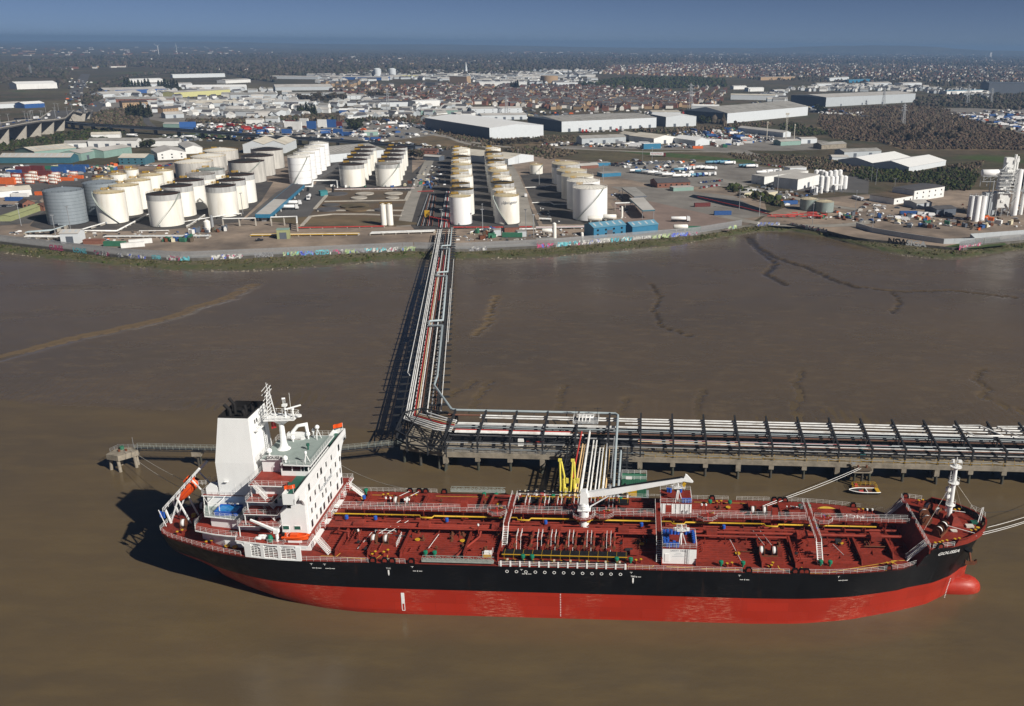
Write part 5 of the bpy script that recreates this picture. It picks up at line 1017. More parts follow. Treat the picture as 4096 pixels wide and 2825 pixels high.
for x in(-8,-1.4):b.beam((x,15.2,10.6),(x,15.2,14),.12);b.beam((x-1.2,15.2,13.6),(x+1.2,15.2,13.6),.1)
b.obj('valve_platform',lp)
rr=random.Random(5)
for i in range(26):
 x=rr.uniform(-8.5,7.5);y=rr.uniform(-31.5,-24.5);b=MB(rr.choice(('rust','steel_grey','dark_steel','pipe_red','arm_cream','rail_white')));b.cyl((x,y,4.6),.14,rr.uniform(.6,2),6);b.box(x-.3,x+.3,y-.25,y+.25,5.2,5.8);b.obj('valve',lp)
MB('rail_white').rail([(-9.5,-32.2,4.6),(8.4,-32.2,4.6)],1.1,3,1.8,.05).obj('rail',lp)
b=MB('rail_white').stair((-16.6,-32,5),(-14.4,-31,9),.9,True,9);b.obj('shore_gangway',lp)
# ---- yellow loading arms
def arm(x,y,lab,lean):
 a=empty('marine_loader',JW(X0+x,y,4.6),JA,lab,'loading arm','marine loading arms')
 MB('arm_yellow').cyl((0,0,0),.45,5.4,12).box(-.9,.9,-.7,.7,0,.3).box(.2,1.1,-.5,.5,1.0,3.4).obj('riser',a)
 MB('arm_yellow').tube([(-1.2,-.7,.6),(-.9,-.5,4),(-.55+lean,0,9.4),(-.45+lean,.1,9.9)],.28,10).obj('outer_arm',a)
 MB('arm_yellow').tube([(0,0,5.4),(.1,0,6),(-.1+lean,0,9.2),(-.45+lean,.1,10)],.26,10).obj('inner_arm',a)
 MB('arm_yellow').beam((-.5+lean,-.3,9.8),(-.5+lean,.4,9.8),.9,.5).obj('sheave',a);MB('arm_yellow').box(.5,1.2,-.4,.4,4.6,5.6).obj('counterweight',a)
 MB('arm_yellow').tube([(-1.2,-.7,.6),(-1.2,-1.6,.2),(-1.2,-3.2,.5)],.25,8).obj('coupling',a);a.scale=(1,1,1.22)
arm(-7.9,-27,'yellow marine loading arm folded upright, left one of the pair',-.5);arm(-5.2,-27,'yellow marine loading arm folded upright, right one of the pair',.1)
MB('concrete').box(-15.5,-9.6,-31.6,-25,3.6,4.6).obj('arm_deck',lp)
for x,y in((-14.6,-27),(-11,-30),(-13,-26)):MB('pile').cyl((x,y,-4),.45,7.8,10).obj('arm_pile',lp)
MB('pipe_red').cyl((-13.4,-29,4.6),.5,3.4,10).tube([(-13.4,-29,7.4),(-12,-29.4,7.4)],.3,8).cyl((-12,-29.6,4.6),.3,2,8).obj('fire_tower',lp);MB('rail_white').tube([(-11.4,-29,5.4),(-9.6,-29.2,5.4)],.28,8).tube([(-11,-28,6),(-9.9,-28,6)],.2,8).obj('hose',lp)
# ---- green and yellow shelter
sh=empty('jetty_shelter',JW(55.2,-20.6,0),JA,'green and yellow boxy shelter beside the jetty loading platform','shelter')
MB('green_box').box(-3.3,3.3,-1.8,1.8,4.2,9.2).obj('body',sh)
for x in np.arange(-3,3.2,.5):piece('corrugation','green_box',sh,x-.07,x+.07,-1.87,-1.8,4.3,9.1)
MB('yellow').box(-3.,.8,-1.95,-1.86,4.4,7.6).obj('yellow_panel',sh);MB('rail_white').rail([(-3.3,-1.8,9.2),(3.3,-1.8,9.2),(3.3,1.8,9.2),(-3.3,1.8,9.2)],1.,3,1.6,.05,True).box(-2.2,-.6,-1.86,-1.82,9.3,10.1).obj('roof_rail',sh);MB('steel_grey').box(-4,4,-2.2,2.2,3.9,4.2).obj('base',sh)
for x in(-3,3):MB('pile').cyl((x,0,-4),.4,7.9,8).obj('pile',sh)
# ---- mooring dolphin on the left with its footbridge
do=empty('mooring_dolphin',(-141.6,236.6,0),0,'square concrete mooring dolphin on raking piles at the end of the footbridge','dolphin')
MB('concrete').prism([(-3.6,-1.6),(.4,-2.8),(4.2,1.2),(3.6,3.4),(-2.4,3.0)],2.8,4.4).obj('cap',do)
for x,y,dx in((-3,-.6,-.5),(-.2,-2,.6),(3,1,.5),(2.4,2.8,.8),(-1.8,2.6,-.3)):MB('concrete').tube([(x,y,3),(x+dx,y-.4,-4)],.5,8).obj('pile',do)
MB('rust').cyl((-.8,.4,4.4),.35,.6,10).cyl((1,.8,4.4),.35,.6,10).obj('mooring_hook',do);MB('green_box').cyl((-.8,2.,4.4),.6,.9,10).obj('green_drum',do);MB('steel_grey').rail([(-3.2,0,4.4),(-2.2,2.8,4.4),(3.4,3.1,4.4),(4,1.4,4.4)],1.1,3,1.5,.05).obj('rail',do);MB('steel_grey').cyl((2.2,2.9,4.4),.06,3.4,5).obj('lamp_post',do)
def bridge(name,a,c_,label,z=4.6):
 a=np.array(a);c_=np.array(c_);L=float(np.linalg.norm(c_-a));o=empty(name,(a[0],a[1],0),math.atan2(c_[1]-a[1],c_[0]-a[0]),label,'footbridge')
 MB('dark_steel').box(0,L,-.7,.7,z,z+.1).beam((0,-.75,z-.4),(L,-.75,z-.4),.12,.2).beam((0,.75,z-.4),(L,.75,z-.4),.12,.2).obj('deck',o)
 b=MB('dark_steel');n_=int(L/1.3)
 for i in range(n_):
  for y in(-.75,.75):b.beam((L*i/n_,y,z-.4+(.4 if i%2 else 0)),(L*(i+1)/n_,y,z-(.4 if i%2 else 0)),.08)
 b.obj('lattice',o)
 for y in(-.7,.7):MB('gang_grey').rail([(0,y,z+.1),(L,y,z+.1)],1.15,3,1.9,.055).obj('handrail',o)
 return o
bridge('footbridge',(-138.4,239.),(-84.,237.6),'long straight steel footbridge leading out to the left dolphin');bridge('footbridge',(-84.,237.6),(-62,244.),'short bent steel footbridge joining the black steel corner')
for x,y in((-120.6,238.8),(-84,237.8)):
 o=empty('bridge_pier',(x,y,0),0,'concrete capped pier under the middle of the footbridge' if x<-100 else 'concrete capped pier at the bend of the footbridge behind the ship','pier');MB('concrete').prism([(-1.4,-1),(1.4,-1),(1.1,1.6),(-1.1,1.6)],2.6,4.1).obj('cap',o)
 for dy in(-.2,1.3):MB('pile').tube([(.1*dy,dy,2.7),(0,dy-.3,-4)],.34,8).obj('pile',o)
# ---- dolphin with pontoon and work boat on the right
d2=empty('mooring_dolphin',(71.6,232.4,0),0,'timber and steel dolphin in front of the jetty above the yellow pontoon','dolphin');MB('concrete').box(-2.6,2.6,-2.2,3.2,3.4,4.3).obj('cap',d2);MB('timber').box(-2.4,2.4,-2.6,-.4,4.3,4.7).obj('timber_deck',d2)
for x,y in((-2,-1.6),(2,-1.6),(-2,2.4),(2,2.4),(0,-1.8)):MB('pile').tube([(x,y,3.6),(x*1.25,y*1.1,-4)],.36,8).obj('pile',d2)
for x in(-1.2,1.2):MB('rust').cyl((x,-1.2,4.7),.3,.7,8).obj('mooring_hook',d2)
MB('steel_grey').rail([(-2.5,.4,4.3),(-2.5,3,4.3),(2.5,3,4.3),(2.5,.4,4.3)],1.1,2,1.4,.05).box(-2.6,-1.6,.3,.36,4.9,5.6).obj('rail',d2)
pn=empty('pontoon',(72.,228.8,WZ),.03,'small rust-red pontoon with yellow rails below the dolphin','pontoon');MB('rust').box(-3.4,3.4,-1.2,1.2,-.3,.5).obj('float',pn);MB('yellow').rail([(-3.3,-1.1,.5),(-1.9,-1.1,.5)],1.1,2,1,.07).rail([(-3.3,-1.1,.5),(-3.3,1.1,.5),(3.3,1.1,.5),(3.3,-1.1,.5)],1.1,2,1.2,.07).beam((-1,-1.2,.55),(2,-1.2,.55),.3,.3).obj('rail',pn);MB('pipe_red').box(-2.6,-1.8,.2,.9,.5,1.3).obj('life_ring_box',pn)
bt=empty('work_boat',(71.3,226.2,WZ),PI+.02,'open black work boat with a yellow end floating by the dolphin','boat')
b=MB('black');vs=boat_hull(b,8.6,2.8,.9);b.obj('hull',bt);b=MB('rail_white');n_=12
for s_ in(0,3):b.tube([vs[i*4+s_]for i in range(12)],.12,6)
b.obj('gunwale',bt);MB('rust').add([(vs[i*4+j][0],vs[i*4+j][1]*.9,.35)for i in range(1,11)for j in(1,2)],[(2*i,2*i+2,2*i+3,2*i+1)for i in range(9)]).obj('floor',bt);MB('yellow').prism([(-4.25,-1.2),(-3.2,-1.35),(-3.2,1.35),(-4.25,1.2)],.8,1.05).obj('yellow_stern',bt);MB('rail_white').box(-.8,-.6,-1.2,1.2,.5,1.0).obj('thwart',bt);MB('pipe_red').box(.2,1.4,-.5,.4,.4,.8).obj('engine_box',bt)
# ---- mooring lines
def rope(a,c_,sag,r,label,m='rope_white',n_=9):
 a,c_=Vector(a),Vector(c_);pts=[a.lerp(c_,i/n_)-Vector((0,0,sag*4*(i/n_)*(1-i/n_)))for i in range(n_+1)]
 MB(m).tube(pts,r,5).obj('mooring_line',None,label=label,cat='mooring line')
fa=SW(141.6,16,D+.6);rope(fa,(70.4,230.2,5.1),.25,.055,'white mooring line from the far rail to the timber dolphin, upper of two');rope(SW(142.6,16,D+.6),(71.,230.2,4.9),.45,.055,'white mooring line from the far rail to the timber dolphin, lower of two')
rope(SW(184.3,-3.5,FC+1),(121.2,215,2.8),.5,.05,'white bow mooring line leaving the picture at the right, upper one');rope(SW(182.6,-5.6,FC+.9),(120.3,213,2.6),.6,.05,'white bow mooring line leaving the picture at the right, middle one');rope(SW(180.6,-7.,FC+.8),(119.9,212.6,2.4),.7,.05,'white bow mooring line leaving the picture at the right, lowest one');rope(SW(183.8,4,FC+.6),SW(226,38,7.),2.4,.05,'thin dark line from the bow to the far jetty','dark_steel')
rope(SW(2,9,D+.6),(-140.6,236.6,4.9),1.4,.05,'thin stern mooring line to the concrete dolphin, left one','rope');rope(SW(6,10.6,D+.6),(-139,237.,4.9),1.4,.05,'thin stern mooring line to the concrete dolphin, right one','rope');rope(SW(50.4,16,D+.8),(-84,237.6,4.6),2.,.05,'thin mooring line from the far rail back to the footbridge bend','rope')
# ------------------------------------------------------------------ storage tanks of the terminal
SC=2.1036
CROP={'A':(0,500,SC),'B':(1000,500,2.314),'C':(1700,500,SC),'D':(2700,450,1.6576),'F1':(0,130,SC),'F2':(1000,130,SC),'F3':(2000,130,SC),'F4':(3000,130,2.1113),'P':(0,0,1)}
def PX(c,x,y):a=CROP[c];return a[0]+x/a[2],a[1]+y/a[2]
def GP(c,x,y,z=LZ):return G(*PX(c,x,y),z)
ORD=['nearest the river','second from the river','third from the river','fourth from the river','fifth from the river','sixth from the river','seventh from the river','eighth from the river','ninth from the river','farthest from the river']
def tank(p,r,h,shell,band,roof,rail_m,label,group,ribs=False,stair=None,courses=0,platform=True,name='storage_tank',seg=40):
 t=empty(name,(p[0],p[1],LZ),0,label,'storage tank',group);n_=seg
 hb_=h*.82 if band else h
 b=MB(shell);b.smooth=True;b.lathe([(r,.15),(r,hb_)],n_);b.obj('shell',t)
 if band:b=MB(band);b.smooth=True;b.lathe([(r+.04,hb_),(r+.04,h)],n_);b.smooth=False;b.use(shell).lathe([(r+.1,hb_-.1),(r+.1,hb_+.1)],n_);b.obj('stained_band',t)
 b=MB(roof);b.smooth=True;rh=r*.16;b.lathe([(r+.06,h),(r*.66,h+rh*.45),(r*.33,h+rh*.8),(.05,h+rh)],n_);b.smooth=False;ro=b.obj('roof',t)
 if ribs:
  for i in range(24):a=2*PI*i/24;MB('roof_grey').beam((math.cos(a)*r*.98,math.sin(a)*r*.98,h+.12),(math.cos(a)*.8,math.sin(a)*.8,h+rh+.1),.22,.2).obj('roof_rib',ro)
 MB('black').lathe([(r+.5,.02),(r+.5,.25),(r-.1,.25)],n_).obj('foundation_ring',t)
 for k in range(1,courses+1):MB('dark_steel').lathe([(r+.03,hb_*k/(courses+1)-.05),(r+.06,hb_*k/(courses+1)),(r+.03,hb_*k/(courses+1)+.05)],n_).obj('course_seam',t)
 MB(rail_m).rail([(math.cos(2*PI*i/20)*(r-.1),math.sin(2*PI*i/20)*(r-.1),h+.05)for i in range(20)],1.0,2,3,.07,True).obj('rim_rail',t)
 if platform:
  a=2.4;c_=(math.cos(a)*r*.88,math.sin(a)*r*.88);MB('yellow').rail([(c_[0]-1.8,c_[1]-1.4,h+.5),(c_[0]+2.4,c_[1]-1.8,h+.6),(c_[0]+2.4,c_[1]+1.4,h+.6),(c_[0]-1.8,c_[1]+1.4,h+.5)],1.3,3,1.2,.13,True).beam((c_[0],c_[1],h+.6),(0,0,h+rh+.3),.8,.12).obj('roof_platform',t)
 MB(shell).cyl((0,0,h+rh-.05),.35,.6,8).box(-.5,.1,-.5,.1,h+rh,h+rh+.3).obj('roof_vent',t)
 if stair:
  a0,a1=stair;k=26;b=MB('gang_grey');pts=[]
  for i in range(k+1):a=a0+(a1-a0)*i/k;pts.append((math.cos(a)*(r+.55),math.sin(a)*(r+.55),.3+(h-.1)*i/k))
  for p_,q_ in zip(pts[:-1],pts[1:]):b.beam(p_,q_,.95,.2);b.beam((p_[0]*1.04,p_[1]*1.04,p_[2]+1),(q_[0]*1.04,q_[1]*1.04,q_[2]+1),.1)
  b.obj('spiral_stair',t)
 MB('wall_grey').box(-.4,.4,-r-.3,-r+.1,.6,1.5).obj('manhole',t)
 return t
def rim(c,xl,xr,y,h):
 """centre and radius of a tank whose near rim shows at this place"""
 px,py=PX(c,(xl+xr)/2,y);p=G(px,py,LZ+h);r=(xr-xl)/2/CROP[c][2]/PXM(p);v=p[:2]/np.linalg.norm(p[:2]);return p[:2]+v*r,r
def column(c,rows,h,lab,group,**kw):
 for i,row in enumerate(rows):
  p,r=rim(c,*row[:3],row[3]if len(row)>3 and row[3]else h);o=dict(kw)
  if len(row)>4:o.update(row[4])
  hh=row[3]if len(row)>3 and row[3]else h
  tank(p,r,hh,o.get('shell','tank_white'),o.get('band'),o.get('roof','roof_pale'),o.get('rail','yellow'),f"{o.get('look', 'white')} tank, {ORD[i]} in {lab}",group,o.get('ribs',False),o.get('stair'),o.get('courses',0),o.get('platform',True))
ST=(-1.2,-2.75);ST2=(-1.9,-.35)
BL=dict(shell='tank_white',band='tank_band',roof='roof_soot',rail='rust',look='white sooty-roofed')
# grey pair at the far left
for i,(p,r,h)in enumerate((((-352.1,577.2),11.6,20.9),((-346.5,611),11.,20.9))):
 tank(p,r,h,'tank_grey',None,'tank_grey','dark_steel',['front grey ringed storage tank standing nearest the left end of the wall','rear grey ringed storage tank behind the other grey one'][i],'grey ringed tanks',False,None,9,False)
column('A',[(803,1040,582,19.2,dict(stair=(-.75,-2.75))),(930,1160,523),(1050,1260,478),(1160,1365,433),(1300,1450,392)],19.5,'the cream-roofed row right of the grey tanks','cream-roofed tank row')
column('A',[(782,950,467,17),(920,1060,422,17),(1045,1160,382,17)],17,'the low row behind the grey tanks','low cream tank row')
column('A',[(1240,1510,595,20,dict(stair=(-1.75,-.1))),(1360,1615,528),(1465,1710,480),(1570,1805,428,19.5,dict(roof='roof_grey')),(1660,1885,388,19.5,dict(roof='tank_greygreen'))],20,'the left sooty-roofed row','left sooty tank row',**BL)
column('A',[(1735,1980,528),(1825,2060,478),(1905,2135,432)],20,'the middle sooty-roofed row','middle sooty tank row',**BL)
column('A',[(1480,1785,328),(1612,1893,278),(1715,1995,228)],13,'the broad pale row','broad pale tank row',shell='tank_stained',roof='roof_white',look='broad weathered pale')
column('A',[(1925,2220,322,16.8,dict(stair=(-1.9,-.4)))],16.8,'the broad streaked row','broad streaked tank row',shell='tank_stained',roof='roof_soot',rail='rust',look='broad streaked dark-roofed',platform=False)
for i,(p,r)in enumerate((((-312.6,802.1),13.6),((-321.5,849.4),14.2))):tank(p,r,16.8,'tank_stained',None,'roof_soot','rust',f'broad streaked dark-roofed storage tank, {ORD[i+1]} in the broad streaked row','broad streaked tank row',platform=False)
column('B',[(348,555,308,21.6,dict(stair=(-1.9,-.5))),(405,600,274),(455,645,240),(505,690,210),(550,725,177)],21.4,'the tall white row','tall white tank row',shell='tank_purewhite',roof='roof_white',ribs=False,look='tall white cone-roofed',courses=3,rail='rail_white',platform=False)
column('B',[(825,1055,378),(865,1085,333),(902,1113,293),(935,1140,255),(972,1168,218)],17.5,'the left row above the empty bund','left bund tank row',**BL)
column('B',[(1158,1388,372,17.7,dict(roof='roof_grey',stair=(-1.9,-.3))),(1185,1405,331),(1215,1423,291),(1238,1440,253),(1255,1455,218)],17.7,'the right row above the empty bund','right bund tank row',**BL)
W_=dict(roof='roof_white',look='white');K_=dict(shell='tank_white',band='tank_band',roof='roof_soot',look='white sooty-roofed');G_=dict(band='tank_band',roof='roof_pale',look='white grey-banded')
column('C',[(203,388,613,18,dict(shell='tank_purewhite',look='clean bright white')),(210,410,553,17.4,K_),(213,378,502,17,K_),(215,405,443,17,W_),(218,368,396,16.5,G_),(218,395,343,16.5,G_),(222,363,306,16,W_),(225,385,273,16,K_),(228,362,237,15.5,W_),(230,380,207,15.5,W_)],17,'the row behind the trestle','trestle tank row')
column('C',[(580,793,608,18.1,dict(stair=(-1.4,-2.8),look='lettered white')),(568,768,558,18,W_),(552,752,498,17.5,K_),(563,728,443,17.5,W_),(528,710,397,17,G_),(517,690,347,17,W_),(513,673,307,16.5,K_),(505,660,272,16,G_),(500,648,237,16,K_),(508,637,203,15.5,W_)],17,'the row just right of the trestle tanks','second tank row')
nav=[o for o in C.objects if o.get('label','').startswith('lettered white')][0]
rN=PXM((nav.location.x,nav.location.y,15));rad=max(v.co.x for v in nav.children[0].data.vertices)
for i,ch in enumerate('Navigator'):
 a=-PI/2+.36-.02+(i-4)*.135+.0;a=-1.62+i*.125;text('tank_lettering',ch,'wall_dgrey',2.4,nav,(math.cos(a)*(rad+.06),math.sin(a)*(rad+.06),14.6),(PI/2,0,a+PI/2),bold=.02)
column('C',[(1240,1538,545,21.2,dict(stair=(-2.3,-.75))),(1190,1475,487,20),(1145,1420,443,17.5,dict(ribs=False,roof='roof_pale',shell='tank_white')),(1105,1365,398,16.7,dict(ribs=False,roof='roof_pale',band='tank_band')),(1065,1305,338,16.7,dict(ribs=False,roof='roof_pale',band='tank_band'))],20,'the broad row right of the access road','broad white tank row',shell='tank_purewhite',roof='roof_white',ribs=True,look='broad white',rail='rail_white')
tank((-70.1,829.1),5.9,8.1,'tank_white',None,'roof_pale','yellow','lone small white tank behind the broad white row',None,stair=ST2,platform=False)
for i,(p,r,h)in enumerate((((142.7,655),6.5,8.0),((152.5,648.2),6.5,7.4))):tank(p,r,h,'tank_greygreen',None,'roof_pale','steel_grey',['low grey-green water tank behind its twin by the roundabout','low grey-green water tank in front by the roundabout'][i],'low water tanks',platform=False)
# two slim white silos in the bund
for i,x in enumerate((1243,1300)):
 p=GP('B',x,932);o=empty('slim_silo',(p[0],p[1],LZ),0,['slim white upright vessel in the bund, left one','slim white upright vessel in the bund, right one'][i],'vessel','slim vessels');MB('tank_white').cyl((0,0,.6),2.,13,18).cyl((0,0,13.6),2.,.8,18,.6).obj('shell',o);MB('yellow').rail([(1.9*math.cos(t),1.9*math.sin(t),13.7)for t in np.linspace(0,2*PI,9)],1.1,2,1.2,.08).obj('rail',o);MB('concrete').cyl((0,0,0),2.3,.6,16).obj('base',o)
# ------------------------------------------------------------------ ground patches, flood wall, fences, terminal buildings
PZ=[LZ]
def patch(name,m,c,pts,label,world=False):
 PZ[0]+=.004;P=[(p[0],p[1])for p in(pts if world else[GP(c,*q)for q in pts])]
 b=MB(m);k=len(P);ar=sum(P[i][0]*P[(i+1)%k][1]-P[(i+1)%k][0]*P[i][1]for i in range(k));P=P if ar>0 else P[::-1]
 b.add([(x,y,PZ[0])for x,y in P],[tuple(range(k))]);return b.obj(name,kind='structure',label=label,cat='ground')
def strip(name,m,P,w,label,z=None):
 PZ[0]+=.004;z=z or PZ[0];P=[np.array(p[:2])for p in P];L=[];R=[]
 for i in range(len(P)):
  d=P[min(i+1,len(P)-1)]-P[max(i-1,0)];d=d/np.linalg.norm(d);n_=np.array([-d[1],d[0]])*w/2;L.append(P[i]+n_);R.append(P[i]-n_)
 k=len(P);b=MB(m).add([(*p,z)for p in L]+[(*p,z)for p in R],[(k+i,k+i+1,i+1,i)for i in range(k-1)]);return b.obj(name,kind='structure',label=label,cat='road')
def smooth(P,n_=6):
 P=[np.array(p[:2],float)for p in P];out=[]
 for i in range(len(P)-1):
  a,b_,c_,d=P[max(i-1,0)],P[i],P[i+1],P[min(i+2,len(P)-1)]
  for k in range(n_):t=k/n_;out.append(.5*((2*b_)+(-a+c_)*t+(2*a-5*b_+4*c_-d)*t*t+(-a+3*b_-3*c_+d)*t**3))
 return out+[P[-1]]
xw=np.arange(-440,92,8.);patch('terminal_yard','yard_brown',None,[(x,ywall(x)+.6)for x in xw]+[(110,640),(120,720),(60,800),(0,900),(-80,960),(-300,960),(-470,860),(-520,640)],'brown gravel and concrete ground of the tank terminal',True)
patch('yard_ground','yard_brown',None,[(x,ywall(x)+.8)for x in np.arange(93,330,8.)]+[(420,640),(420,760),(260,760),(150,700),(112,640)],'brown yard behind the right end of the flood wall',True)
strip('riverside_road','road_pale',[(x,ywall(x)+7.5)for x in np.arange(-430,84,8.)],8.,'pale service road behind the flood wall')
patch('tank_bund_floor','yard_dark_shade','C',[(-330,600),(130,190),(690,250),(960,850),(230,880),(-90,880)],'dark bund floor with painted shade round the trestle tanks');patch('tank_bund_floor','yard_dark_shade','C',[(800,420),(1100,400),(1600,800),(1570,835),(990,835)],'dark bund floor with painted shade round the broad white tanks')
patch('tank_bund_floor','yard_dark_shade','A',[(250,850),(560,470),(1500,420),(2300,480),(2200,640),(2010,820),(1330,890),(430,900)],'dark bund floor with painted shade round the left tanks');patch('tank_bund_floor','yard_dark_shade','B',[(600,560),(700,350),(1500,300),(1500,590),(820,600)],'dark bund floor with painted shade round the tanks above the empty bund')
patch('canopy_yard','asphalt','B',[(-60,880),(300,880),(520,900),(720,640),(690,560),(450,540),(250,620),(60,780)],'grey asphalt round the blue canopy');patch('empty_bund','bund_brown','B',[(470,945),(1400,942),(1470,610),(730,605)],'bare brown floor of the empty bund')
strip('access_road','road_pale',[GP('C',860,850),GP('C',820,690),GP('C',790,560),GP('C',740,430),GP('C',700,350)],11,'grey access road between the tank rows');strip('access_road','road_pale',[GP('B',1420,940),GP('B',1500,700),GP('B',1590,480),GP('B',1660,330)],9,'grey access road left of the trestle tanks');strip('access_road','asphalt',[GP('B',560,520),GP('B',700,440),GP('B',850,350)],9,'grey access road right of the tall white tanks')
patch('pink_yard','yard_pink','C',[(1560,660),(1880,640),(2320,720),(2600,830),(2560,890),(2000,880),(1690,830)],'pinkish paved lorry yard');patch('lorry_park','yard_grey','C',[(1380,330),(2000,300),(2700,330),(3180,400),(3050,470),(2540,520),(2000,520),(1560,430)],'pale lorry park full of tankers')
patch('apron','yard_grey','C',[(1880,640),(1560,520),(1900,520),(2600,600),(2900,760),(2600,800)],'grey apron between the lorry yards');patch('meadow','grass','C',[(1560,215),(1930,225),(2760,300),(2790,335),(2314,292),(1950,262)],'green strip of grass beyond the lorry park')
patch('mid_yard','yard_grey','C',[(900,190),(1320,175),(2100,170),(2700,210),(2850,270),(2300,215),(1500,200),(1000,210)],'grey yard in front of the small sheds');patch('store_yard','yard_grey','D',[(-30,200),(200,130),(620,130),(1000,190),(1150,240),(760,255),(300,250)],'grey storage yard among the sheds')
rb=smooth([GP('D',330,690),GP('D',560,735),GP('D',850,752),GP('D',1150,745),GP('D',1320,715),GP('D',1340,680),GP('D',1240,650),GP('D',1040,620),GP('D',760,560),GP('D',500,500),GP('D',250,430)]);strip('loop_road','road_pale',rb,9,'pale looping service road round the water tanks')
patch('right_yard','yard_brown','D',[(1230,640),(1700,600),(2400,640),(2400,800),(1960,800),(1760,830),(1330,760)],'brown construction yard beside the asphalt plant');patch('works_yard','asphalt','D',[(560,530),(960,520),(1280,540),(1290,430),(1150,420),(940,470),(760,520)],'asphalt yard at the white silos')
patch('pond','hull_black','D',[(120,545),(430,590),(640,660),(560,665),(330,620),(90,560)],'narrow dark pond between the roads');patch('container_yard','asphalt','A',[(-60,600),(-60,340),(300,330),(900,340),(1000,380),(700,500),(420,560),(330,640)],'asphalt container yard at the left');patch('container_yard','asphalt','A',[(-60,700),(330,640),(420,690),(250,830),(-60,850)],'asphalt parking ground left of the grey tanks')
patch('scrap_yard','yard_grey','F2',[(-200,860),(0,760),(800,740),(1600,800),(1600,900),(1100,930)],'grey yard full of parked lorries');patch('rough_ground','dry_grass','F2',[(1050,930),(1600,860),(2200,930),(2000,970),(1300,960)],'dry brown rough ground behind the tanks');patch('verge','dry_grass','C',[(480,200),(1000,130),(1260,140),(1250,175),(800,190)],'dry grass verge in front of the big warehouse')
patch('mid_town_ground','yard_grey','F1',[(700,640),(900,540),(1500,560),(2400,540),(2400,760),(1600,800),(1300,740)],'grey ground of the trading estate');patch('lorry_ground','yard_grey','F4',[(1600,640),(1900,640),(2400,660),(2400,880),(2100,800),(1750,700)],'pale ground of the far lorry park');patch('clearing','dry_grass','F4',[(330,790),(620,800),(690,860),(420,850)],'tan clearing in the scrub');patch('clearing','dry_grass','F4',[(900,905),(1500,880),(1500,905),(1000,925)],'tan strip in the scrub');patch('field','grass','F3',[(950,490),(1300,480),(1420,500),(1150,515),(980,512)],'green field behind the houses')
for q in((630,885,30),(1000,900,34),(760,870,20)):c_=GP('B',q[0],q[1]);patch('bare_earth','dry_grass',None,[(c_[0]+q[2]*math.cos(t)*(1+.3*math.sin(3*t+q[2])),c_[1]+q[2]*.5*math.sin(t))for t in np.linspace(0,2*PI,19)[:-1]],'patch of bare tan earth in the bund',True)
for x,y,m_,R in((750,745,'asphalt',6),(725,787,'roof_dark',8),(805,643,'roof_dark',8),(1062,641,'concrete_pale',7),(1010,680,'concrete_pale',6),(1330,640,'concrete_pale',7),(1320,680,'concrete_pale',5),(970,755,'dry_grass',10),(1000,785,'dry_grass',9),(1230,790,'roof_dark',6)):p=GP('B',x,y);MB(m_).cyl((p[0],p[1],LZ-.1),R,.9,24).obj('tank_pad',None,label=None,kind='structure')
b=MB('concrete_pale')
for L in([(480,935),(560,850),(760,830),(1040,830),(1400,845)],[(620,800),(700,795),(1420,795)],[(690,712),(1440,700),(1480,620)],[(600,780),(740,620)]):
 P=[GP('B',*q)for q in L]
 for p,q in zip(P[:-1],P[1:]):b.beam((p[0],p[1],LZ+.2),(q[0],q[1],LZ+.2),2.2,.8)
b.obj('bund_wall',kind='structure')
# ---- flood wall in panels with graffiti, palisade fence behind
fw=empty('flood_wall',(0,0,0),0,'long concrete river wall covered in graffiti','wall');pf=empty('palisade_fence',(0,0,0),0,'long grey palisade fence behind the graffiti wall','fence')
def wallpts(x0,x1,step):
 P=[np.array([x0,ywall(x0)])]
 for x in np.arange(x0,x1,.5):
  q=np.array([x,ywall(x)])
  if np.linalg.norm(q-P[-1])>=step:P.append(q)
 return P
WP=wallpts(-420,300,6.)
for p,q in zip(WP[:-1],WP[1:]):
 d=q-p;L=np.linalg.norm(d);a=math.atan2(d[1],d[0]);o=piece('wall_panel','wall_dark',fw,-.5,.5,-.5,.5,0,1);o.location=(*(p+q)/2,3.5);o.scale=(L-.08,.45,3.6);o.rotation_euler=(0,0,a)
 if p[0]<86 or p[0]>205:
  n_=np.array([-d[1],d[0]])/L;b=MB('steel_grey')
  for i in range(18):t=p+n_*2.4+d*i/18;b.obox((t[0],t[1],4.5),(.2,.06,4.1),a)
  for z in(5,8):b.beam((*(p+n_*2.4),z),(*(q+n_*2.4),z),.08,.1)
  b.obj('fence_panel',pf)
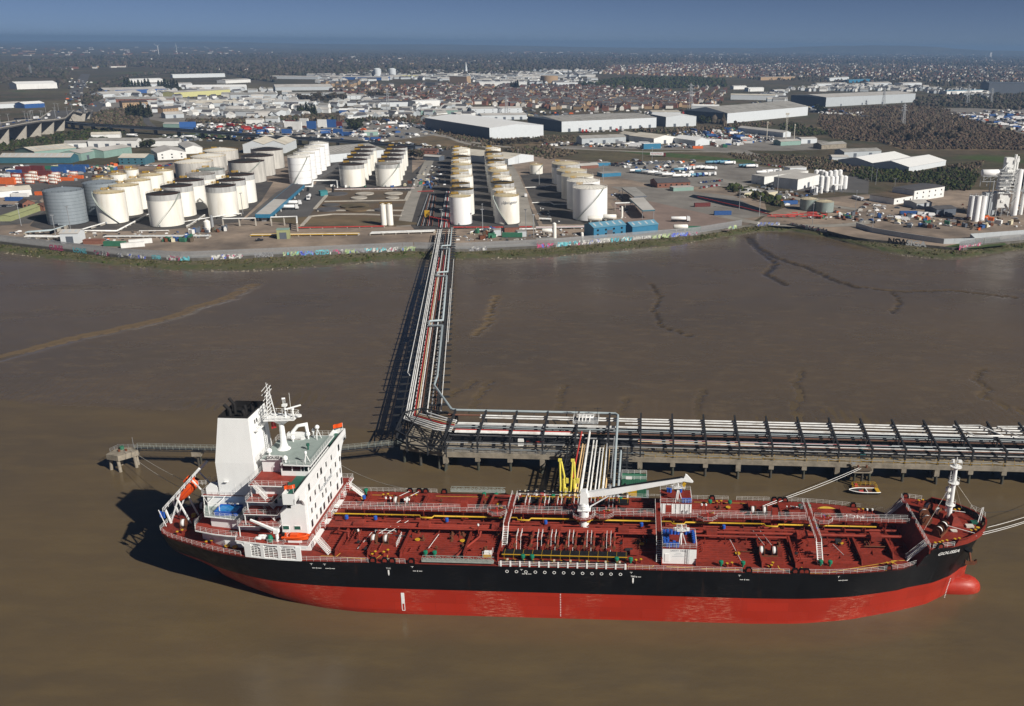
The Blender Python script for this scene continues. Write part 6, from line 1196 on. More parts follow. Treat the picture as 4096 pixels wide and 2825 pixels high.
GR=[('CURIES','graf_pink','A',375,530,1052,2.4),('LONE','graf_cyan','A',590,735,1070,2.2),('GSCN','graf_grey','A',780,960,1085,1.7),('PAES','graf_white','A',975,1055,1100,1.6),('ROKE','graf_grey','A',1070,1240,1112,1.7),('OTHER','graf_cyan','A',1260,1350,1128,1.7),('DSJRD','graf_white','A',1400,1520,1132,1.8),('KEY','graf_cyan','A',1530,1595,1128,1.8),('WASHER','graf_white','A',1805,1920,1108,1.9),('SHITTOR','graf_white','A',1930,2050,1102,1.9),('NARKIS','graf_grey','A',2165,2310,1092,2.),
 ('SEKTE','graf_green','B',340,460,1190,1.8),('DSWD','graf_blue','B',490,595,1186,2.),('OTZIO','graf_cyan','B',615,735,1184,2.1),('WARSK','graf_grey','B',750,865,1180,1.9),('OSKED','graf_green','B',885,995,1176,1.9),('DENEFY','graf_grey','B',1005,1120,1172,1.8),('SQEMER','graf_white','B',1135,1250,1168,1.9),('BONERS','graf_white','B',1270,1375,1165,1.9),('2614','graf_green','B',1395,1520,1160,2.),
 ('GWDZ','graf_grey','C',380,520,1040,1.6),('HECTO','graf_pink','C',945,1070,1020,2.),('BRAKE','graf_cyan','C',1100,1280,1022,1.7),('SWOD','graf_white','C',1285,1365,1020,1.9),('SEEKS','graf_white','C',1380,1460,1012,1.7),('GROWN','graf_white','C',1465,1555,1005,2.),('ALEKO','graf_cyan','C',1570,1630,995,1.7),('PAST','graf_cyan','C',1655,1735,985,1.9),('EBRAH K DABRI','graf_white','C',1750,1905,972,1.5),('FAZE2','graf_green','C',1915,2065,962,1.9),('CZES','graf_blue','C',2070,2215,950,1.8),('DONIE','graf_grey','C',2220,2300,942,1.7),('GEM','graf_green','D',365,430,796,1.6),('KEENO','graf_grey','D',560,720,770,1.8),('SLAMOND','graf_white','D',780,990,772,1.6),('NSW','black','D',1430,1545,872,2.9),('SIGA','paint_white','D',1555,1675,888,2.6),('YELLED','graf_pink','D',1900,2080,916,1.6)]
LEGIBLE=('CURIES','LONE','OTHER','NARKIS','OTZIO','EBRAH K DABRI','GROWN','NSW','SIGA')
for s_,m_,c_,xa,xb,y,sz in GR:
 pa,pb=GP(c_,xa,y,4.8),GP(c_,xb,y,4.8);xm=(pa[0]+pb[0])/2;a=math.atan2(ywall(pb[0])-ywall(pa[0]),pb[0]-pa[0]);L=math.hypot(pb[0]-pa[0],ywall(pb[0])-ywall(pa[0]))
 nn=np.array([math.sin(a),-math.cos(a)])*.30
 if s_ not in LEGIBLE: # pieces whose letters cannot be read stay bursts of painted strokes
  rg_=random.Random(xa+y);b=MB(m_);b2=[m_,'graf_grey' if m_!='graf_grey' else 'graf_white',rg_.choice(('graf_cyan','graf_pink','graf_blue','graf_white'))]
  for k in range(int(L*3.2)):x=rg_.uniform(-.5,.5)*L;z=rg_.uniform(-.9,.9);w=rg_.uniform(.25,.8);h=rg_.uniform(.3,1.1);sk=rg_.uniform(-.8,.8);b.use(rg_.choice(b2[:1]*3+b2));b.add([(x-w,-.01*(k%7),max(-1.3,z-h)),(x+w*.6,-.01*(k%7),max(-1.3,z-h*.8)),(x+w+sk,-.01*(k%7),min(1.3,z+h)),(x-w*.5+sk,-.01*(k%7),min(1.3,z+h*.9))],[(0,1,2,3)])
  b.obj('graffiti',fw,(xm+nn[0],(ywall(pa[0])+ywall(pb[0]))/2+nn[1],5.35),a);continue
 o=text('graffiti',s_,m_,2.3,fw,(xm+nn[0],(ywall(pa[0])+ywall(pb[0]))/2+nn[1],5.35),(PI/2,0,a),bold=.1);o.scale=(L/max(.5,max(v.co.x for v in o.data.vertices)-min(v.co.x for v in o.data.vertices)),1.45*sz/2,1)
patch('green_corner','grass','D',[(1990,850),(2150,832),(2200,880),(1990,902),(1880,905),(1790,890)],'small green lawn behind the right end of the wall')
for nm_,L,m_,h_,lab in(('inner_wall',[(1200,762),(1310,797),(1500,830),(1780,872),(1985,868),(1955,838),(2314,812)],'wall_grey',3.2,'grey-green inner wall behind the black and white graffiti'),('block_wall',[(2150,850),(2290,842),(2400,850)],'concrete_pale',3.,'pale block wall stub at the right edge')):
 o=empty(nm_,(0,0,0),0,lab,'wall');P=[GP('D',*q)for q in L]
 for p,q in zip(P[:-1],P[1:]):
  k_=max(1,int(np.linalg.norm(q-p)/6))
  for i in range(k_):a,c_=p+(q-p)*i/k_,p+(q-p)*(i+.985)/k_;MB(m_).beam((a[0],a[1],LZ+h_/2),(c_[0],c_[1],LZ+h_/2),.3,h_).obj('wall_panel',o)
# ---- buildings
def building(name,P0,P1,P3,eave,ridge,wall,roof,label,group=None,doors=0,lights=0,axis='long',side=None,cat='building',bays=1,wins=0,z=LZ):
 """P0, P1 front foot corners, P3 back foot corner behind P0 (or a depth in metres); the ridge runs along the longer side unless told otherwise"""
 P0=np.array(P0[:2]);P1=np.array(P1[:2]);u=P1-P0;L=np.linalg.norm(u);u/=L;v=np.array([-u[1],u[0]])
 if v[1]<0:v=-v
 Dp=P3 if isinstance(P3,(int,float))else max(6.,float((np.array(P3[:2])-P0)@v))
 o=empty(name,(P0[0],P0[1],z),math.atan2(u[1],u[0]),label,cat,group)
 b=MB(wall);b.box(0,L,0,Dp,-.1,eave)if ridge<=eave+.35 else None
 if ridge<=eave+.35:b.obj('wall',o);MB(roof).box(-.15,L+.15,-.15,Dp+.15,eave,ridge).obj('roof',o)
 else:
  ax='x' if(L>=Dp or axis=='x')and axis!='y' else 'y'
  W=Dp if ax=='x' else L;bw=W/bays;prof=[(0,-.1)]
  for k in range(bays):prof+=[(k*bw,eave),(k*bw+bw/2,ridge)]
  prof+=[(W,eave),(W,-.1)]
  pr=[prof[0]]+[q for q in prof[1:]if True];b.extr(pr if ax=='x' else pr[::-1],ax,0,L if ax=='x' else Dp);b.obj('wall',o);rf=MB(roof);e_=.35;th=.18
  for k in range(bays):
   for(a,za),(c_,zc)in(((k*bw-(e_ if k==0 else 0),eave-(e_*.4 if k==0 else 0)),(k*bw+bw/2,ridge)),((k*bw+bw/2,ridge),((k+1)*bw+(e_ if k==bays-1 else 0),eave-(e_*.4 if k==bays-1 else 0)))):
    LL=(L if ax=='x' else Dp);q=[(a,za+.03),(c_,zc+.03),(c_,zc+th),(a,za+th)];rf.extr(q if ax=='x' else q[::-1],ax,-e_,LL+e_)
  ro=rf.obj('roof',o)
  if lights:
   LL=(L if ax=='x' else Dp)
   for i in range(lights):
    t=LL*(i+.5)/lights
    for(a,za),(c_,zc)in(((bw*.12,0),(bw*.4,0)),((bw*.6,0),(bw*.88,0))):
     f=lambda w:eave+(ridge-eave)*(1-abs(w-bw/2)/(bw/2))+th+.03
     vs=[(t-.6,a,f(a)),(t+.6,a,f(a)),(t+.6,c_,f(c_)),(t-.6,c_,f(c_))]
     if ax=='y':vs=[(y_,x_,z_)for x_,y_,z_ in vs][::-1]
     MB('wall_grey' if roof!='roof_grey' else 'roof_lgrey').add(vs,[(0,1,2,3)]).obj('rooflight',ro)
 if side:MB(side).box(-.06,0,.02,Dp-.02,0,eave-.05).obj('side_overlay',o)  # left wall covered in a darker colour than the front
 for i in range(doors):x=L*(i+.7)/(doors+.4);w=min(4.,L/(doors*1.7));MB('wall_dgrey').box(x-w/2,x+w/2,-.07,.1,0,min(4.2,eave*.72)).obj('door',o)
 for i in range(wins):
  for zz in([eave*.3,eave*.72]if eave>5.5 else[eave*.5]):x=L*(i+.5)/wins;MB('glass_dark').box(x-.7,x+.7,-.05,.06,zz-.6,zz+.6).obj('window',o)
 return o
def bld(c,FL,FR,P3,eave,ridge,wall,roof,label,name='shed',**k):
 p0=GP(c,*FL);p1=GP(c,*FR);p3=P3 if isinstance(P3,(int,float))else GP(c,*P3);return building(name,p0,p1,p3,eave,ridge,wall,roof,label,**k)
bld('A',(0,322),(600,322),16,5.5,8.5,'wall_teal','roof_lgrey','long dark blue shed with pale roof and skylights at the left',lights=12);bld('A',(690,302),(872,262),22,7,9.5,'wall_sage','roof_lgrey','sage green shed with red doors beside the dark blue shed',doors=2);bld('A',(300,285),(650,250),34,7,10,'wall_sage','roof_cream','big cream-roofed shed behind the long dark blue one',lights=8);bld('A',(880,280),(1112,240),20,7,9,'wall_sage','roof_lgrey','green shed with a blue stack in front of it')
bld('A',(745,192),(1155,190),16,7.5,9.5,'wall_white','roof_grey','long white workshop with four dark roller doors',doors=4);bld('A',(1210,182),(1510,178),14,6,8,'wall_white','roof_grey','white shed right of the workshop with roller doors');bld('A',(1330,298),(1572,285),42,7,10,'wall_white','roof_lgrey','large white gabled shed behind the low tank row',axis='y',wins=3);bld('A',(1565,245),(1708,238),50,6,8.5,'wall_white','roof_lgrey','white gabled shed just left of the broad pale tanks',axis='y');bld('A',(1005,335),(1225,335),22,6.5,9,'wall_teal','roof_cream','dark blue gabled shed with cream roof by the car park',wins=4)
bld('A',(545,195),(740,190),14,5,7,'wall_white','roof_grey','small white shed left of the workshop',doors=1);bld('A',(770,118),(1015,112),14,5,7,'wall_white','roof_cream','pale shed behind the white workshop');bld('A',(0,612),(270,590),14,4.5,6.5,'wall_white','roof_cream','low white shed among the containers',doors=1);bld('A',(95,812),(375,712),7,3.5,4.2,'wall_olive','wall_olive','long olive green low building by the grey tanks');bld('A',(195,702),(300,690),8,3.2,5.5,'brick','house_roof','red brick cottage by the parking ground',wins=3);bld('A',(372,725),(425,712),6,3,5,'brick','house_roof_red','tiny red brick hut beside the grey tanks')
bld('A',(515,1000),(668,998),9,6,7.5,'wall_lgrey','roof_lgrey','pale grey plant house close behind the fence',doors=1,lights=3,axis='x');bld('A',(700,1006),(858,1004),4,2.4,2.6,'brick','brick','low brick-red store right of the pale plant house');bld('C',(1420,955),(1688,925),12,6.5,8.5,'wall_blue','roof_blue','larger bright blue shed behind the flood wall',lights=5,wins=4,doors=1,axis='x');bld('C',(1745,925),(1960,900),11,5,7,'wall_blue','roof_blue','smaller bright blue shed right of the larger one',lights=4,axis='x')
bld('C',(1955,530),(2230,520),18,4,6.5,'brick','roof_dark','brick office with dark hipped roof by the lorry park',wins=6);bld('C',(2090,560),(2260,552),8,3,3.2,'wall_sage','roof_lgrey','flat-roofed pale green cabin in front of the brick office');bld('C',(1490,440),(1650,430),10,3.2,3.4,'wall_blue','roof_grey','low blue cabin at the edge of the lorry park');bld('C',(1310,372),(1460,362),9,3,4.5,'brick','roof_lgrey','low brick gatehouse by the broad tanks');bld('C',(1410,350),(1560,342),9,3,3.2,'wall_blue','roof_grey','low blue cabin behind the brick gatehouse')
bld('C',(700,338),(915,305),75,6,9,'wall_lgrey','roof_cream','long barn with tan roof behind the second tank row',axis='y');bld('B',(745,350),(1255,300),60,8,12,'wall_lgrey','roof_grey','very wide grey-roofed shed behind the bund tanks',lights=14);bld('B',(-60,262),(330,262),50,9,13,'wall_lgrey','roof_cream','wide tan-roofed shed behind the broad streaked tanks',bays=2);bld('B',(75,165),(350,170),14,6,8,'wall_dgrey','roof_vwhite','black shed with white roof below the railway viaduct');bld('B',(1570,270),(1730,272),10,4,5.5,'brick','house_roof_red','small red brick house behind the right bund tanks',wins=3);bld('B',(1600,325),(1750,335),10,4,5,'wall_dgrey','roof_lgrey','small dark shed in front of the red brick house')
bld('B',(252,1058),(365,1055),5,5.5,5.8,'wall_olive','wall_sage','pale green kiosk near the end of the canopy',doors=1);bld('B',(655,660),(722,655),5,3.6,3.8,'teal_box','teal_box','small teal box shelter right of the canopy');bld('C',(940,1010),(1090,1005),5,3,3.2,'brick','roof_grey','small brick hut behind the flood wall');bld('C',(670,905),(795,900),6,3,3.2,'brick','roof_dark','low brick switch house in front of the lettered tank');bld('C',(580,935),(640,930),4,3.6,3.8,'wall_grey','roof_grey','grey cabinet hut in front of the lettered tank');bld('C',(780,945),(858,940),5,3.4,3.6,'wall_grey','roof_grey','grey cube hut right of the green boxes')
# ---- blue loading canopy
lc=empty('loading_canopy',(0,0,0),0,'long blue-edged tanker loading canopy with part translucent roof','canopy')
zc=9.5;q=[GP('B',48,828,zc),GP('B',190,828,zc),GP('B',502,553,zc),GP('B',392,545,zc)];q=[np.array([p[0],p[1]])for p in q];mid=lambda a,b_,t:a+(b_-a)*t
def slab(P,z0,z1,m_,nm):MB(m_).prism([tuple(p)for p in P],z0,z1).obj(nm,lc)
slab([q[0],q[1],mid(q[1],q[2],.45),mid(q[0],q[3],.45)],zc-.1,zc+.05,'wall_sage' if False else 'roof_lgrey','pale_roof');slab([mid(q[0],q[3],.451),mid(q[1],q[2],.451),q[2],q[3]],zc-.1,zc+.05,'roof_dark','dark_roof')
b=MB('wall_blue')
for p,r in((q[0],q[1]),(q[1],q[2]),(q[2],q[3]),(q[3],q[0])):b.beam((*p,zc-1.1),(*r,zc-1.1),.3,2.4)
b.obj('fascia',lc)
for t in np.linspace(.02,.98,8):
 for e_ in(.1,.9):p=mid(mid(q[0],q[3],t),mid(q[1],q[2],t),e_);MB('rail_white').beam((*p,LZ),(*p,zc),.4).obj('column',lc)
 p=mid(mid(q[0],q[3],t),mid(q[1],q[2],t),.5);MB('steel_grey').box(p[0]-1.5,p[0]+1.5,p[1]-1,p[1]+1,LZ,LZ+2.6).obj('loading_bay',lc)
# small canopies on the right
def canopy(c_,pts,z,m_,label,edge):
 o=empty('canopy',(0,0,0),0,label,'canopy');P=[GP(c_,*p,LZ+z)[:2]for p in pts];MB(m_).prism([tuple(p)for p in P],LZ+z,LZ+z+.2).obj('roof',o);b=MB(edge)
 for p,r in zip(P,P[1:]+P[:1]):b.beam((*p,LZ+z-.3),(*r,LZ+z-.3),.2,.9)
 b.obj('fascia',o);ctr=sum(P)/len(P)
 for p in P:p2=ctr+(p-ctr)*.92;MB('steel_grey').beam((*p2,LZ),(*p2,LZ+z),.35).obj('column',o)
canopy('C',[(1655,530),(1770,525),(1865,598),(1760,605)],6,'roof_grey','dark grey canopy, rear of the two by the broad tanks','wall_dgrey');canopy('C',[(1720,618),(1840,612),(1935,715),(1830,720)],6.5,'roof_lgrey','pale canopy with blue edge, front of the two by the broad tanks','wall_teal')
# ---- pipe racks and pipe runs over the yard
def yard_pipe(c_,pts,z,r,m_,label,sup=True,n_=1,gap=.8):
 P=[GP(c_,*p,LZ+z)for p in pts];o=empty('pipe_run',(0,0,0),0,label,'pipes')
 for k in range(n_):MB(m_ if isinstance(m_,str)else m_[k%len(m_)]).tube([(p[0],p[1]+k*gap,p[2])for p in P],r,6).obj('pipe',o)
 if sup:
  for p,q_ in zip(P[:-1],P[1:]):
   L=np.linalg.norm(q_-p);kk=max(1,int(L/7))
   for i in range(kk+1):t=p+(q_-p)*i/kk;MB('concrete_pale').box(t[0]-.2,t[0]+.2,t[1]-.3,t[1]+(n_-1)*gap+.3,LZ,LZ+z-r*.5).obj('support',o)
yard_pipe('A',[(870,940),(1760,935)],.9,.3,('pipe_white','steel_grey','pipe_grey'),'bundle of pale pipes along the road left of the canopy',n_=4);yard_pipe('A',[(600,890),(980,893),(1260,745)],1.,.35,'pipe_white','white pipe bending round the front left tanks',n_=2);yard_pipe('A',[(845,835),(690,880),(600,905)],1.2,.4,'pipe_white','white pipe bundle running down beside the grey tank',n_=5,gap=1.2);yard_pipe('A',[(1570,850),(1700,765)],1.2,.4,'pipe_white','pale pipe bundle between the sooty tank rows',n_=5,gap=1.);yard_pipe('A',[(1170,892),(1420,888)],1.,.3,'pipe_white','short white pipe in front of the front sooty tank');yard_pipe('A',[(210,905),(420,890),(540,850)],2.2,.3,'pipe_grey','grey pipe rack in front of the grey tank',n_=5);yard_pipe('A',[(205,940),(500,945)],1.6,.3,'pipe_white','pale manifold pipes left of the plant house',n_=5,gap=1.1);yard_pipe('A',[(1540,815),(1820,770),(2030,745)],1.5,.35,'pipe_white','white pipe passing in front of the middle sooty tank');yard_pipe('A',[(1870,790),(2145,785)],5,.3,'rail_white','white overhead pipe bridge to the canopy',n_=2)
yard_pipe('B',[(0,1022),(1000,1010)],1.,.35,('yellow','pipe_white','steel_grey'),'yellow and white pipe run behind the riverside road',n_=4,gap=1.1);yard_pipe('B',[(1110,1005),(1700,985)],1.2,.35,('pipe_white','steel_grey','pipe_white'),'white pipe rack left of the trestle head',n_=5,gap=1.2);yard_pipe('B',[(440,952),(1240,938)],.8,.3,'pipe_red','red fire main along the front of the bund',n_=2);yard_pipe('B',[(770,598),(1520,585)],.8,.3,('pipe_white','pipe_red'),'red and white pipes under the bund tanks',n_=2);yard_pipe('B',[(510,570),(575,570),(580,515),(805,515),(810,580)],4.5,.5,'pipe_white','white pipe arch beside the tall white tanks',sup=False);yard_pipe('B',[(190,855),(430,850),(432,905)],5.5,.35,'rail_white','white pipe bridge off the canopy end',n_=2);yard_pipe('B',[(1880,948),(2314,948)],.9,.32,'pipe_red','red main in front of the trestle tanks',n_=2);yard_pipe('B',[(1550,615),(1700,612)],.8,.3,'pipe_red','short red main left of the trestle tanks')
yard_pipe('C',[(545,862),(900,858)],.9,.32,'pipe_red','red main in front of the lettered tank',n_=2);yard_pipe('C',[(380,905),(440,882),(930,875)],1.2,.35,('pipe_white','pipe_white','steel_grey'),'white pipe bundle behind the riverside huts',n_=3);yard_pipe('C',[(930,870),(1360,860)],1.2,.3,('steel_grey','pipe_white','pipe_red'),'pipe bundle left of the blue sheds',n_=5,gap=1.);yard_pipe('C',[(900,655),(1050,650),(1085,668),(1200,668)],1.3,.35,'pipe_white','white pipe crossing the dark bund');yard_pipe('C',[(840,527),(1010,520),(1060,505)],1.3,.35,'pipe_white','white pipe in the bund below the small tank');yard_pipe('C',[(960,790),(1060,795)],1.5,.4,'pipe_white','short white pipe bundle in the dark bund',n_=4);yard_pipe('C',[(410,530),(540,528)],1.2,.35,'pipe_white','white pipe linking the two trestle tank rows');yard_pipe('C',[(400,470),(540,470)],1.2,.3,'pipe_white','farther white pipe linking the two trestle tank rows',n_=2);yard_pipe('C',[(1600,660),(1770,655)],5,.4,'pipe_white','white overhead pipes to the front canopy',n_=3)
pr=empty('pipe_track',(0,0,0),0,'dark sunken pipe track leading to the trestle head','pipes')
for k in range(9):a=GP('B',1550+k*17,930,LZ+.6);c_=GP('B',1650+k*9,640,LZ+.6);MB(('steel_grey','dark_steel','pipe_brown')[k%3]).tube([tuple(a),tuple(c_)],.35,6).obj('pipe',pr)
for k in range(6):a=GP('C',130+k*14,860,LZ+.9);c_=GP('C',180+k*8,560,LZ+.9);MB(('pipe_white','steel_grey','pipe_red')[k%3]).tube([tuple(a),tuple(c_)],.3,6).obj('pipe',pr)
b=MB('pipe_red');a=GP('B',1660,850,LZ+6);c_=GP('B',1830,885,LZ+5)
for k in(0,1.6):b.beam((a[0],a[1]+k,a[2]),(c_[0],c_[1]+k,c_[2]),.3)
for t in np.linspace(0,1,9):p=a+(c_-a)*t;b.beam((p[0],p[1],p[2]),(p[0],p[1]+1.6,p[2]),.2);b.beam((p[0],p[1],LZ),(p[0],p[1],p[2]),.2)if int(t*8)%4==0 else None
b.obj('red_gantry',None,label='red steel pipe gantry at the head of the trestle',cat='gantry');MB('yellow').box(*(lambda p:(p[0]-1.5,p[0]+1.5,p[1]-1,p[1]+1,LZ,LZ+5))(GP('B',1640,860))).obj('yellow_frame',None,label='yellow steel frame at the end of the red gantry',cat='frame')
# vessels
def hvessel(c_,xa,xb,y,r,label,m_='tank_white',z=1.4):
 p,q_=GP(c_,xa,y),GP(c_,xb,y);o=empty('horizontal_vessel',(p[0],p[1],LZ),math.atan2(q_[1]-p[1],q_[0]-p[0]),label,'vessel');L=float(np.linalg.norm(q_-p));MB(m_).tube([(0,0,r+z),(.3,0,r+z),(L-.3,0,r+z),(L,0,r+z)],[r*.75,r,r,r*.75],14).obj('shell',o)
 for x in(L*.2,L*.8):MB('concrete_pale').box(x-.4,x+.4,-r*.7,r*.7,0,z+r*.4).obj('saddle',o)
hvessel('C',1370,1490,825,1.7,'white horizontal vessel in front of the broad tank, left one');hvessel('C',1500,1610,812,1.7,'white horizontal vessel in front of the broad tank, right one');hvessel('C',2090,2210,895,1.5,'white horizontal vessel right of the blue sheds');hvessel('C',985,1070,925,1.3,'cream horizontal vessel with yellow base behind the brick hut')
for i,(c_,x,y,r,h,lab)in enumerate((('C',1090,960,1.2,9,'tall slim white vessel behind the flood wall'),('C',1322,985,.9,5,'short slim white vessel by the larger blue shed'),('A',1790,870,.9,7.5,'tall slim steel column by the sooty tanks'),('A',1748,885,2,5,'squat pale blue vessel by the sooty tanks'),('C',1658,780,.7,7,'slim steel column beside the pale canopy'))):p=GP(c_,x,y);o=empty('upright_vessel',(p[0],p[1],LZ),0,lab,'vessel');MB('tank_white' if i!=2 else 'steel_grey').cyl((0,0,.5),r,h,14).cyl((0,0,h+.5),r,r*.5,14,r*.3).obj('shell',o);MB('steel_grey').cyl((0,0,0),r*.8,.6,10).obj('skirt',o)
# ------------------------------------------------------------------ warehouses, estate, viaducts beyond the terminal
def b3(lab,p0,p1,p3,eave,ridge,wall,roof,name='warehouse',**k):return building(name,G(*p0),G(*p1),G(*p3),eave,ridge,wall,roof,lab,**k)
b3('huge pale warehouse with white roof behind the tank farm',(1959,562),(2174,549),(1815,511),15,18,'wall_lgrey','roof_vwhite',side='wall_dgrey',axis='y');b3('long grey warehouse with ribbed roof and loading docks',(2247,529),(2625,510),(2151,505),14,17,'wall_lgrey','roof_grey',side='wall_dgrey',doors=9,lights=14);b3('square pale warehouse at the right end of the long grey one',(2663,508),(2784,505),(2625,495),14,16.5,'wall_lgrey','roof_vwhite',side='wall_dgrey',doors=2);b3('blue-grey warehouse with saw-edged roof',(2908,494),(3230,462),(2801,475),15,22,'wall_lgrey','roof_grey',side='wall_dgrey');b3('very long grey warehouse with white upper band at the right',(3302,428),(3659,409),(3135,419),18,21,'wall_grey','roof_lgrey',side='wall_dgrey',doors=4)
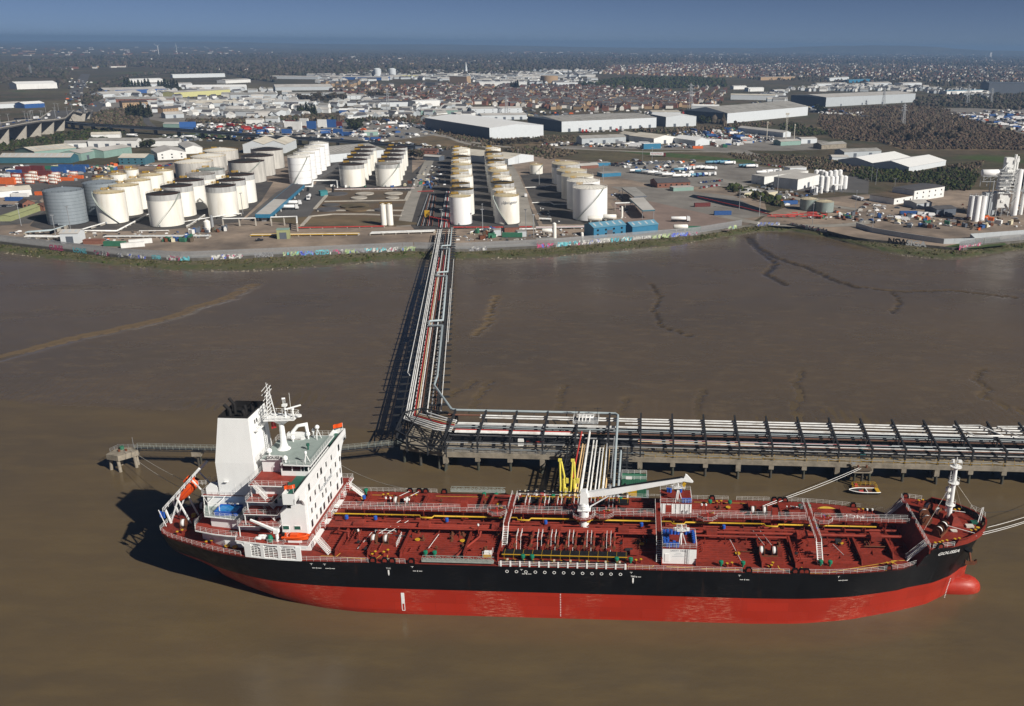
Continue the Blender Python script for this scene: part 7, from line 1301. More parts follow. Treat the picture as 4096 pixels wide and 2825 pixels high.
TB=[('C',(1320,165),(1690,150),16,7,9.5,'wall_grey','roof_grey','grey shed with tall doors below the long warehouse',dict(doors=3)),('C',(1925,165),(2110,150),45,7,10,'wall_white','roof_cream','white barn with ribbed cream roof and open door',dict(axis='y',doors=1)),('C',(1740,130),(1820,126),30,6,8.5,'wall_white','roof_cream','open-fronted cream shed beside the white barn',dict(axis='y',doors=1)),('C',(1840,205),(1985,200),6,6,6.2,'wall_blue','roof_vwhite','two-storey blue site cabin with white roof',{}),('D',(135,222),(228,215),40,6,9,'wall_lgrey','roof_vwhite','pale gabled shed with bright roof in the storage yard',dict(axis='y')),('D',(415,130),(716,166),14,6,8,'wall_lgrey','roof_lgrey','long low shed with bright end wall by the lattice mast',{}),
 ('D',(700,222),(832,215),14,5,6.5,'wall_sage','roof_lgrey','green shed left of two in the storage yard',{}),('D',(835,208),(940,205),14,6,7,'wall_lgrey','roof_lgrey','pale shed right of two in the storage yard',dict(doors=1)),('D',(970,245),(1135,235),14,5,7,'concrete','roof_grey','tan shed at the right end of the storage yard',{}),('D',(1120,300),(1365,290),18,6,8,'wall_grey','roof_grey','wide grey shed left of the white marquee',dict(doors=2)),('D',(1040,328),(1148,328),10,5,6.5,'wall_lgrey','roof_lgrey','small pale shed in the scrub left of the marquee',{}),('D',(590,482),(880,440),14,7,7.3,'wall_white','roof_lgrey','rear flat white block beside the silos',{}),('D',(810,515),(955,478),22,8.5,8.8,'wall_white','roof_lgrey','front flat white block beside the silos',dict(doors=1)),('D',(760,405),(870,400),10,5,5.3,'wall_lgrey','roof_lgrey','low pale plant room behind the white blocks',{}),
 ('D',(1450,612),(1580,590),22,4.5,4.8,'wall_white','bund_brown','single-storey white wing with brown roof',dict(wins=3)),('D',(1580,592),(1780,560),20,8.5,8.9,'wall_white','roof_dark','two-storey white office block with dark roof',dict(wins=5)),('D',(480,535),(540,530),6,3,3.2,'wall_lgrey','roof_lgrey','grey cabin by the pond, left one',{}),('D',(460,560),(510,552),6,3,3.2,'cream_box','roof_lgrey','cream cabin by the pond',{}),('D',(600,560),(680,548),6,3,3.2,'cream_box','roof_lgrey','tan cabin by the pond, right one',{}),('D',(1600,640),(1700,632),14,4,5,'wall_grey','roof_lgrey','low grey shed in the construction yard',{}),('D',(2270,480),(2420,500),20,12,13,'wall_dgrey','roof_grey','dark shed behind the asphalt plant at the picture edge',{}),('D',(1730,690),(1860,680),12,5,6,'wall_dgrey','roof_dark','dark open shed in the construction yard',{}),
 ('F1',(145,480),(485,470),40,12,16,'wall_white','roof_vwhite','big white double-roofed hall at the far left',dict(bays=1)),('F1',(1095,425),(1370,418),30,8,10,'wall_white','roof_vwhite','white hall left of the colourful retail building',{}),('F1',(1455,385),(1895,375),15,10,11,'wall_lgrey','roof_vwhite','long white retail building with shop signs',{}),('F1',(1050,465),(1620,455),30,7,9,'wall_lgrey','roof_lgrey','long pale shed behind the dark conifers',dict(lights=10)),('F1',(885,520),(1405,505),40,8,12,'blue_box','roof_lgrey','blue-walled shed with arched grey roof',{}),('F1',(870,552),(1190,532),30,7,11,'wall_lgrey','roof_lgrey','striped-roof pale shed in front of the blue one',dict(lights=8)),('F1',(1570,492),(2080,487),40,8,12,'wall_lgrey','roof_vwhite','broad white-roofed hall right of centre left',{}),('F1',(1470,550),(1940,520),30,10,12,'wall_yellow','roof_lgrey','pale yellow factory with grey roof',{}),('F1',(1940,560),(2330,555),40,8,11,'wall_grey','roof_grey','wide grey factory right of the yellow one',dict(doors=4)),('F1',(880,590),(1460,585),30,6,9,'brick','roof_grey','long brick works with grey roof',dict(wins=12)),('F1',(1230,612),(1465,607),16,6,8,'wall_lgrey','roof_lgrey','pale shed in front of the brick works',{}),('F1',(1600,628),(1995,622),30,6,10,'wall_grey','roof_cream','shed with patched cream roof in the trading estate',{}),('F1',(1395,725),(1550,718),18,6,9,'wall_grey','roof_lgrey','grey gabled shed by the winding road',dict(doors=1)),('F1',(1865,700),(2330,712),30,7,9.5,'wall_lgrey','roof_grey','long pale shed with vented grey roof',dict(lights=9)),('F1',(1375,800),(1540,802),12,5,6,'wall_sage','roof_lgrey','flat green shed above the railway viaduct',{}),('F1',(1515,818),(1650,815),16,3,9,'blue_box','blue_box','blue tent-shaped shed above the railway viaduct',{}),('F1',(2070,770),(2210,770),12,6,7,'wall_white','roof_lgrey','small white shed with blue front',{}),('F1',(1900,430),(2110,420),30,8,10,'wall_white','roof_lgrey','white building right of the retail building',{}),('F1',(1035,638),(1250,630),16,9,12,'brick_buff','house_roof','buff brick apartment block by the viaduct slip road',dict(wins=8)),('F1',(1375,682),(1505,672),12,7,10,'brick_buff','roof_dark','buff brick block with white gable',dict(wins=5)),('F1',(0,640),(200,630),30,7,9,'wall_lgrey','roof_lgrey','pale shed beyond the motorway viaduct',{}),('F1',(210,640),(380,630),25,7,10,'blue_box','roof_vwhite','blue shed with white roof beyond the motorway viaduct',{}),
 ('F2',(200,622),(510,617),22,8,10,'wall_lgrey','roof_lgrey','pale green-white shed with striped roof',dict(lights=9)),('F2',(330,545),(800,540),30,7,9,'wall_grey','roof_grey','long low grey shed behind bare trees',{}),('F2',(215,490),(690,485),45,8,13,'wall_grey','roof_lgrey','broad grey hall with shallow gable',{}),('F2',(820,565),(1265,560),25,8,9,'wall_lgrey','roof_lgrey','pale flat factory behind poplars',dict(wins=9)),('F2',(930,630),(1370,622),22,8,9.5,'wall_lgrey','roof_dark','pale factory with dark roof',dict(doors=2)),('F2',(1395,628),(1600,618),25,10,11,'wall_white','roof_vwhite','tall white shed left of the houses',dict(doors=1)),('F2',(1440,695),(1750,692),22,7,9,'wall_sage','roof_lgrey','green shed with loading doors',dict(doors=4)),('F2',(1865,690),(2290,682),22,9,11,'wall_lgrey','roof_lgrey','pale shed behind the crane yard',dict(wins=6)),('F2',(750,680),(960,680),14,5,7,'blue_box','roof_vwhite','blue-walled shed with pale roof',{}),('F2',(840,765),(945,757),12,6,8,'wall_white','roof_vwhite','white gabled shed beside dark trees',{}),('F2',(965,872),(1080,867),9,5,6.5,'wall_sage','roof_lgrey','grey-green garage above the railway',dict(doors=1)),('F2',(1030,705),(1265,700),20,6,8,'wall_lgrey','roof_lgrey','pale low shed by the pylon',{}),('F2',(780,398),(1160,402),40,8,10,'blue_box','roof_lgrey','long blue-grey hall far behind',{}),('F2',(170,390),(570,395),30,7,9,'wall_grey','roof_lgrey','far pale hall at the wood edge',{}),('F2',(1220,385),(1420,385),25,9,10,'wall_yellow','roof_lgrey','far yellow-grey factory right of the round towers',{}),('F2',(1930,452),(2330,452),40,9,11,'wall_white','roof_vwhite','long white superstore roof far behind',{}),('F2',(1680,422),(1825,427),20,18,19,'brick_buff','roof_lgrey','far tall buff block with white lettering',{}),('F2',(1475,470),(1560,472),16,14,15,'roof_dark','roof_dark','dark tower block left of the houses',{}),('F2',(1950,738),(2330,732),30,7,9,'wall_lgrey','roof_lgrey','long pale shed behind the huge warehouse',dict(doors=5)),
 ('F3',(475,448),(655,446),14,8,9,'wall_lgrey','roof_lgrey','long pale block left of the dark wood',{}),('F3',(1940,565),(2314,572),22,10,12,'wall_lgrey','roof_cream','long cream-roofed shed left of the very long warehouse',{}),('F3',(1965,480),(2075,478),16,8,9,'wall_white','roof_vwhite','white box shed, left of two far right',{}),('F3',(2090,498),(2220,496),18,9,10,'wall_white','roof_vwhite','white box shed, right of two far right',{}),('F3',(1280,690),(1520,690),40,4,5,'wall_lgrey','roof_cream','low cream depot roof behind the grey warehouse',{}),('F3',(1610,650),(1840,655),20,7,9,'wall_lgrey','roof_vwhite','white roofed shed beside the red trailers',{}),('F4',(0,500),(115,496),20,7,8,'wall_white','roof_vwhite','small white shed at far right centre',{}),('F4',(205,515),(290,512),16,8,9,'wall_lgrey','roof_lgrey','windowed pale office at far right',dict(wins=4)),('F4',(90,405),(380,398),15,10,11,'brick_buff','roof_grey','long buff apartment row at far right',{}),('F4',(670,412),(835,402),20,10,11,'wall_lgrey','roof_lgrey','far pale office block at right',{}),('F4',(835,425),(1015,417),20,8,9,'wall_blue','roof_blue','far hall with a blue roof right of the office block',{}),('F4',(1005,455),(1195,450),30,8,11,'wall_lgrey','roof_lgrey','far grey hall behind pylons, left',{}),('F4',(1290,455),(1450,448),30,8,10,'wall_lgrey','roof_lgrey','far grey hall behind pylons, right',{}),('F4',(1660,525),(2005,512),14,8,9,'wall_white','roof_blue','far white shed with blue roof at the right',{}),('F4',(2010,515),(2420,520),60,26,28,'wall_dgrey','wall_dgrey','huge dark blue block at the right edge',{}),('F4',(565,455),(820,450),20,7,9,'wall_lgrey','roof_lgrey','far low pale row of sheds',{})]
for c_,fl,fr,dp,ev,rd,wl_,rf,lab,k in TB:bld(c_,fl,fr,dp,ev,rd,wl_,rf,lab,name='warehouse' if ev>6.5 else 'shed',**k)
b3('bright white ridged marquee in the scrub',(3634,690),(3782,662),(3457,642),5,9,'wall_lgrey','roof_vwhite','marquee',bays=2)
# ---- motorway viaduct
PIER=[((-90,1010),(-80,806)),((75,958),(75,795)),((222,912),(225,772)),((345,877),(345,752)),((450,857),(450,735)),((540,830),(530,712)),((613,745),(625,690)),((668,748),(675,675)),((712,748),(720,663)),((752,728),(760,650))]
mv=empty('motorway_viaduct',(0,0,0),0,'high motorway viaduct on slab piers at the left','viaduct');path=[]
for(bx_,by_),(tx_,ty_)in PIER:
 p=GP('F1',bx_,by_);zt=HT(p,*PX('F1',tx_,ty_));zt=min(max(zt,12),34);path.append((p[0],p[1],zt))
zs=np.polyval(np.polyfit(range(len(path)),[p[2]for p in path],1),range(len(path)));path=[(p[0],p[1],float(z))for p,z in zip(path,zs)]
dv=np.array(path[-1][:2])-np.array(path[0][:2]);dv/=np.linalg.norm(dv);nv=np.array([-dv[1],dv[0]])
for x,y,z in path:q=np.array([x,y]);MB('concrete_pale').add([(*(q-nv*0),LZ),(*(q+nv*14),LZ),(*(q+nv*14+dv*2),LZ),(*(q+dv*2),LZ),(*(q-nv*3),z-1.6),(*(q+nv*19),z-1.6),(*(q+nv*19+dv*2),z-1.6),(*(q+dv*2-nv*3),z-1.6)],MB.BF).obj('pier',mv)
far=np.array(path[-1]);ex=[tuple(np.array(path[0])-np.array([*dv*400,-4])),*path];e2=GP('F1',640,560,LZ+10);e3=GP('F1',690,420,LZ+6);strip('motorway','asphalt',smooth([np.array(path[-1][:2])+nv*10-dv*30,GP('F1',800,610),GP('F1',700,560),GP('F1',640,500),GP('F1',680,430),GP('F1',720,350)]),26,'dark motorway curving away at the far left')
b=MB('asphalt');b2=MB('concrete_pale');W0,W1=-4.,24.
for i in range(len(ex)-1):
 p,q=np.array(ex[i]),np.array(ex[i+1]);d=(q-p)[:2];d=d/np.linalg.norm(d);n_=np.array([-d[1],d[0]]);vs=[(*(p[:2]+n_*W0),p[2]),(*(q[:2]+n_*W0),q[2]),(*(q[:2]+n_*W1),q[2]),(*(p[:2]+n_*W1),p[2])];b.add([(x,y,z-1.5)for x,y,z in vs]+vs,MB.BF)
 for w in(W0,W1):b2.beam((*(p[:2]+n_*w),p[2]+.5),(*(q[:2]+n_*w),q[2]+.5),.4,1.1)
b.obj('deck',mv);b2.obj('parapet',mv)
rr=random.Random(12);lpm=MB('steel_grey').beam((0,0,0),(0,0,11),.3).beam((-2,0,11),(2,0,11),.25).mesh('lamp_column')
for i in range(26):t=rr.uniform(0,7.9);k=int(t);p=np.array(ex[k+1])+(np.array(ex[k+2])-np.array(ex[k+1]))*(t-k);q=p[:2]+nv*rr.choice((10,-3.6,23.6));link('lamp_column',lpm,mv,(q[0],q[1],p[2]),math.atan2(dv[1],dv[0])+PI/2)
# ---- low railway viaduct
rv=empty('railway_viaduct',(0,0,0),0,'long dark low railway viaduct crossing behind the tanks','viaduct');RP_=[('F1',150,725),('F1',480,745),('F1',780,775),('F1',1500,818),('F1',2300,876),('F2',600,900),('F2',1170,942),('F2',1420,962)];P=[GP(c_,x,y,LZ+7.5)for c_,x,y in RP_];P=[np.array([p[0],p[1],LZ+7.5])for p in smooth(P,4)]
b=MB('wall_dgrey');b2=MB('dark_steel')
for p,q in zip(P[:-1],P[1:]):
 b.beam(tuple(p-np.array([0,0,.9])),tuple(q-np.array([0,0,.9])),11,1.6);d=(q-p)[:2];d/=np.linalg.norm(d);n_=np.array([-d[1],d[0]])*5.4
 for s_ in(-1,1):b2.beam((*(p[:2]+n_*s_),p[2]+.4),(*(q[:2]+n_*s_),q[2]+.4),.25,1.2)
b.obj('deck',rv);b2.obj('parapet',rv)
for p in P[::1]:MB('concrete').box(p[0]-1,p[0]+1,p[1]-3,p[1]+3,LZ,p[2]-1.5).obj('pier',rv)
strip('winding_road','asphalt',smooth([GP('F1',1290,800),GP('F1',1230,740),GP('F1',1250,700),GP('F1',1330,680),GP('F1',1600,640)]),9,'winding grey road behind the railway viaduct');strip('back_road','road_pale',smooth([GP('C',-100,60),GP('C',200,105),GP('C',480,160),GP('C',800,195),GP('C',1300,205),GP('C',1900,230),GP('D',0,262),GP('D',420,265),GP('D',560,290),GP('D',540,325)]),9,'pale road curving behind the tank farm');strip('distant_road','road_pale',smooth([GP('F2',1360,800),GP('F2',1600,850),GP('F2',1800,930),GP('F2',2100,985)]),8,'pale track left of the huge warehouse')
# ---- houses
def house_proto(wall,roof,L=9.,W=8.,e=5.2,r=8.2):
 o=empty('house',(0,0,-500),0,'x','house');MB(wall).extr([(-W/2,0),(W/2,0),(W/2,e),(0,r),(-W/2,e)],'x',-L/2,L/2).obj('wall',o);b=MB(roof)
 for s_ in(-1,1):b.extr([(s_*(W/2+.4),e-.2),(0,r+.05),(0,r+.25),(s_*(W/2+.4),e+.05)][::s_],'x',-L/2-.3,L/2+.3)
 ro=b.obj('roof',o);MB('brick').box(L*.3,L*.3+.9,-.5,.4,r-.8,r+1.3).obj('chimney',ro);b=MB('glass_dark')
 for s_ in(-1,1):MB('glass_dark').box(-L*.3,-L*.08,s_*W/2-.04,s_*W/2+.04,.9,2.2).obj('window',o);MB('glass_dark').box(L*.08,L*.3,s_*W/2-.04,s_*W/2+.04,3.3,4.5).obj('window',o)
 return o
HP=[(house_proto('brick_buff','house_roof'),'buff brick house with brown roof'),(house_proto('house_white','house_roof'),'white rendered house with brown roof'),(house_proto('brick','house_roof_red'),'red brick house with reddish roof'),(house_proto('house_white','house_roof_grey',14,8,5.4,8.4),'long pale house with grey roof'),(house_proto('brick_buff','house_roof_grey',16,9,7.5,11),'long buff terrace with grey roof')]
def inpoly(x,y,P):
 c_=False;k=len(P)
 for i in range(k):
  (x1,y1),(x2,y2)=P[i],P[(i+1)%k]
  if(y1>y)!=(y2>y)and x<(x2-x1)*(y-y1)/(y2-y1)+x1:c_=not c_
 return c_
ESTATES=[('F3',[(0,600),(300,605),(560,622),(860,640),(1200,650),(1450,640),(1450,600),(1000,590),(500,590),(0,575)],'in the front row behind the grey warehouses','front row of houses',(0,4,1,4),40),('F3',[(0,570),(600,575),(900,580),(1500,600),(1700,580),(1500,520),(1000,490),(600,460),(0,470)],'in the dense estate in the middle distance','houses of the middle estate',(0,1,1,2,3),120),('F2',[(1480,560),(1800,600),(2314,600),(2314,475),(1900,470),(1480,480)],'in the estate left of the middle','houses of the left estate',(1,3,3,0,2),85),('F3',[(1650,600),(1900,600),(1900,470),(1640,460)],'in the small estate left of the long right warehouse','houses of the right estate',(1,2,0,3),34),('F2',[(620,480),(1460,478),(1460,435),(620,430)],'in the terraces behind the trading estate','terraces behind the trading estate',(4,0,3,4),45)]
rr=random.Random(21);nh=0;used_h=set()
for c_,poly,where,grp,kinds,cnt in ESTATES:
 P=[GP(c_,*q)[:2]for q in poly];xs_,ys_=[p[0]for p in P],[p[1]for p in P];A=abs(sum(P[i][0]*P[(i+1)%len(P)][1]-P[(i+1)%len(P)][0]*P[i][1]for i in range(len(P))))/2;ang=rr.uniform(-.3,.3);st_=math.sqrt(A/cnt);cx_,cy_=sum(xs_)/len(xs_),sum(ys_)/len(ys_);done=0;R=int(max(max(xs_)-min(xs_),max(ys_)-min(ys_))/st_)+2
 for i in range(-R,R+1):
  for j in range(-R,R+1):
   u,v=i*st_*.72+rr.uniform(-2,2),j*st_*1.39+rr.uniform(-3,3);x=cx_+u*math.cos(ang)-v*math.sin(ang);y=cy_+u*math.sin(ang)+v*math.cos(ang)
   if not inpoly(x,y,P)or nh>=300:continue
   k=rr.choice(kinds);src,look=HP[k];rz=ang+(PI/2 if(int(x/110)+int(y/130))%3==0 else 0)+rr.uniform(-.08,.08);lab=look+' '+where;nh+=1
   if k not in used_h:used_h.add(k);src.location=(x,y,LZ);src.rotation_euler=(0,0,rz);src['label']=lab;src['group']=grp+': '+look
   else:copy_tree(src,(x,y,LZ),rz,lab,grp+': '+look)
# the rest of the town, too far to tell apart
def scatter(c_,poly,n_,r_):
 """n ground points spread over a polygon of the plan"""
 q=np.array(poly,float);lo,hi=q.min(0),q.max(0);out=np.zeros((0,2))
 while len(out)<n_:
  t=r_.uniform(lo,hi,(n_*3,2));ok=np.zeros(len(t),bool)
  for(x1,y1),(x2,y2)in zip(poly,poly[1:]+poly[:1]):
   if y1!=y2:ok^=((y1>t[:,1])!=(y2>t[:,1]))&(t[:,0]<(x2-x1)*(t[:,1]-y1)/(y2-y1)+x1)
  out=np.concatenate([out,t[ok]])
 return np.array([GP(c_,*p)for p in out[:n_]])
def house_mass(name,c_,poly,n_,label,seed,s=(8,14),works=False):
 r_=np.random.default_rng(seed);pts=iter(scatter(c_,poly,n_,r_));b=MB('wall_lgrey' if works else 'house_white');[b.use(m_)for m_ in(('wall_white','wall_grey','roof_lgrey','roof_grey','roof_dark')if works else('brick_buff','brick','house_roof','house_roof_red','house_roof_grey'))]
 for i in range(n_):
  g=next(pts);a=r_.choice((0,PI/2))+r_.normal(0,.3);L,W=r_.uniform(*s),r_.uniform(7,9);ca,sa=math.cos(a),math.sin(a);T=lambda u,v,z:(g[0]+u*ca-v*sa,g[1]+u*sa+v*ca,LZ+z);b.cur=int(r_.integers(0,3));l,w=L/2,W/2
  b.add([T(-l,-w,0),T(l,-w,0),T(l,w,0),T(-l,w,0),T(-l,-w,5.3),T(l,-w,5.3),T(l,w,5.3),T(-l,w,5.3),T(-l,0,8.3),T(l,0,8.3)],[(0,1,5,4),(2,3,7,6),(1,2,6,9,5),(3,0,4,8,7)]);b.cur=int(r_.integers(3,6));w2=w+.3
  b.add([T(-l,-w2,5.3),T(l,-w2,5.3),T(l,0,8.5),T(-l,0,8.5),T(-l,w2,5.3),T(l,w2,5.3)],[(0,1,2,3),(3,2,5,4)])
 b.obj(name,None,label=label,cat='houses',kind='stuff')
HM=[('F3',[(820,355),(1900,380),(2314,400),(2314,300),(1700,250),(900,280)],900,'far suburb of small brick houses across the middle right',(8,14)),('F4',[(0,380),(600,380),(1500,420),(2314,430),(2314,230),(1200,190),(0,210)],1500,'far suburb of small houses at the right',(8,14)),('F2',[(0,215),(1000,200),(2314,240),(2314,300),(1500,290),(0,250)],160,'scattered far white houses at the wood edge',(14,40)),('F1',[(400,330),(1100,290),(2314,330),(2314,280),(1000,200),(300,260)],130,'scattered far houses at the left',(12,40)),('F3',[(0,430),(800,440),(800,300),(0,330)],200,'far town blocks around the white arch',(10,40)),('F2',[(600,430),(1250,400),(2314,440),(2314,340),(1250,325),(500,370)],300,'far town centre blocks left of the white arch',(14,45)),('F2',[(1400,620),(2314,620),(2314,440),(1300,440),(620,500)],420,'crowded roofs between the estate houses at the left',(9,16)),('F3',[(0,640),(900,660),(1700,640),(1900,560),(1300,480),(0,440)],620,'crowded roofs between the estate houses in the middle',(9,16)),('F1',[(900,640),(2314,760),(2314,480),(1500,460),(900,500)],150,'small sheds and cabins packed through the trading estate',(10,26)),('F2',[(0,700),(1700,760),(1900,700),(1900,600),(0,500)],170,'small sheds and cabins packed behind the railway',(10,26)),('F4',[(0,560),(280,600),(290,480),(1000,440),(2000,500),(2000,560),(1400,500),(300,500)],200,'small sheds round the very long warehouse',(10,26)),('F3',[(0,220),(2314,230),(2314,170),(0,160)],260,'specks of far villages in the middle distance',(20,60)),('F4',[(0,200),(2314,230),(2314,160),(0,150)],260,'specks of far villages at the right',(20,60)),('F1',[(0,200),(2314,190),(2314,120),(0,130)],120,'specks of far villages at the left',(20,60))]
for i,(c_,poly,n_,lab,sz)in enumerate(HM):house_mass('distant_town',c_,poly,n_,lab,i+1,sz,'sheds' in lab or 'blocks' in lab)
# landmarks
p=GP('F3',445,378);b=MB('rail_white');n_=14
for y in(0,22):
 pr_=[(p[0]-36+72*i/n_,p[1]+y,LZ+6+17*math.sin(PI*i/n_))for i in range(n_+1)];b.tube(pr_,1.3,6)
o=b.obj('arched_roof',None,label='white arched stadium-like roof far behind the houses',cat='building');MB('wall_grey').box(p[0]-45,p[0]+45,p[1]-5,p[1]+40,LZ,LZ+9).obj('hall',o)
for k in(-120,-90):MB('rail_white').beam((p[0]+k,p[1],LZ+8),(p[0]+k+12,p[1],LZ+18),4,2).obj('wing',o)
p=GP('F3',415,425);MB('brick_buff').cyl((p[0],p[1],LZ),26,20,24).obj('gas_holder',None,label='round yellowish gas holder below the white arch',cat='gas holder')
for i,x in enumerate((1075,1200)):p=GP('F2',x,372);o=MB('wall_lgrey').cyl((p[0],p[1],LZ),12,24,20).cyl((p[0],p[1],LZ+24),12,3,20,6).obj('far_tank',None,label=['far tall white round tower, left of two','far tall white round tower, right of two'][i],cat='tower')
p=GP('F2',1820,345);MB('wall_lgrey').cyl((p[0],p[1],LZ),14,10,12,6).cyl((p[0],p[1],LZ+10),5,32,8,.4).obj('spire',None,label='pale domed spire far behind the town',cat='spire');p=GP('F4',2028,213);MB('wall_white').box(p[0]-11,p[0]+11,p[1]-11,p[1]+11,LZ,LZ+55).obj('tower_block',None,label='pale tower block on the far right skyline',cat='tower')
for i,(x,y,t)in enumerate(((1338,192,115),(1491,182,118))):
 p=GP('F1',x,y);h=HT(p,*PX('F1',x,t))-LZ;o=empty('wind_turbine',(p[0],p[1],LZ),0,['white wind turbine on the skyline, left one','white wind turbine on the skyline, right one'][i],'wind turbine');MB('rail_white').cyl((0,0,0),h*.03,h,10,h*.018).obj('tower',o);MB('rail_white').box(-h*.03,h*.03,-h*.09,h*.04,h,h*1.05).obj('nacelle',o)
 for k in range(3):a=.5+i+2*PI*k/3;MB('rail_white').beam((0,-h*.1,h*1.02),(math.cos(a)*h*.42,-h*.1,h*1.02+math.sin(a)*h*.42),h*.025,h*.012).obj('blade',o)
for i,(c_,x,y,t)in enumerate((('F4',1125,618,470),('F4',1290,772,655),('F4',1828,620,440),('F4',2032,600,470),('F3',1600,665,430),('F3',55,690,600),('F2',1165,660,480),('F1',265,360,300))):
 p=GP(c_,x,y);h=max(30,min(60,HT(p,*PX(c_,x,t))-LZ));b=MB('steel_grey')
 for sx_ in(-1,1):
  for sy in(-1,1):b.beam((sx_*h*.085,sy*h*.085,0),(sx_*h*.02,sy*h*.02,h),.5)
 for k in range(9):z0,z1=h*k/9,h*(k+1)/9;w0,w1=h*(.085-.065*k/9),h*(.085-.065*(k+1)/9);b.beam((-w0,-w0,z0),(w1,-w1,z1),.3);b.beam((w0,-w0,z0),(-w1,-w1,z1),.3);b.beam((-w0,w0,z0),(-w1,-w1,z1),.25)
 for k,w in((.68,.2),(.8,.16),(.92,.13)):b.beam((-h*w,0,h*k),(h*w,0,h*k),.6,.5);b.beam((-h*w,0,h*k),(0,0,h*k+h*.04),.35);b.beam((h*w,0,h*k),(0,0,h*k+h*.04),.35)
 b.obj('electricity_pylon',None,(p[0],p[1],LZ),.3,['grey lattice pylon in front of the very long warehouse','grey lattice pylon standing in the brown scrub','tall lattice pylon at the right above the lorry park','lattice pylon nearest the right edge','lattice pylon right of the houses','lattice pylon behind the huge white-roofed warehouse','lattice pylon in the trading estate','small far lattice pylon at the left'][i],'pylon')
for i,(x,y,t,w)in enumerate(((735,178,15,1.6),(608,186,70,.5),(790,176,88,.5))):p=GP('D',x,y);h=HT(p,*PX('D',x,t))-LZ;b=MB('roof_cream');b.beam((-w/2,0,0),(-w/2,0,h),.4);b.beam((w/2,0,0),(w/2,0,h),.4);[b.beam((-w/2,0,h*k/12),(w/2,0,h*(k+1)/12),.25)for k in range(12)];b.box(-w*1.3,w*1.3,-.8,.8,h,h+2);b.obj('lattice_mast',None,(p[0],p[1],LZ),0,['tall tan lattice mast in the storage yard','pale slim floodlight mast, left of the lattice mast','pale slim floodlight mast, right of the lattice mast'][i],'mast')
# ---- white silos and the asphalt plant
CROP['S']=(3240,650,10.64);CROP['Q']=(3820,600,5.32)
sil=[(690,1180,560),(890,1165,560),(1070,1120,535),(1270,1090,500),(1460,1070,550),(460,1080,540),(840,700,330),(1060,690,300),(1250,680,290),(640,760,370),(250,640,310),(410,640,345),(530,660,340)]
for i,(x,y,t)in enumerate(sil):p=GP('S',x,y+90);h=min(17,max(9,HT(p,*PX('S',x,t))-LZ));o=empty('white_silo',(p[0],p[1],LZ),0,f"white silo beside the flat white blocks, {'front' if i < 6 else 'rear'} row",'silo','white silos front row' if i<6 else 'white silos rear row');MB('tank_purewhite').cyl((0,0,1),2.1,h-2,16).cyl((0,0,h-1),2.1,.8,16,.7).obj('shell',o);MB('steel_grey').cyl((0,0,0),1.7,1,10).obj('skirt',o)
for i,(x,y)in enumerate(((60,1300),(160,1300),(260,1330),(470,1310))):p=GP('S',x,y);MB('tank_purewhite').cyl((0,0,0),1.3,5,12).cyl((0,0,5),1.3,.6,12,.4).obj('small_silo',None,(p[0],p[1],LZ),0,'small white vessel at the foot of the white silos','silo','small vessels by the silos')
p=GP('S',1150,1290);o=empty('tanker_bay',(p[0],p[1],LZ),0,'white-roofed filling bay under the silos','canopy');MB('roof_vwhite').box(-3,4,-2,4,6,6.4).obj('roof',o);[MB('wall_dgrey').beam((x,y,0),(x,y,6),.35).obj('column',o)for x in(-2.6,3.6)for y in(-1.6,3.6)]
for i,(x,y)in enumerate(((310,1480),(425,1520),(545,1495))):p=GP('Q',x,y);h=HT(p,*PX('Q',x+45,975))-LZ;o=empty('plant_silo',(p[0],p[1],LZ),0,['left of three pale silos at the asphalt plant','middle of three pale silos at the asphalt plant','right of three pale silos at the asphalt plant'][i],'silo');MB('tank_purewhite').cyl((0,0,0),2.3,h,18).obj('shell',o);MB('steel_grey').rail([(2.2*math.cos(t),2.2*math.sin(t),h)for t in np.linspace(0,2*PI,9)],1.1,2,1.2,.1).obj('rail',o)
p=GP('Q',940,1400);pl_=empty('asphalt_plant',(p[0],p[1],LZ),.1,'tall white asphalt plant tower with drums and stairs','plant');Hh=HT(p,*PX('Q',1120,170))-LZ
MB('wall_white').box(-4,5,-2,5,6,Hh*.42).obj('lower_bin',pl_);MB('wall_white').box(-3,5,-1,5,Hh*.45,Hh*.8).obj('screen_house',pl_);MB('wall_white').box(0,5,0,5,Hh*.82,Hh).obj('top_house',pl_);MB('wall_grey').box(-12,-4,0,6,0,Hh*.4).obj('dark_block',pl_)
for x in(-4,0,5):[MB('steel_grey').beam((x,y,0),(x,y,6.2),.5).obj('leg',pl_)for y in(-2,5)]
for k in range(7):z=Hh*(.4+.06*k);MB('rail_white').box(-5,6.5,-3.4,-1,z,z+.15).use('steel_grey').rail([(-5,-3.4,z),(6.5,-3.4,z)],1.1,2,1.5,.12).obj('gallery',pl_)
MB('tank_purewhite').tube([(-17,1,Hh*.74),(-16.4,1,Hh*.74),(-5,1,Hh*.74),(-4.4,1,Hh*.74)],[1.6,2.5,2.5,1.6],14).obj('drum',pl_);b=MB('steel_grey')
for x in(-16,-11,-6):b.beam((x,-1,Hh*.62),(x,-1,Hh*.69),.35);b.beam((x,3,Hh*.5),(x,3,Hh*.69),.35);b.beam((x,-1,Hh*.62),(x+5,-1,Hh*.69),.25)
b.beam((-17,-1,Hh*.69),(-3,-1,Hh*.69),.4);b.beam((-17,-1,Hh*.6),(-3,-1,Hh*.6),.4);b.beam((-8,-1,0),(-8,-1,Hh*.62),.5);b.beam((-8,4,0),(-8,4,Hh*.62),.5);b.obj('drum_frame',pl_);MB('rail_white').beam((-4,0,Hh*.76),(1,0,Hh*.92),1.2,.4).obj('chute',pl_)
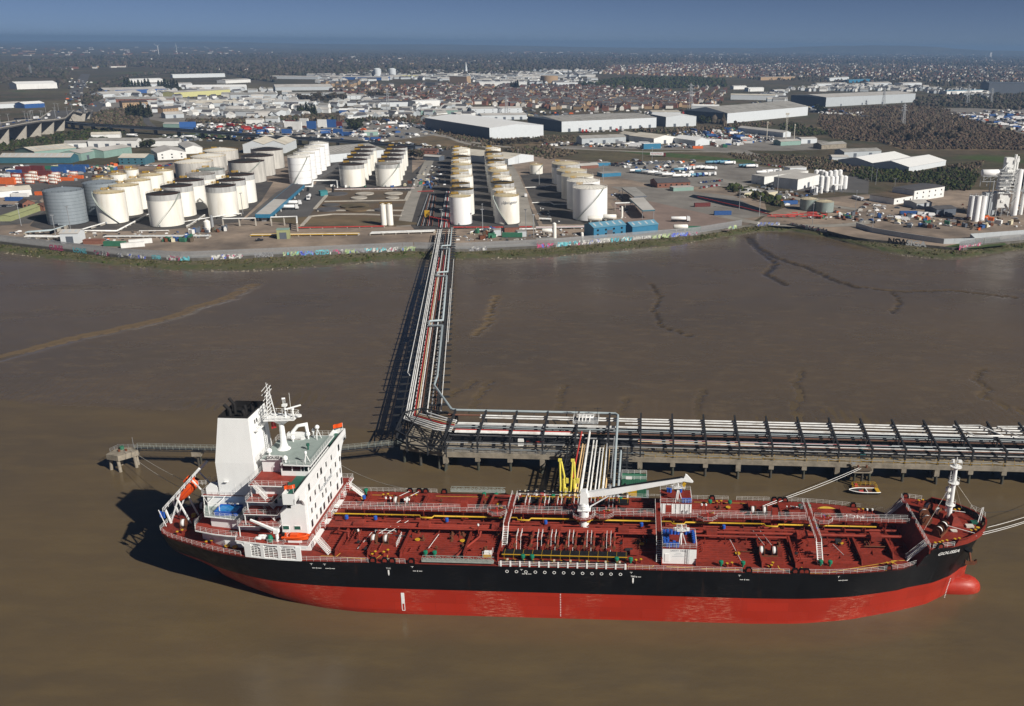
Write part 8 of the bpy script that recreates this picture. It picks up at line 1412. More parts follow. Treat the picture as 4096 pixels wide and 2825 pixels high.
MB('tank_purewhite').cyl((11.5,2,0),2.4,Hh*.8,16).obj('filler_silo',pl_);MB('rail_white').cyl((7.5,3,Hh*.55),.9,Hh*.5,12).cyl((9,2.5,Hh*.7),.8,Hh*.32,12).obj('duct',pl_);MB('rail_white').cyl((17.5,3,0),1.2,Hh*1.04,14).obj('chimney',pl_);MB('steel_grey').box(8,20,0,5,Hh*.42,Hh*.44).rail([(8,0,Hh*.44),(20,0,Hh*.44)],1.1,2,1.5,.12).obj('walkway',pl_)
rr=random.Random(31)
for k in range(16):x,y,z=rr.uniform(-3,9),rr.uniform(-3.2,-1.2),rr.uniform(6,Hh*.95);MB(rr.choice(('rail_white','steel_grey','wall_dgrey','wall_white'))).box(x-1,x+1,y-.5,y+.5,z,z+rr.uniform(.8,3)).obj('machine',pl_)
for k in range(6):z=Hh*(.1+.12*k);MB('steel_grey').beam((5.5,-2.4,z),(9 if k%2 else 2,-2.4,z+Hh*.12),.8,.2).obj('stair_flight',pl_)
# ------------------------------------------------------------------ vehicles, containers, poles
def car_proto(m_,kind='car'):
 o=empty('car' if kind=='car' else 'van',(0,0,-400),0,'x',kind);L,W=(4.4,1.8)if kind=='car' else(5.6,2.)
 if kind=='car':
  MB(m_).extr([(-L/2,.3),(L/2,.3),(L/2,.75),(L*.28,.9),(-L*.42,.95),(-L/2,.85)],'y',-W/2,W/2).obj('body',o);MB('glass_dark').extr([(-L*.36,.92),(L*.24,.9),(L*.08,1.42),(-L*.24,1.45)],'y',-W*.44,W*.44).obj('windows',o);MB(m_).extr([(-L*.25,1.42),(L*.1,1.4),(L*.07,1.48),(-L*.22,1.5)],'y',-W*.42,W*.42).obj('roof',o)
 else:
  MB(m_).extr([(-L/2,.35),(L/2,.35),(L/2,1.1),(L*.38,1.3),(L*.25,2.3),(-L/2,2.35)],'y',-W/2,W/2).obj('body',o);MB('glass_dark').extr([(L*.385,1.32),(L*.265,2.2),(L*.27,2.24),(L*.40,1.32)],'y',-W*.45,W*.45).obj('windscreen',o)
 for x in(-L*.31,L*.31):
  for y in(-W/2+.1,W/2-.1):MB('tyre').tube([(x,y-.1,.32),(x,y+.1,.32)],.32,8).obj('wheel',o)
 return o
def lorry_proto(cab,body,kind):
 o=empty('tanker_lorry' if kind=='tank' else 'lorry',(0,0,-400),0,'x','lorry');MB(cab).extr([(4.2,.8),(6.4,.8),(6.4,2.2),(6.1,3.4),(4.2,3.6)],'y',-1.25,1.25).obj('cab',o);MB('glass_dark').extr([(6.38,2.1),(6.12,3.2),(6.18,3.2),(6.45,2.1)],'y',-1.1,1.1).obj('windscreen',o);MB('dark_steel').box(-6.4,5,-.5,.5,.7,1.1).obj('chassis',o)
 if kind=='tank':MB(body).tube([(-6.5,0,2.2),(-6.2,0,2.2),(3.4,0,2.2),(3.7,0,2.2)],[.9,1.2,1.2,.9],14).obj('tank',o)
 else:MB(body).box(-6.5,3.8,-1.25,1.25,1.1,3.9).obj('box_body',o)
 for x in(-5.4,-4.2,-3.,2.4,5.2):
  for y in(-1.05,1.05):MB('tyre').tube([(x,y-.15,.5),(x,y+.15,.5)],.5,8).obj('wheel',o)
 return o
CARS={'white':car_proto('car_white'),'silver':car_proto('car_silver'),'black':car_proto('car_black'),'blue':car_proto('car_blue'),'red':car_proto('car_red'),'white van':car_proto('car_white','van'),'tanker lorry':lorry_proto('car_white','tank_purewhite','tank'),'silver tanker lorry':lorry_proto('car_white','steel_grey','tank'),'blue tanker lorry':lorry_proto('car_blue','roof_blue','tank'),'white lorry':lorry_proto('car_white','car_white','box'),'blue lorry':lorry_proto('car_blue','blue_box','box'),'red lorry':lorry_proto('car_red','pipe_red','box')}
used_c=set()
def park(kind,p,rz,label,group):
 src=CARS[kind]
 if kind not in used_c:used_c.add(kind);src.location=(p[0],p[1],PZ[0]+.01);src.rotation_euler=(0,0,rz);src['label']=label;src['group']=group;return src
 return copy_tree(src,(p[0],p[1],PZ[0]+.01),rz,label,group)
LOOK={'white':'white car','silver':'silver car','black':'black car','blue':'blue car','red':'red car','white van':'white van','tanker lorry':'white tanker lorry','silver tanker lorry':'silver tanker lorry','blue tanker lorry':'blue tanker lorry','white lorry':'white box lorry','blue lorry':'blue box lorry','red lorry':'red box lorry'}
rr=random.Random(17)
def lot(c_,pts,n_,kinds,where,grp,rz=0.,jit=.1,line=False):
 for i in range(n_):
  if line:t=(i+.5)/n_*(len(pts)-1);k=min(int(t),len(pts)-2);a,b_=GP(c_,*pts[k]),GP(c_,*pts[k+1]);p=a+(b_-a)*(t-k)
  else:
   lo=np.min(pts,0);hi=np.max(pts,0)
   for _ in range(30):
    x,y=rr.uniform(lo[0],hi[0]),rr.uniform(lo[1],hi[1])
    if inpoly(x,y,pts):break
   p=GP(c_,x,y)
  k=rr.choice(kinds);park(k,p,rz+rr.uniform(-jit,jit),LOOK[k]+' '+where,grp+': '+LOOK[k])
CK=['white','silver','black','blue','red','silver','black','white']
lot('C',[(1600,335),(2060,318)],20,CK,'in the row along the back of the lorry park','cars along the lorry park',PI/2,.1,True);lot('D',[(160,470),(320,455)],9,CK,'in the small car park by the brick office, rear row','cars by the brick office rear',PI/2,.1,True);lot('D',[(165,505),(300,485)],8,CK,'in the small car park by the brick office, front row','cars by the brick office front',PI/2,.1,True);lot('D',[(560,345),(830,380)],11,CK,'in the row below the tall fence','cars below the fence',PI/2,.1,True)
TK=['tanker lorry','tanker lorry','silver tanker lorry','tanker lorry','blue tanker lorry']
lot('D',[(20,395),(130,375),(250,385)],8,TK,'in the rear rank of the lorry park','rear rank of tankers',.35,.12,True);lot('D',[(10,435),(110,430),(250,420)],7,TK,'in the middle rank of the lorry park','middle rank of tankers',.35,.12,True);lot('C',[(1750,400),(1900,415),(2080,440)],6,TK,'near the left side of the lorry park','left tankers',.3,.15,True);lot('D',[(215,345),(310,340),(380,350)],4,TK,'standing apart at the back of the lorry park','back tankers',.5,.1,True);lot('D',[(450,365),(520,370)],3,TK,'in a trio at the right of the lorry park','right tankers',.4,.05,True);lot('D',[(560,415),(680,395)],3,TK,'beside the rear white block','tankers by the blocks',.2,.1,True)
park('tanker lorry',GP('C',2150,815),.05,'white tanker lorry alone on the pink lorry yard','lone tankers');park('tanker lorry',GP('B',548,690),-1.35,'white tanker lorry right of the blue canopy','lone tankers');park('tanker lorry',GP('B',395,745),.2,'white tanker lorry under the canopy edge, rear one','lone tankers');park('tanker lorry',GP('B',365,785),.2,'white tanker lorry under the canopy edge, front one','lone tankers');park('black',GP('B',88,1075),.5,'black car parked on the riverside road','lone cars');park('white van',GP('C',848,605),1.7,'white van driving between the tank rows','lone vans');park('tanker lorry',GP('A',1113,100),0.,'white tanker lorry behind the workshop, left one','lone tankers');park('tanker lorry',GP('A',1597,112),0.,'white tanker lorry below the railway viaduct, right one','lone tankers')
lot('D',[(1400,690),(1520,720),(1640,680),(1720,690)],7,['white van','white','white van'],'in the construction yard behind the wall','vans in the construction yard',.1,.4,True);lot('D',[(1180,570),(1260,590)],6,['white van','white','silver'],'beside the single-storey white wing','cars by the white wing',PI/2,.3,True);lot('A',[(1150,345),(1400,350),(1440,330)],14,CK,'in the car park beside the dark blue gabled shed','cars by the gabled shed',.9,.1,True);lot('A',[(10,690),(110,690)],5,['silver','white','black'],'on the parking ground left of the grey tanks','cars left of the grey tanks',PI/2,.1,True)
lot('F2',[(0,850),(300,830),(560,850),(800,880),(930,900),(1000,860),(700,850)],26,['white lorry','white van','white','blue lorry','silver'],'in the crowded yard above the railway','vehicles above the railway',.3,1.5);lot('F2',[(1000,780),(1250,820),(1550,820),(1550,780),(1100,740)],22,['white lorry','white van','white','silver','blue lorry'],'in the yard left of the huge warehouse','vehicles left of the huge warehouse',.3,1.5);lot('F1',[(1500,640),(1750,640),(1760,700),(1520,690)],14,['white van','white lorry','white','silver'],'in the trading estate yard','vehicles in the trading estate',.2,1.5);lot('F1',[(1680,810),(2300,850),(2300,800),(1700,770)],24,['white lorry','white van','white','blue lorry','red lorry'],'in the lorry yard behind the railway viaduct','vehicles behind the railway viaduct',.2,1.5)
lot('F3',[(680,845),(820,840),(1060,830)],9,['white lorry','red lorry','white van'],'in front of the loading docks','lorries at the docks',PI/2,.1,True);lot('F3',[(1530,690),(1680,685)],8,['red lorry'],'in the rank of red trailers','red trailers',PI/2,.05,True);lot('C',[(1000,165),(1240,165)],14,CK,'in the row before the small dark hut','cars before the dark hut',PI/2,.15,True);lot('C',[(1620,160),(1760,190),(1870,165)],5,['white lorry','blue lorry','tanker lorry'],'by the open-fronted cream shed','lorries by the cream shed',-.2,.3,True);lot('F4',[(1690,690),(2300,700),(2314,830),(2000,760)],34,['white lorry','white lorry','blue lorry','silver tanker lorry','white van'],'in the far lorry park at the right edge','lorries in the far lorry park',.1,.2);lot('F4',[(590,695),(960,690)],10,['white lorry','white van','white lorry'],'by the blue-grey warehouse yard','lorries by the blue-grey warehouse',1.2,.2,True);lot('D',[(60,130),(380,120),(650,190),(300,225)],24,['white lorry','white van','white','blue lorry','red'],'among the storage yard clutter','vehicles in the storage yard',0,1.5)
ml=[] # traffic on the viaduct
for i in range(24):t=rr.uniform(.3,len(ex)-1.2);k=int(t);a,b_=np.array(ex[k]),np.array(ex[k+1]);p=a+(b_-a)*(t-k);d=(b_-a)[:2];d/=np.linalg.norm(d);q=p[:2]+np.array([-d[1],d[0]])*rr.choice((0,4,8,13,17,21));kd=rr.choice(('white lorry','white van','white','silver','black','red lorry','blue'));o=park(kd,q,math.atan2(d[1],d[0]),LOOK[kd]+' driving on the motorway viaduct','traffic on the viaduct: '+LOOK[kd]);o.location.z=p[2]+.02
# containers
def box_proto(m_,L=12.2,tankc=False):
 me=None;o=empty('shipping_container' if not tankc else 'tank_container',(0,0,-300),0,'x','container')
 if tankc:
  MB(m_).tube([(-2.9,0,1.3),(-2.6,0,1.3),(2.6,0,1.3),(2.9,0,1.3)],[.8,1.1,1.1,.8],12).obj('tank',o);b=MB('orange_box')
  for x in(-3,3):
   for y in(-1.2,1.2):b.beam((x,y,0),(x,y,2.6),.14)
   b.beam((x,-1.2,2.6),(x,1.2,2.6),.14);b.beam((x,-1.2,.1),(x,1.2,.1),.14)
  for y in(-1.2,1.2):b.beam((-3,y,.1),(3,y,.1),.14);b.beam((-3,y,2.6),(3,y,2.6),.12)
  b.obj('frame',o)
 else:
  MB(m_).box(-L/2,L/2,-1.2,1.2,0,2.6).obj('body',o);rm=MB(m_).box(-.09,.09,-1.24,1.24,.15,2.5).mesh('rib')
  for x in np.arange(-L/2+.6,L/2,1.2):link('rib',rm,o,(x,0,0))
 return o
BX={'orange':box_proto('orange_box'),'blue':box_proto('blue_box'),'maroon':box_proto('maroon_box'),'green':box_proto('green_box'),'white':box_proto('wall_white'),'teal':box_proto('teal_box'),'tank':box_proto('tank_white',6,True)};used_b=set()
LEV=['on the ground','second up','third up','fourth up']
def stack(kind,c_,x,y,n_,rz,where,grp):
 p=GP(c_,x,y)
 for k in range(n_):
  lab=('white tank container in an orange frame ' if kind=='tank' else kind+' shipping container ')+where+', '+LEV[k];loc=(p[0],p[1],PZ[0]+.01+k*2.62)
  if kind not in used_b:used_b.add(kind);o=BX[kind];o.location=loc;o.rotation_euler=(0,0,rz);o['label']=lab;o['group']=grp+': '+kind
  else:copy_tree(BX[kind],loc,rz,lab,grp+': '+kind)
for kd,x,y,n_ in(('orange',30,498,2),('orange',70,500,2),('tank',150,498,3),('maroon',165,460,2),('tank',255,495,3),('tank',290,470,3),('tank',370,485,2),('tank',450,498,3),('tank',480,480,3),('orange',560,470,1),('orange',640,452,1),('tank',625,445,2),('maroon',200,400,2),('maroon',320,395,2),('blue',500,405,2),('blue',560,385,2),('blue',660,400,2),('green',540,375,1),('blue',690,360,1),('white',90,440,1),('orange',370,592,1),('tank',30,545,1),('tank',90,535,1),('white',170,605,1),('blue',120,640,1),('maroon',380,440,2),('blue',120,405,1),('green',420,372,1)):stack(kd,'A',x,y,n_,rr.uniform(-.06,.06),'in the left container yard','left container yard')
for kd,x,y,n_ in(('white',330,800,3),('white',400,820,4),('blue',520,815,4),('white',460,790,4),('blue',640,850,2),('blue',740,850,2),('maroon',340,790,3),('blue',690,800,4),('white',610,800,4),('maroon',740,800,3),('blue',310,850,2),('blue',960,905,1),('blue',1060,900,1)):stack(kd,'F2',x,y,n_,rr.uniform(-.2,.2),'in the stacks behind the railway viaduct','stacks behind the railway')
for kd,x,y,n_ in(('blue',315,680,1),('maroon',180,625,1),('blue',760,610,1),('orange',150,240,1),('blue',1545,680,1),('white',300,215,2),('white',340,210,2),('white',420,215,1),('white',480,205,1)):stack(kd,'D',x,y,n_,rr.uniform(-.2,.3),'at the right of the terminal','right side containers')
stack('white','A',1120,1030,1,.5,'behind the fence left of the canopy','fence containers');stack('white','A',1185,1000,1,.5,'just behind its neighbour by the fence','fence containers');stack('green','A',970,1020,1,0,'short one by the fence','fence containers');stack('green','C',735,945,1,0,'in front of the lettered tank','hut containers');stack('green','C',2240,890,1,.1,'right of the smaller blue shed','shed containers')
p=GP('C',1950,268);o=empty('advert_trailer',(p[0],p[1],LZ),-.05,'white trailer lettered in red standing on the grass strip','trailer');MB('car_white').box(-7,7,-1.3,1.3,1.6,4.6).obj('body',o);text('trailer_lettering','ROADTRAIN','pipe_red',2.0,o,(0,-1.34,3.1),(PI/2,0,0));MB('maroon_box').box(6,9.5,-1.2,1.2,.8,4).obj('cab',o);[MB('tyre').tube([(x,-1,.5),(x,1,.5)],.5,8).obj('axle',o)for x in(-5,-3.6,6.5,8.6)]
# the hundreds of vehicles and boxes beyond those, too small to pick apart
def clutter_mass(name,regions,label,seed):
 r_=np.random.default_rng(seed);b=MB('car_white');[b.use(m_)for m_ in('car_silver','car_black','blue_box','wall_white','wall_dgrey','rust','roof_lgrey','cream_box','orange_box')]
 for c_,poly,n_,(s0,s1)in regions:
  for g in scatter(c_,poly,n_,r_):a=r_.uniform(0,3);L=r_.uniform(s0,s1);b.cur=int(r_.choice(10,p=[.16,.14,.2,.03,.08,.19,.07,.08,.04,.01]));b.obox((g[0],g[1],LZ),(L,L*.42,min(2.6,L*.28)),a);b.obox((g[0],g[1],LZ),(L*.5,L*.4,min(3.2,L*.36)),a)
 b.obj(name,None,label=label,cat='vehicles',kind='stuff')
clutter_mass('distant_vehicles',[('F1',[(560,640),(860,620),(760,400),(600,380),(540,520)],110,(4,7)),('F1',[(1480,700),(2314,730),(2314,640),(1500,630)],110,(3.5,7)),('F1',[(1620,830),(2314,870),(2314,760),(1650,760)],130,(3.5,7)),('F2',[(0,870),(1100,920),(1600,850),(1600,740),(0,750)],260,(3.5,7.5)),('F1',[(1200,560),(2314,640),(2314,540),(1300,500)],160,(4,9)),('F2',[(0,660),(1800,730),(2314,700),(2314,600),(0,560)],230,(3.5,8)),('F3',[(0,710),(400,740),(1700,720),(1700,660),(0,660)],170,(4,8)),('F3',[(1400,870),(2300,930),(2300,820),(1500,830)],330,(2,5)),('C',[(900,180),(2314,200),(2314,150),(1000,150)],150,(3,6)),('C',[(1400,330),(2300,420),(2300,300),(1500,300)],90,(3,6)),('F4',[(1650,690),(2314,860),(2314,650)],170,(4,10)),('F4',[(0,620),(640,690),(1000,720),(640,640),(0,590)],160,(4,10)),('D',[(700,690),(1300,600),(2314,620),(2314,760),(1900,790),(1400,740)],190,(1.2,4)),('D',[(400,560),(740,620),(1000,520),(560,460)],70,(2,5)),('A',[(0,480),(700,470),(1050,360),(600,340),(0,360)],150,(2.5,6)),('A',[(1300,130),(2314,150),(2314,90),(1400,80)],110,(2.5,6)),('B',[(900,170),(1700,260),(1850,330),(1750,200),(1200,140)],120,(2,6)),('B',[(1460,580),(1830,560),(1800,380),(1560,380)],90,(1,3)),('A',[(100,880),(700,900),(1800,900),(1800,960),(400,985),(60,940)],110,(.8,2.4)),('C',[(260,920),(1350,860),(1350,950),(900,975),(260,980)],110,(.8,2.4)),('C',[(880,640),(1230,820),(980,830)],20,(.8,2)),('C',[(1560,560),(1660,800),(1720,760),(1640,540)],40,(.8,2.4))],'hundreds of small parked vehicles, crates and cabins across the yards',71)
# lamp posts and masts in the terminal
lm_=MB('steel_grey').beam((0,0,0),(0,0,14),.28).box(-1,1,-.3,.3,14,14.4).mesh('lamp_mast')
LP_=[('A',595,880),('A',475,960),('A',180,850),('A',2005,740),('A',2045,750),('C',487,850),('C',962,525),('C',785,330),('C',1500,480),('C',850,900),('C',1830,330),('C',1910,310),('D',680,520),('D',425,645),('D',910,745),('D',1195,650),('D',1310,760),('D',558,690),('D',1330,480),('D',1300,460),('D',1450,560),('B',1780,990),('B',2155,990),('C',915,950)]
for i,(c_,x,y)in enumerate(LP_):p=GP(c_,x,y);link('lamp_mast',lm_,None,(p[0],p[1],LZ),.3*i,'slim grey lamp mast standing in the tank terminal','lamp mast','lamp masts in the terminal')
# clutter on the working yards
cm={m_:MB(m_).box(-.6,.6,-.5,.5,0,1.).cyl((.9,.2,0),.35,1.2,8).mesh('pallet_'+m_)for m_ in('cream_box','wall_dgrey','rust','blue_box','wall_white','green_box','orange_box','timber')}
CW={'cream_box':'cream','wall_dgrey':'dark grey','rust':'rusty','blue_box':'blue','wall_white':'white','green_box':'green','orange_box':'orange','timber':'brown wooden'}
def clutter(c_,poly,n_,where,s=(1,3)):
 lo=np.min(poly,0);hi=np.max(poly,0)
 for i in range(n_):
  for _ in range(30):
   x,y=rr.uniform(lo[0],hi[0]),rr.uniform(lo[1],hi[1])
   if inpoly(x,y,poly):break
  p=GP(c_,x,y);m_=rr.choice(list(cm));o=link('stored_goods',cm[m_],None,(p[0],p[1],PZ[0]+.005),rr.uniform(0,3),'small pile of '+CW[m_]+' stored goods '+where,'goods',CW[m_]+' stored goods '+where);k=rr.uniform(*s);o.scale=(k,k,rr.uniform(.7,1.4)*min(k,2))
clutter('D',[(1330,700),(1950,650),(2314,730),(2000,790),(1500,760)],60,'in the construction yard');clutter('D',[(20,150),(380,110),(660,190),(300,240)],70,'in the storage yard',(1.5,5));clutter('A',[(700,380),(1000,330),(1050,370),(800,420)],22,'beside the container yard',(1.5,4));clutter('D',[(960,690),(1180,680),(1160,705),(960,710)],14,'inside the loop road',(1.5,3));clutter('F2',[(1550,740),(1900,720),(1950,740),(1600,780)],30,'in the crane yard',(3,8));clutter('A',[(1350,970),(1620,960),(1620,985),(1350,985)],14,'on the riverside ground',(1,2.5));clutter('A',[(1600,900),(1900,870),(1900,900),(1620,920)],24,'at the pump area by the sooty tanks',(1,2.2));clutter('B',[(620,560),(1500,540),(1480,580),(640,590)],14,'under the bund tanks',(1,2));clutter('B',[(1570,530),(1720,530),(1720,590),(1580,590)],16,'by the yellow pump pen',(1,2));clutter('F1',[(2000,830),(2300,850),(2300,870),(2000,860)],12,'under the railway viaduct',(2,4));clutter('C',[(420,900),(580,900),(570,970),(420,970)],12,'in the pen behind the riverside fence',(1.5,2.5))
rw=empty('red_manifold',(0,0,0),0,'tangle of red fire pipes beside the water tanks','pipes')
for k in range(16):a=GP('D',rr.uniform(610,950),rr.uniform(660,690),LZ+rr.uniform(.5,2.5));d=rr.uniform(4,12);MB('pipe_red').tube([tuple(a),(a[0]+d,a[1]+rr.uniform(-1,1),a[2]),(a[0]+d,a[1]+rr.uniform(-2,2),LZ)],.3,6).obj('pipe',rw)
MB('pipe_red').tube([tuple(GP('D',150,560,LZ+1)),tuple(GP('D',430,625,LZ+1)),tuple(GP('D',640,680,LZ+1))],.4,6).obj('pipe',rw)
# ------------------------------------------------------------------ vegetation
def node_tint(name,rough=.95):
 m,n,l,b=node_mat(name);a=n.new('ShaderNodeAttribute');a.attribute_name='tint';l.new(a.outputs['Color'],b.inputs['Base Color']);b.inputs['Roughness'].default_value=rough;b.inputs['Specular IOR Level'].default_value=.05
node_tint('foliage')
ICO_V=np.array([(0,0,1),(.894,0,.447),(.276,.851,.447),(-.724,.526,.447),(-.724,-.526,.447),(.276,-.851,.447),(.724,.526,-.447),(-.276,.851,-.447),(-.894,0,-.447),(-.276,-.851,-.447),(.724,-.526,-.447),(0,0,-1)]);ICO_F=np.array([(0,1,2),(0,2,3),(0,3,4),(0,4,5),(0,5,1),(1,6,2),(2,7,3),(3,8,4),(4,9,5),(5,10,1),(6,7,2),(7,8,3),(8,9,4),(9,10,5),(10,6,1)])
TONES={'scrub':[(.095,.070,.050),(.072,.056,.040),(.056,.058,.030),(.115,.090,.060)],'green':[(.030,.038,.014),(.045,.055,.018),(.05,.042,.025),(.026,.032,.014)],'wood':[(.062,.054,.040),(.050,.050,.030),(.078,.062,.048)],'red':[(.088,.060,.043),(.074,.052,.038),(.062,.052,.034),(.105,.080,.055)]}
def mass(name,regions,label,tone,seed):
 """ground cover too dense to count: uneven clumps of twigs and leaves in one mesh"""
 r_=np.random.default_rng(seed);V=[];Fc=[];T=[];o=0
 for c_,poly,n_,(s0,s1),*tn in regions:
  P=scatter(c_,poly,n_,r_);S=r_.uniform(s0,s1,len(P))*np.where(r_.random(len(P))<.15,1.5,1);J=r_.uniform(.45,1.35,(len(P),12));v=ICO_V[None]*J[:,:,None]*S[:,None,None];v[:,:,2]*=r_.uniform(.7,1.25,(len(P),1));v[:,:,2]+=S[:,None]*.75;v[:,:,:2]+=P[:,None,:2];v[:,:,2]+=LZ
  tt=np.array(TONES[tn[0]if tn else tone]);col=tt[r_.integers(0,len(tt),len(P))]*r_.uniform(.65,1.35,(len(P),1));V.append(v.reshape(-1,3));Fc.append((ICO_F[None]+(np.arange(len(P))*12)[:,None,None]).reshape(-1,3)+o);T.append(np.repeat(col,12,0));o+=len(P)*12
 V=np.concatenate(V);Fc=np.concatenate(Fc);T=np.concatenate(T);me=npmesh(name,V,Fc,['foliage']);at=me.attributes.new('tint','FLOAT_COLOR','POINT');at.data.foreach_set('color',np.concatenate([T,np.ones((len(T),1))],1).astype(np.float32).ravel());return link(name,me,None,label=label,cat='vegetation',kind='stuff')
mass('scrub',[('F1',[(0,1000),(0,900),(300,905),(500,850),(900,815),(1100,850),(1000,870),(800,930),(560,975),(300,990)],1900,(.8,1.9),'green'),('F1',[(780,770),(800,680),(1050,640),(1200,700),(1180,790),(1300,810),(900,800)],1200,(1,2.4),'scrub'),('F1',[(1550,740),(2314,730),(2314,760),(1600,770)],600,(1,2.4)),('F2',[(0,730),(650,705),(900,740),(1300,720),(1700,720),(1500,760),(900,750),(0,745)],1300,(1,2.8)),('F2',[(1600,800),(2000,900),(2000,930),(1800,920),(1560,850)],420,(.8,1.8)),('C',[(-300,170),(200,190),(500,170),(520,130),(1250,90),(1260,130),(800,150),(560,180),(200,215),(-200,200)],700,(.6,1.5)),('C',[(640,210),(1050,190),(1300,240),(1050,290),(760,240)],700,(.7,1.8)),('D',[(350,270),(900,300),(1250,320),(1240,400),(900,380),(600,330),(400,310)],800,(.6,1.5)),('D',[(1150,420),(1260,330),(1560,400),(1900,370),(2020,420),(1960,520),(1780,520),(1600,470),(1300,460)],1500,(.6,1.5),'green'),('D',[(1800,360),(2050,330),(2000,400),(1900,380)],260,(.7,1.6)),('D',[(330,510),(520,580),(740,640),(720,600),(560,540),(400,480)],220,(.8,2),'green'),('F3',[(1100,830),(1900,790),(1950,770),(2300,760),(2314,790),(1900,830),(1400,850)],800,(.8,2)),('F4',[(230,780),(330,760),(500,800),(700,860),(500,880),(300,860)],420,(.8,2),'green')],'low scrub and bare bushes between the yards','scrub',41)
patch('scrub_ground','dry_grass','F4',[(600,660),(1400,620),(1650,650),(2000,800),(2330,890),(2330,1000),(1300,1000),(1100,930),(700,900),(560,760)],'tan rough ground under the bare scrub')
mass('brown_scrubland',[('F4',[(640,650),(1400,610),(1650,640),(2000,790),(2330,880),(2330,990),(1300,990),(1100,930),(700,900),(560,760)],7500,(.7,1.9),'red'),('F4',[(1500,760),(1900,760),(2330,880),(2330,1000),(1500,960)],3500,(.8,1.9),'red')],'wide brown scrubland of bare birches at the right','red',42)
mass('distant_woods',[('F1',[(0,440),(0,260),(560,290),(600,330),(560,420),(500,470),(490,380),(150,380)],1800,(3,5.5)),('F1',[(800,470),(1050,380),(1450,330),(2314,340),(2314,420),(2120,400),(1900,345),(1430,345),(1080,380)],2200,(2.5,5)),('F1',[(0,270),(600,210),(2314,180),(2314,340),(1100,290),(600,300)],3800,(4,7.5)),('F2',[(0,370),(2314,360),(2314,200),(1200,180),(0,180)],5200,(4,7.5)),('F3',[(650,440),(1000,390),(1600,380),(1900,410),(1900,460),(1600,470),(1000,480)],2600,(2,4.5),'green'),('F3',[(0,320),(900,330),(900,230),(0,210)],1800,(4,7)),('F3',[(0,250),(2314,270),(2314,200),(0,180)],3600,(4.5,8)),('F4',[(0,250),(2314,300),(2314,200),(0,170)],3400,(4.5,8)),('F4',[(0,400),(2314,480),(2314,300),(0,250)],2800,(2.5,5)),('F3',[(0,470),(1700,620),(1900,600),(1500,500),(800,450),(0,440)],900,(1.8,3.5)),('F2',[(600,560),(1500,560),(2314,610),(2314,470),(1500,470),(700,500)],1000,(1.8,3.5)),('F1',[(860,470),(1050,440),(1050,500),(900,540),(700,620),(680,560)],600,(2,4)),('F4',[(1400,620),(2330,660),(2330,520),(1650,540),(1400,560)],1400,(1.8,3.6)),('F3',[(1650,700),(1700,760),(1900,780),(1760,700)],120,(2,5)),('F1',[(1480,230),(2314,330),(2314,210)],900,(4,7))],'dark distant woods and hedges out to the horizon','wood',43)
# grass and weeds on the bank
def tufts(name,n_,label,seed):
 r_=np.random.default_rng(seed);x=r_.uniform(-430,330,n_);t=r_.beta(2.2,1.5,n_);y=ytoe(x)*(1-t)+ywall(x)*t;z=1.05+t**.8*2.75;s_=r_.uniform(.12,.42,n_)*np.where(r_.random(n_)<.03,2.6,1);V=ICO_V[None]*r_.uniform(.4,1.4,(n_,12))[:,:,None]*s_[:,None,None];V[:,:,2]*=.7;V+=np.stack([x,y,z+s_*.25],1)[:,None,:]
 tt=np.array([(.045,.062,.015),(.11,.095,.045),(.075,.068,.03),(.05,.05,.02)]);col=tt[r_.integers(0,4,n_)]*r_.uniform(.6,1.3,(n_,1));me=npmesh(name,V.reshape(-1,3),(ICO_F[None]+(np.arange(n_)*12)[:,None,None]).reshape(-1,3),['foliage']);at=me.attributes.new('tint','FLOAT_COLOR','POINT');at.data.foreach_set('color',np.concatenate([np.repeat(col,12,0),np.ones((n_*12,1))],1).astype(np.float32).ravel());link(name,me,None,label=label,cat='vegetation',kind='stuff')
tufts('bank_grass',14000,'grass tufts and weeds on the river bank',44)
r_=np.random.default_rng(45);n_=5000;x=r_.uniform(-430,330,n_);y=ytoe(x)+r_.normal(-.8,1.6,n_);s_=r_.uniform(.15,.6,n_);V=ICO_V[None]*r_.uniform(.6,1.2,(n_,12))[:,:,None]*s_[:,None,None];V+=np.stack([x,y,np.full(n_,1.2)+np.clip(y-ytoe(x),-3,3)*.22],1)[:,None,:]
link('bank_stones',npmesh('bank_stones',V.reshape(-1,3),(ICO_F[None]+(np.arange(n_)*12)[:,None,None]).reshape(-1,3),['concrete']),None,label='loose stones along the foot of the river bank',cat='stones',kind='stuff')
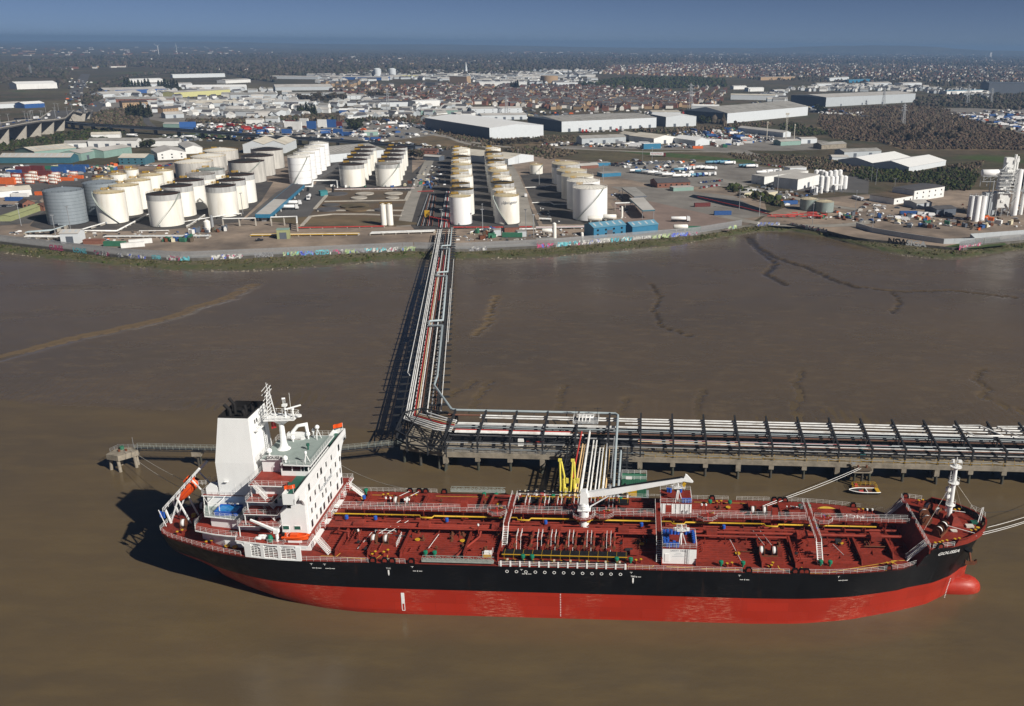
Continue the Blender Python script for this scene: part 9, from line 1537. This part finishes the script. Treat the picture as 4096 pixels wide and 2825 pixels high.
# single trees that stand out
def tree_proto(seed,H,R,tone,conifer=False):
 r_=np.random.default_rng(seed);o=empty('tree',(0,0,-300),0,'x','tree');b=MB('timber').tube([(0,0,0),(.1,0,H*.45),(0,.1,H*.85)],[R*.09,R*.06,R*.02],7)
 for k in range(5):a=r_.uniform(0,6.28);b.tube([(0,0,H*(.3+.1*k)),(math.cos(a)*R*.6,math.sin(a)*R*.6,H*(.5+.1*k))],[R*.04,R*.012],5)
 b.obj('trunk',o);n_=420;u=r_.normal(0,1,(n_,3));u/=np.linalg.norm(u,axis=1)[:,None];rad=r_.uniform(.35,1,n_)**.5
 if conifer:z=r_.beta(1.2,1.6,n_);c_=np.stack([u[:,0]*R*(1-z)*rad,u[:,1]*R*(1-z)*rad,z*H+H*.04],1)
 else:lob=r_.normal(0,.28,(7,3));c_=u*rad[:,None]*.62+lob[r_.integers(0,7,n_)];c_=np.stack([c_[:,0]*R,c_[:,1]*R,H*.6+c_[:,2]*H*.38],1)
 s_=r_.uniform(.10,.24,n_)*R;e1=r_.normal(0,1,(n_,3));e2=r_.normal(0,1,(n_,3));V=np.stack([c_-e1*s_[:,None]*.7,c_+e2*s_[:,None]*.7,c_+e1*s_[:,None]*.7,c_-e2*s_[:,None]*.7],1).reshape(-1,3);Fq=np.arange(n_*4).reshape(-1,4);tt=np.array(TONES[tone]);col=tt[r_.integers(0,len(tt),n_)]*r_.uniform(.6,1.4,(n_,1));me=npmesh('crown',V,Fq,['foliage']);at=me.attributes.new('tint','FLOAT_COLOR','POINT');at.data.foreach_set('color',np.concatenate([np.repeat(col,4,0),np.ones((n_*4,1))],1).astype(np.float32).ravel());link('crown',me,o);return o
TR={'conifer':tree_proto(1,13,4,'green',True),'round':tree_proto(2,10,5,'green'),'bare':tree_proto(3,11,4.5,'scrub')};used_t=set()
def plant(kind,c_,x,y,lab,grp,s_=1.):
 p=GP(c_,x,y);src=TR[kind];rz=rr.uniform(0,6)
 if kind not in used_t:used_t.add(kind);src.location=(p[0],p[1],LZ);src.rotation_euler=(0,0,rz);src['label']=lab;src['group']=grp;src.scale=(s_,)*3
 else:copy_tree(src,(p[0],p[1],LZ),rz,lab,grp,(s_,)*3)
for kd,c_,x0,x1,y0,y1,n_,lab,grp,s_ in(('conifer','F1',1045,1270,470,475,8,'dark conifer in the row before the long pale shed','conifer row',1.6),('conifer','F1',1330,1510,482,490,7,'dark conifer right of the conifer row','right conifers',1.6),('conifer','F1',1060,1270,690,720,10,'dark tree below the buff apartments','trees below the apartments',1.3),('conifer','F2',400,560,695,705,7,'dark conifer in front of the vented-roof shed','conifers by the vented shed',1.3),('round','F2',840,935,800,835,8,'dark dense tree beside the white gabled shed','dense trees by the gabled shed',1.2),('conifer','F2',2190,2260,480,490,4,'tall dark conifer among the houses','conifers among the houses',1.7),('bare','F2',400,800,570,590,12,'bare poplar before the low grey shed','bare poplars',1.3),('bare','F2',1000,1230,560,570,8,'bare tree before the pale flat factory','bare factory trees',1.3),('bare','C',540,1000,150,175,14,'bare bush below the huge warehouse','bushes below the huge warehouse',.6),('round','A',1180,1280,185,200,3,'dark tree beside the white workshop','workshop trees',.8),('bare','D',1300,1900,100,200,16,'bare birch in the brown scrubland','birches in the scrub',.9),('round','F3',1680,1760,750,780,5,'dark tree left of the blue-grey warehouse','warehouse trees',1.1),('bare','B',1480,1580,290,330,4,'bare tree behind the right bund tanks','bund trees',.8),('round','F4',560,640,660,680,4,'dark tree below the very long warehouse','long warehouse trees',1.)):
 for i in range(n_):plant(kd,c_,x0+(x1-x0)*(i+.5)/n_,rr.uniform(y0,y1),lab,grp,s_*rr.uniform(.8,1.2))
for k in list(CARS):
 if k not in used_c:[bpy.data.objects.remove(c_)for c_ in list(CARS[k].children)];bpy.data.objects.remove(CARS[k])
for k,(o,_)in enumerate(HP):
 if k not in used_h:[bpy.data.objects.remove(g)for c_ in list(o.children)for g in list(c_.children)];[bpy.data.objects.remove(c_)for c_ in list(o.children)];bpy.data.objects.remove(o)
for k in BX:
 if k not in used_b:[bpy.data.objects.remove(c_)for c_ in list(BX[k].children)];bpy.data.objects.remove(BX[k])
HAZE_D=0.000105
# ------------------------------------------------------------------ haze: one closed box of even air round the camera and the whole scene
hm=bpy.data.materials.new('haze');hm.use_nodes=True;t=hm.node_tree;t.nodes.clear()
vo=t.nodes.new('ShaderNodeVolumePrincipled');vo.inputs['Color'].default_value=(.22,.36,.60,1);vo.inputs['Density'].default_value=HAZE_D;vo.inputs['Anisotropy'].default_value=.0
ou=t.nodes.new('ShaderNodeOutputMaterial');t.links.new(vo.outputs[0],ou.inputs['Volume'])
MATS['haze']=hm
hz=MB('haze').box(-47000,47000,-2700,28000,-6,150).obj('haze',kind='stuff',label='thin blue-grey haze that fades the far land',cat='haze')
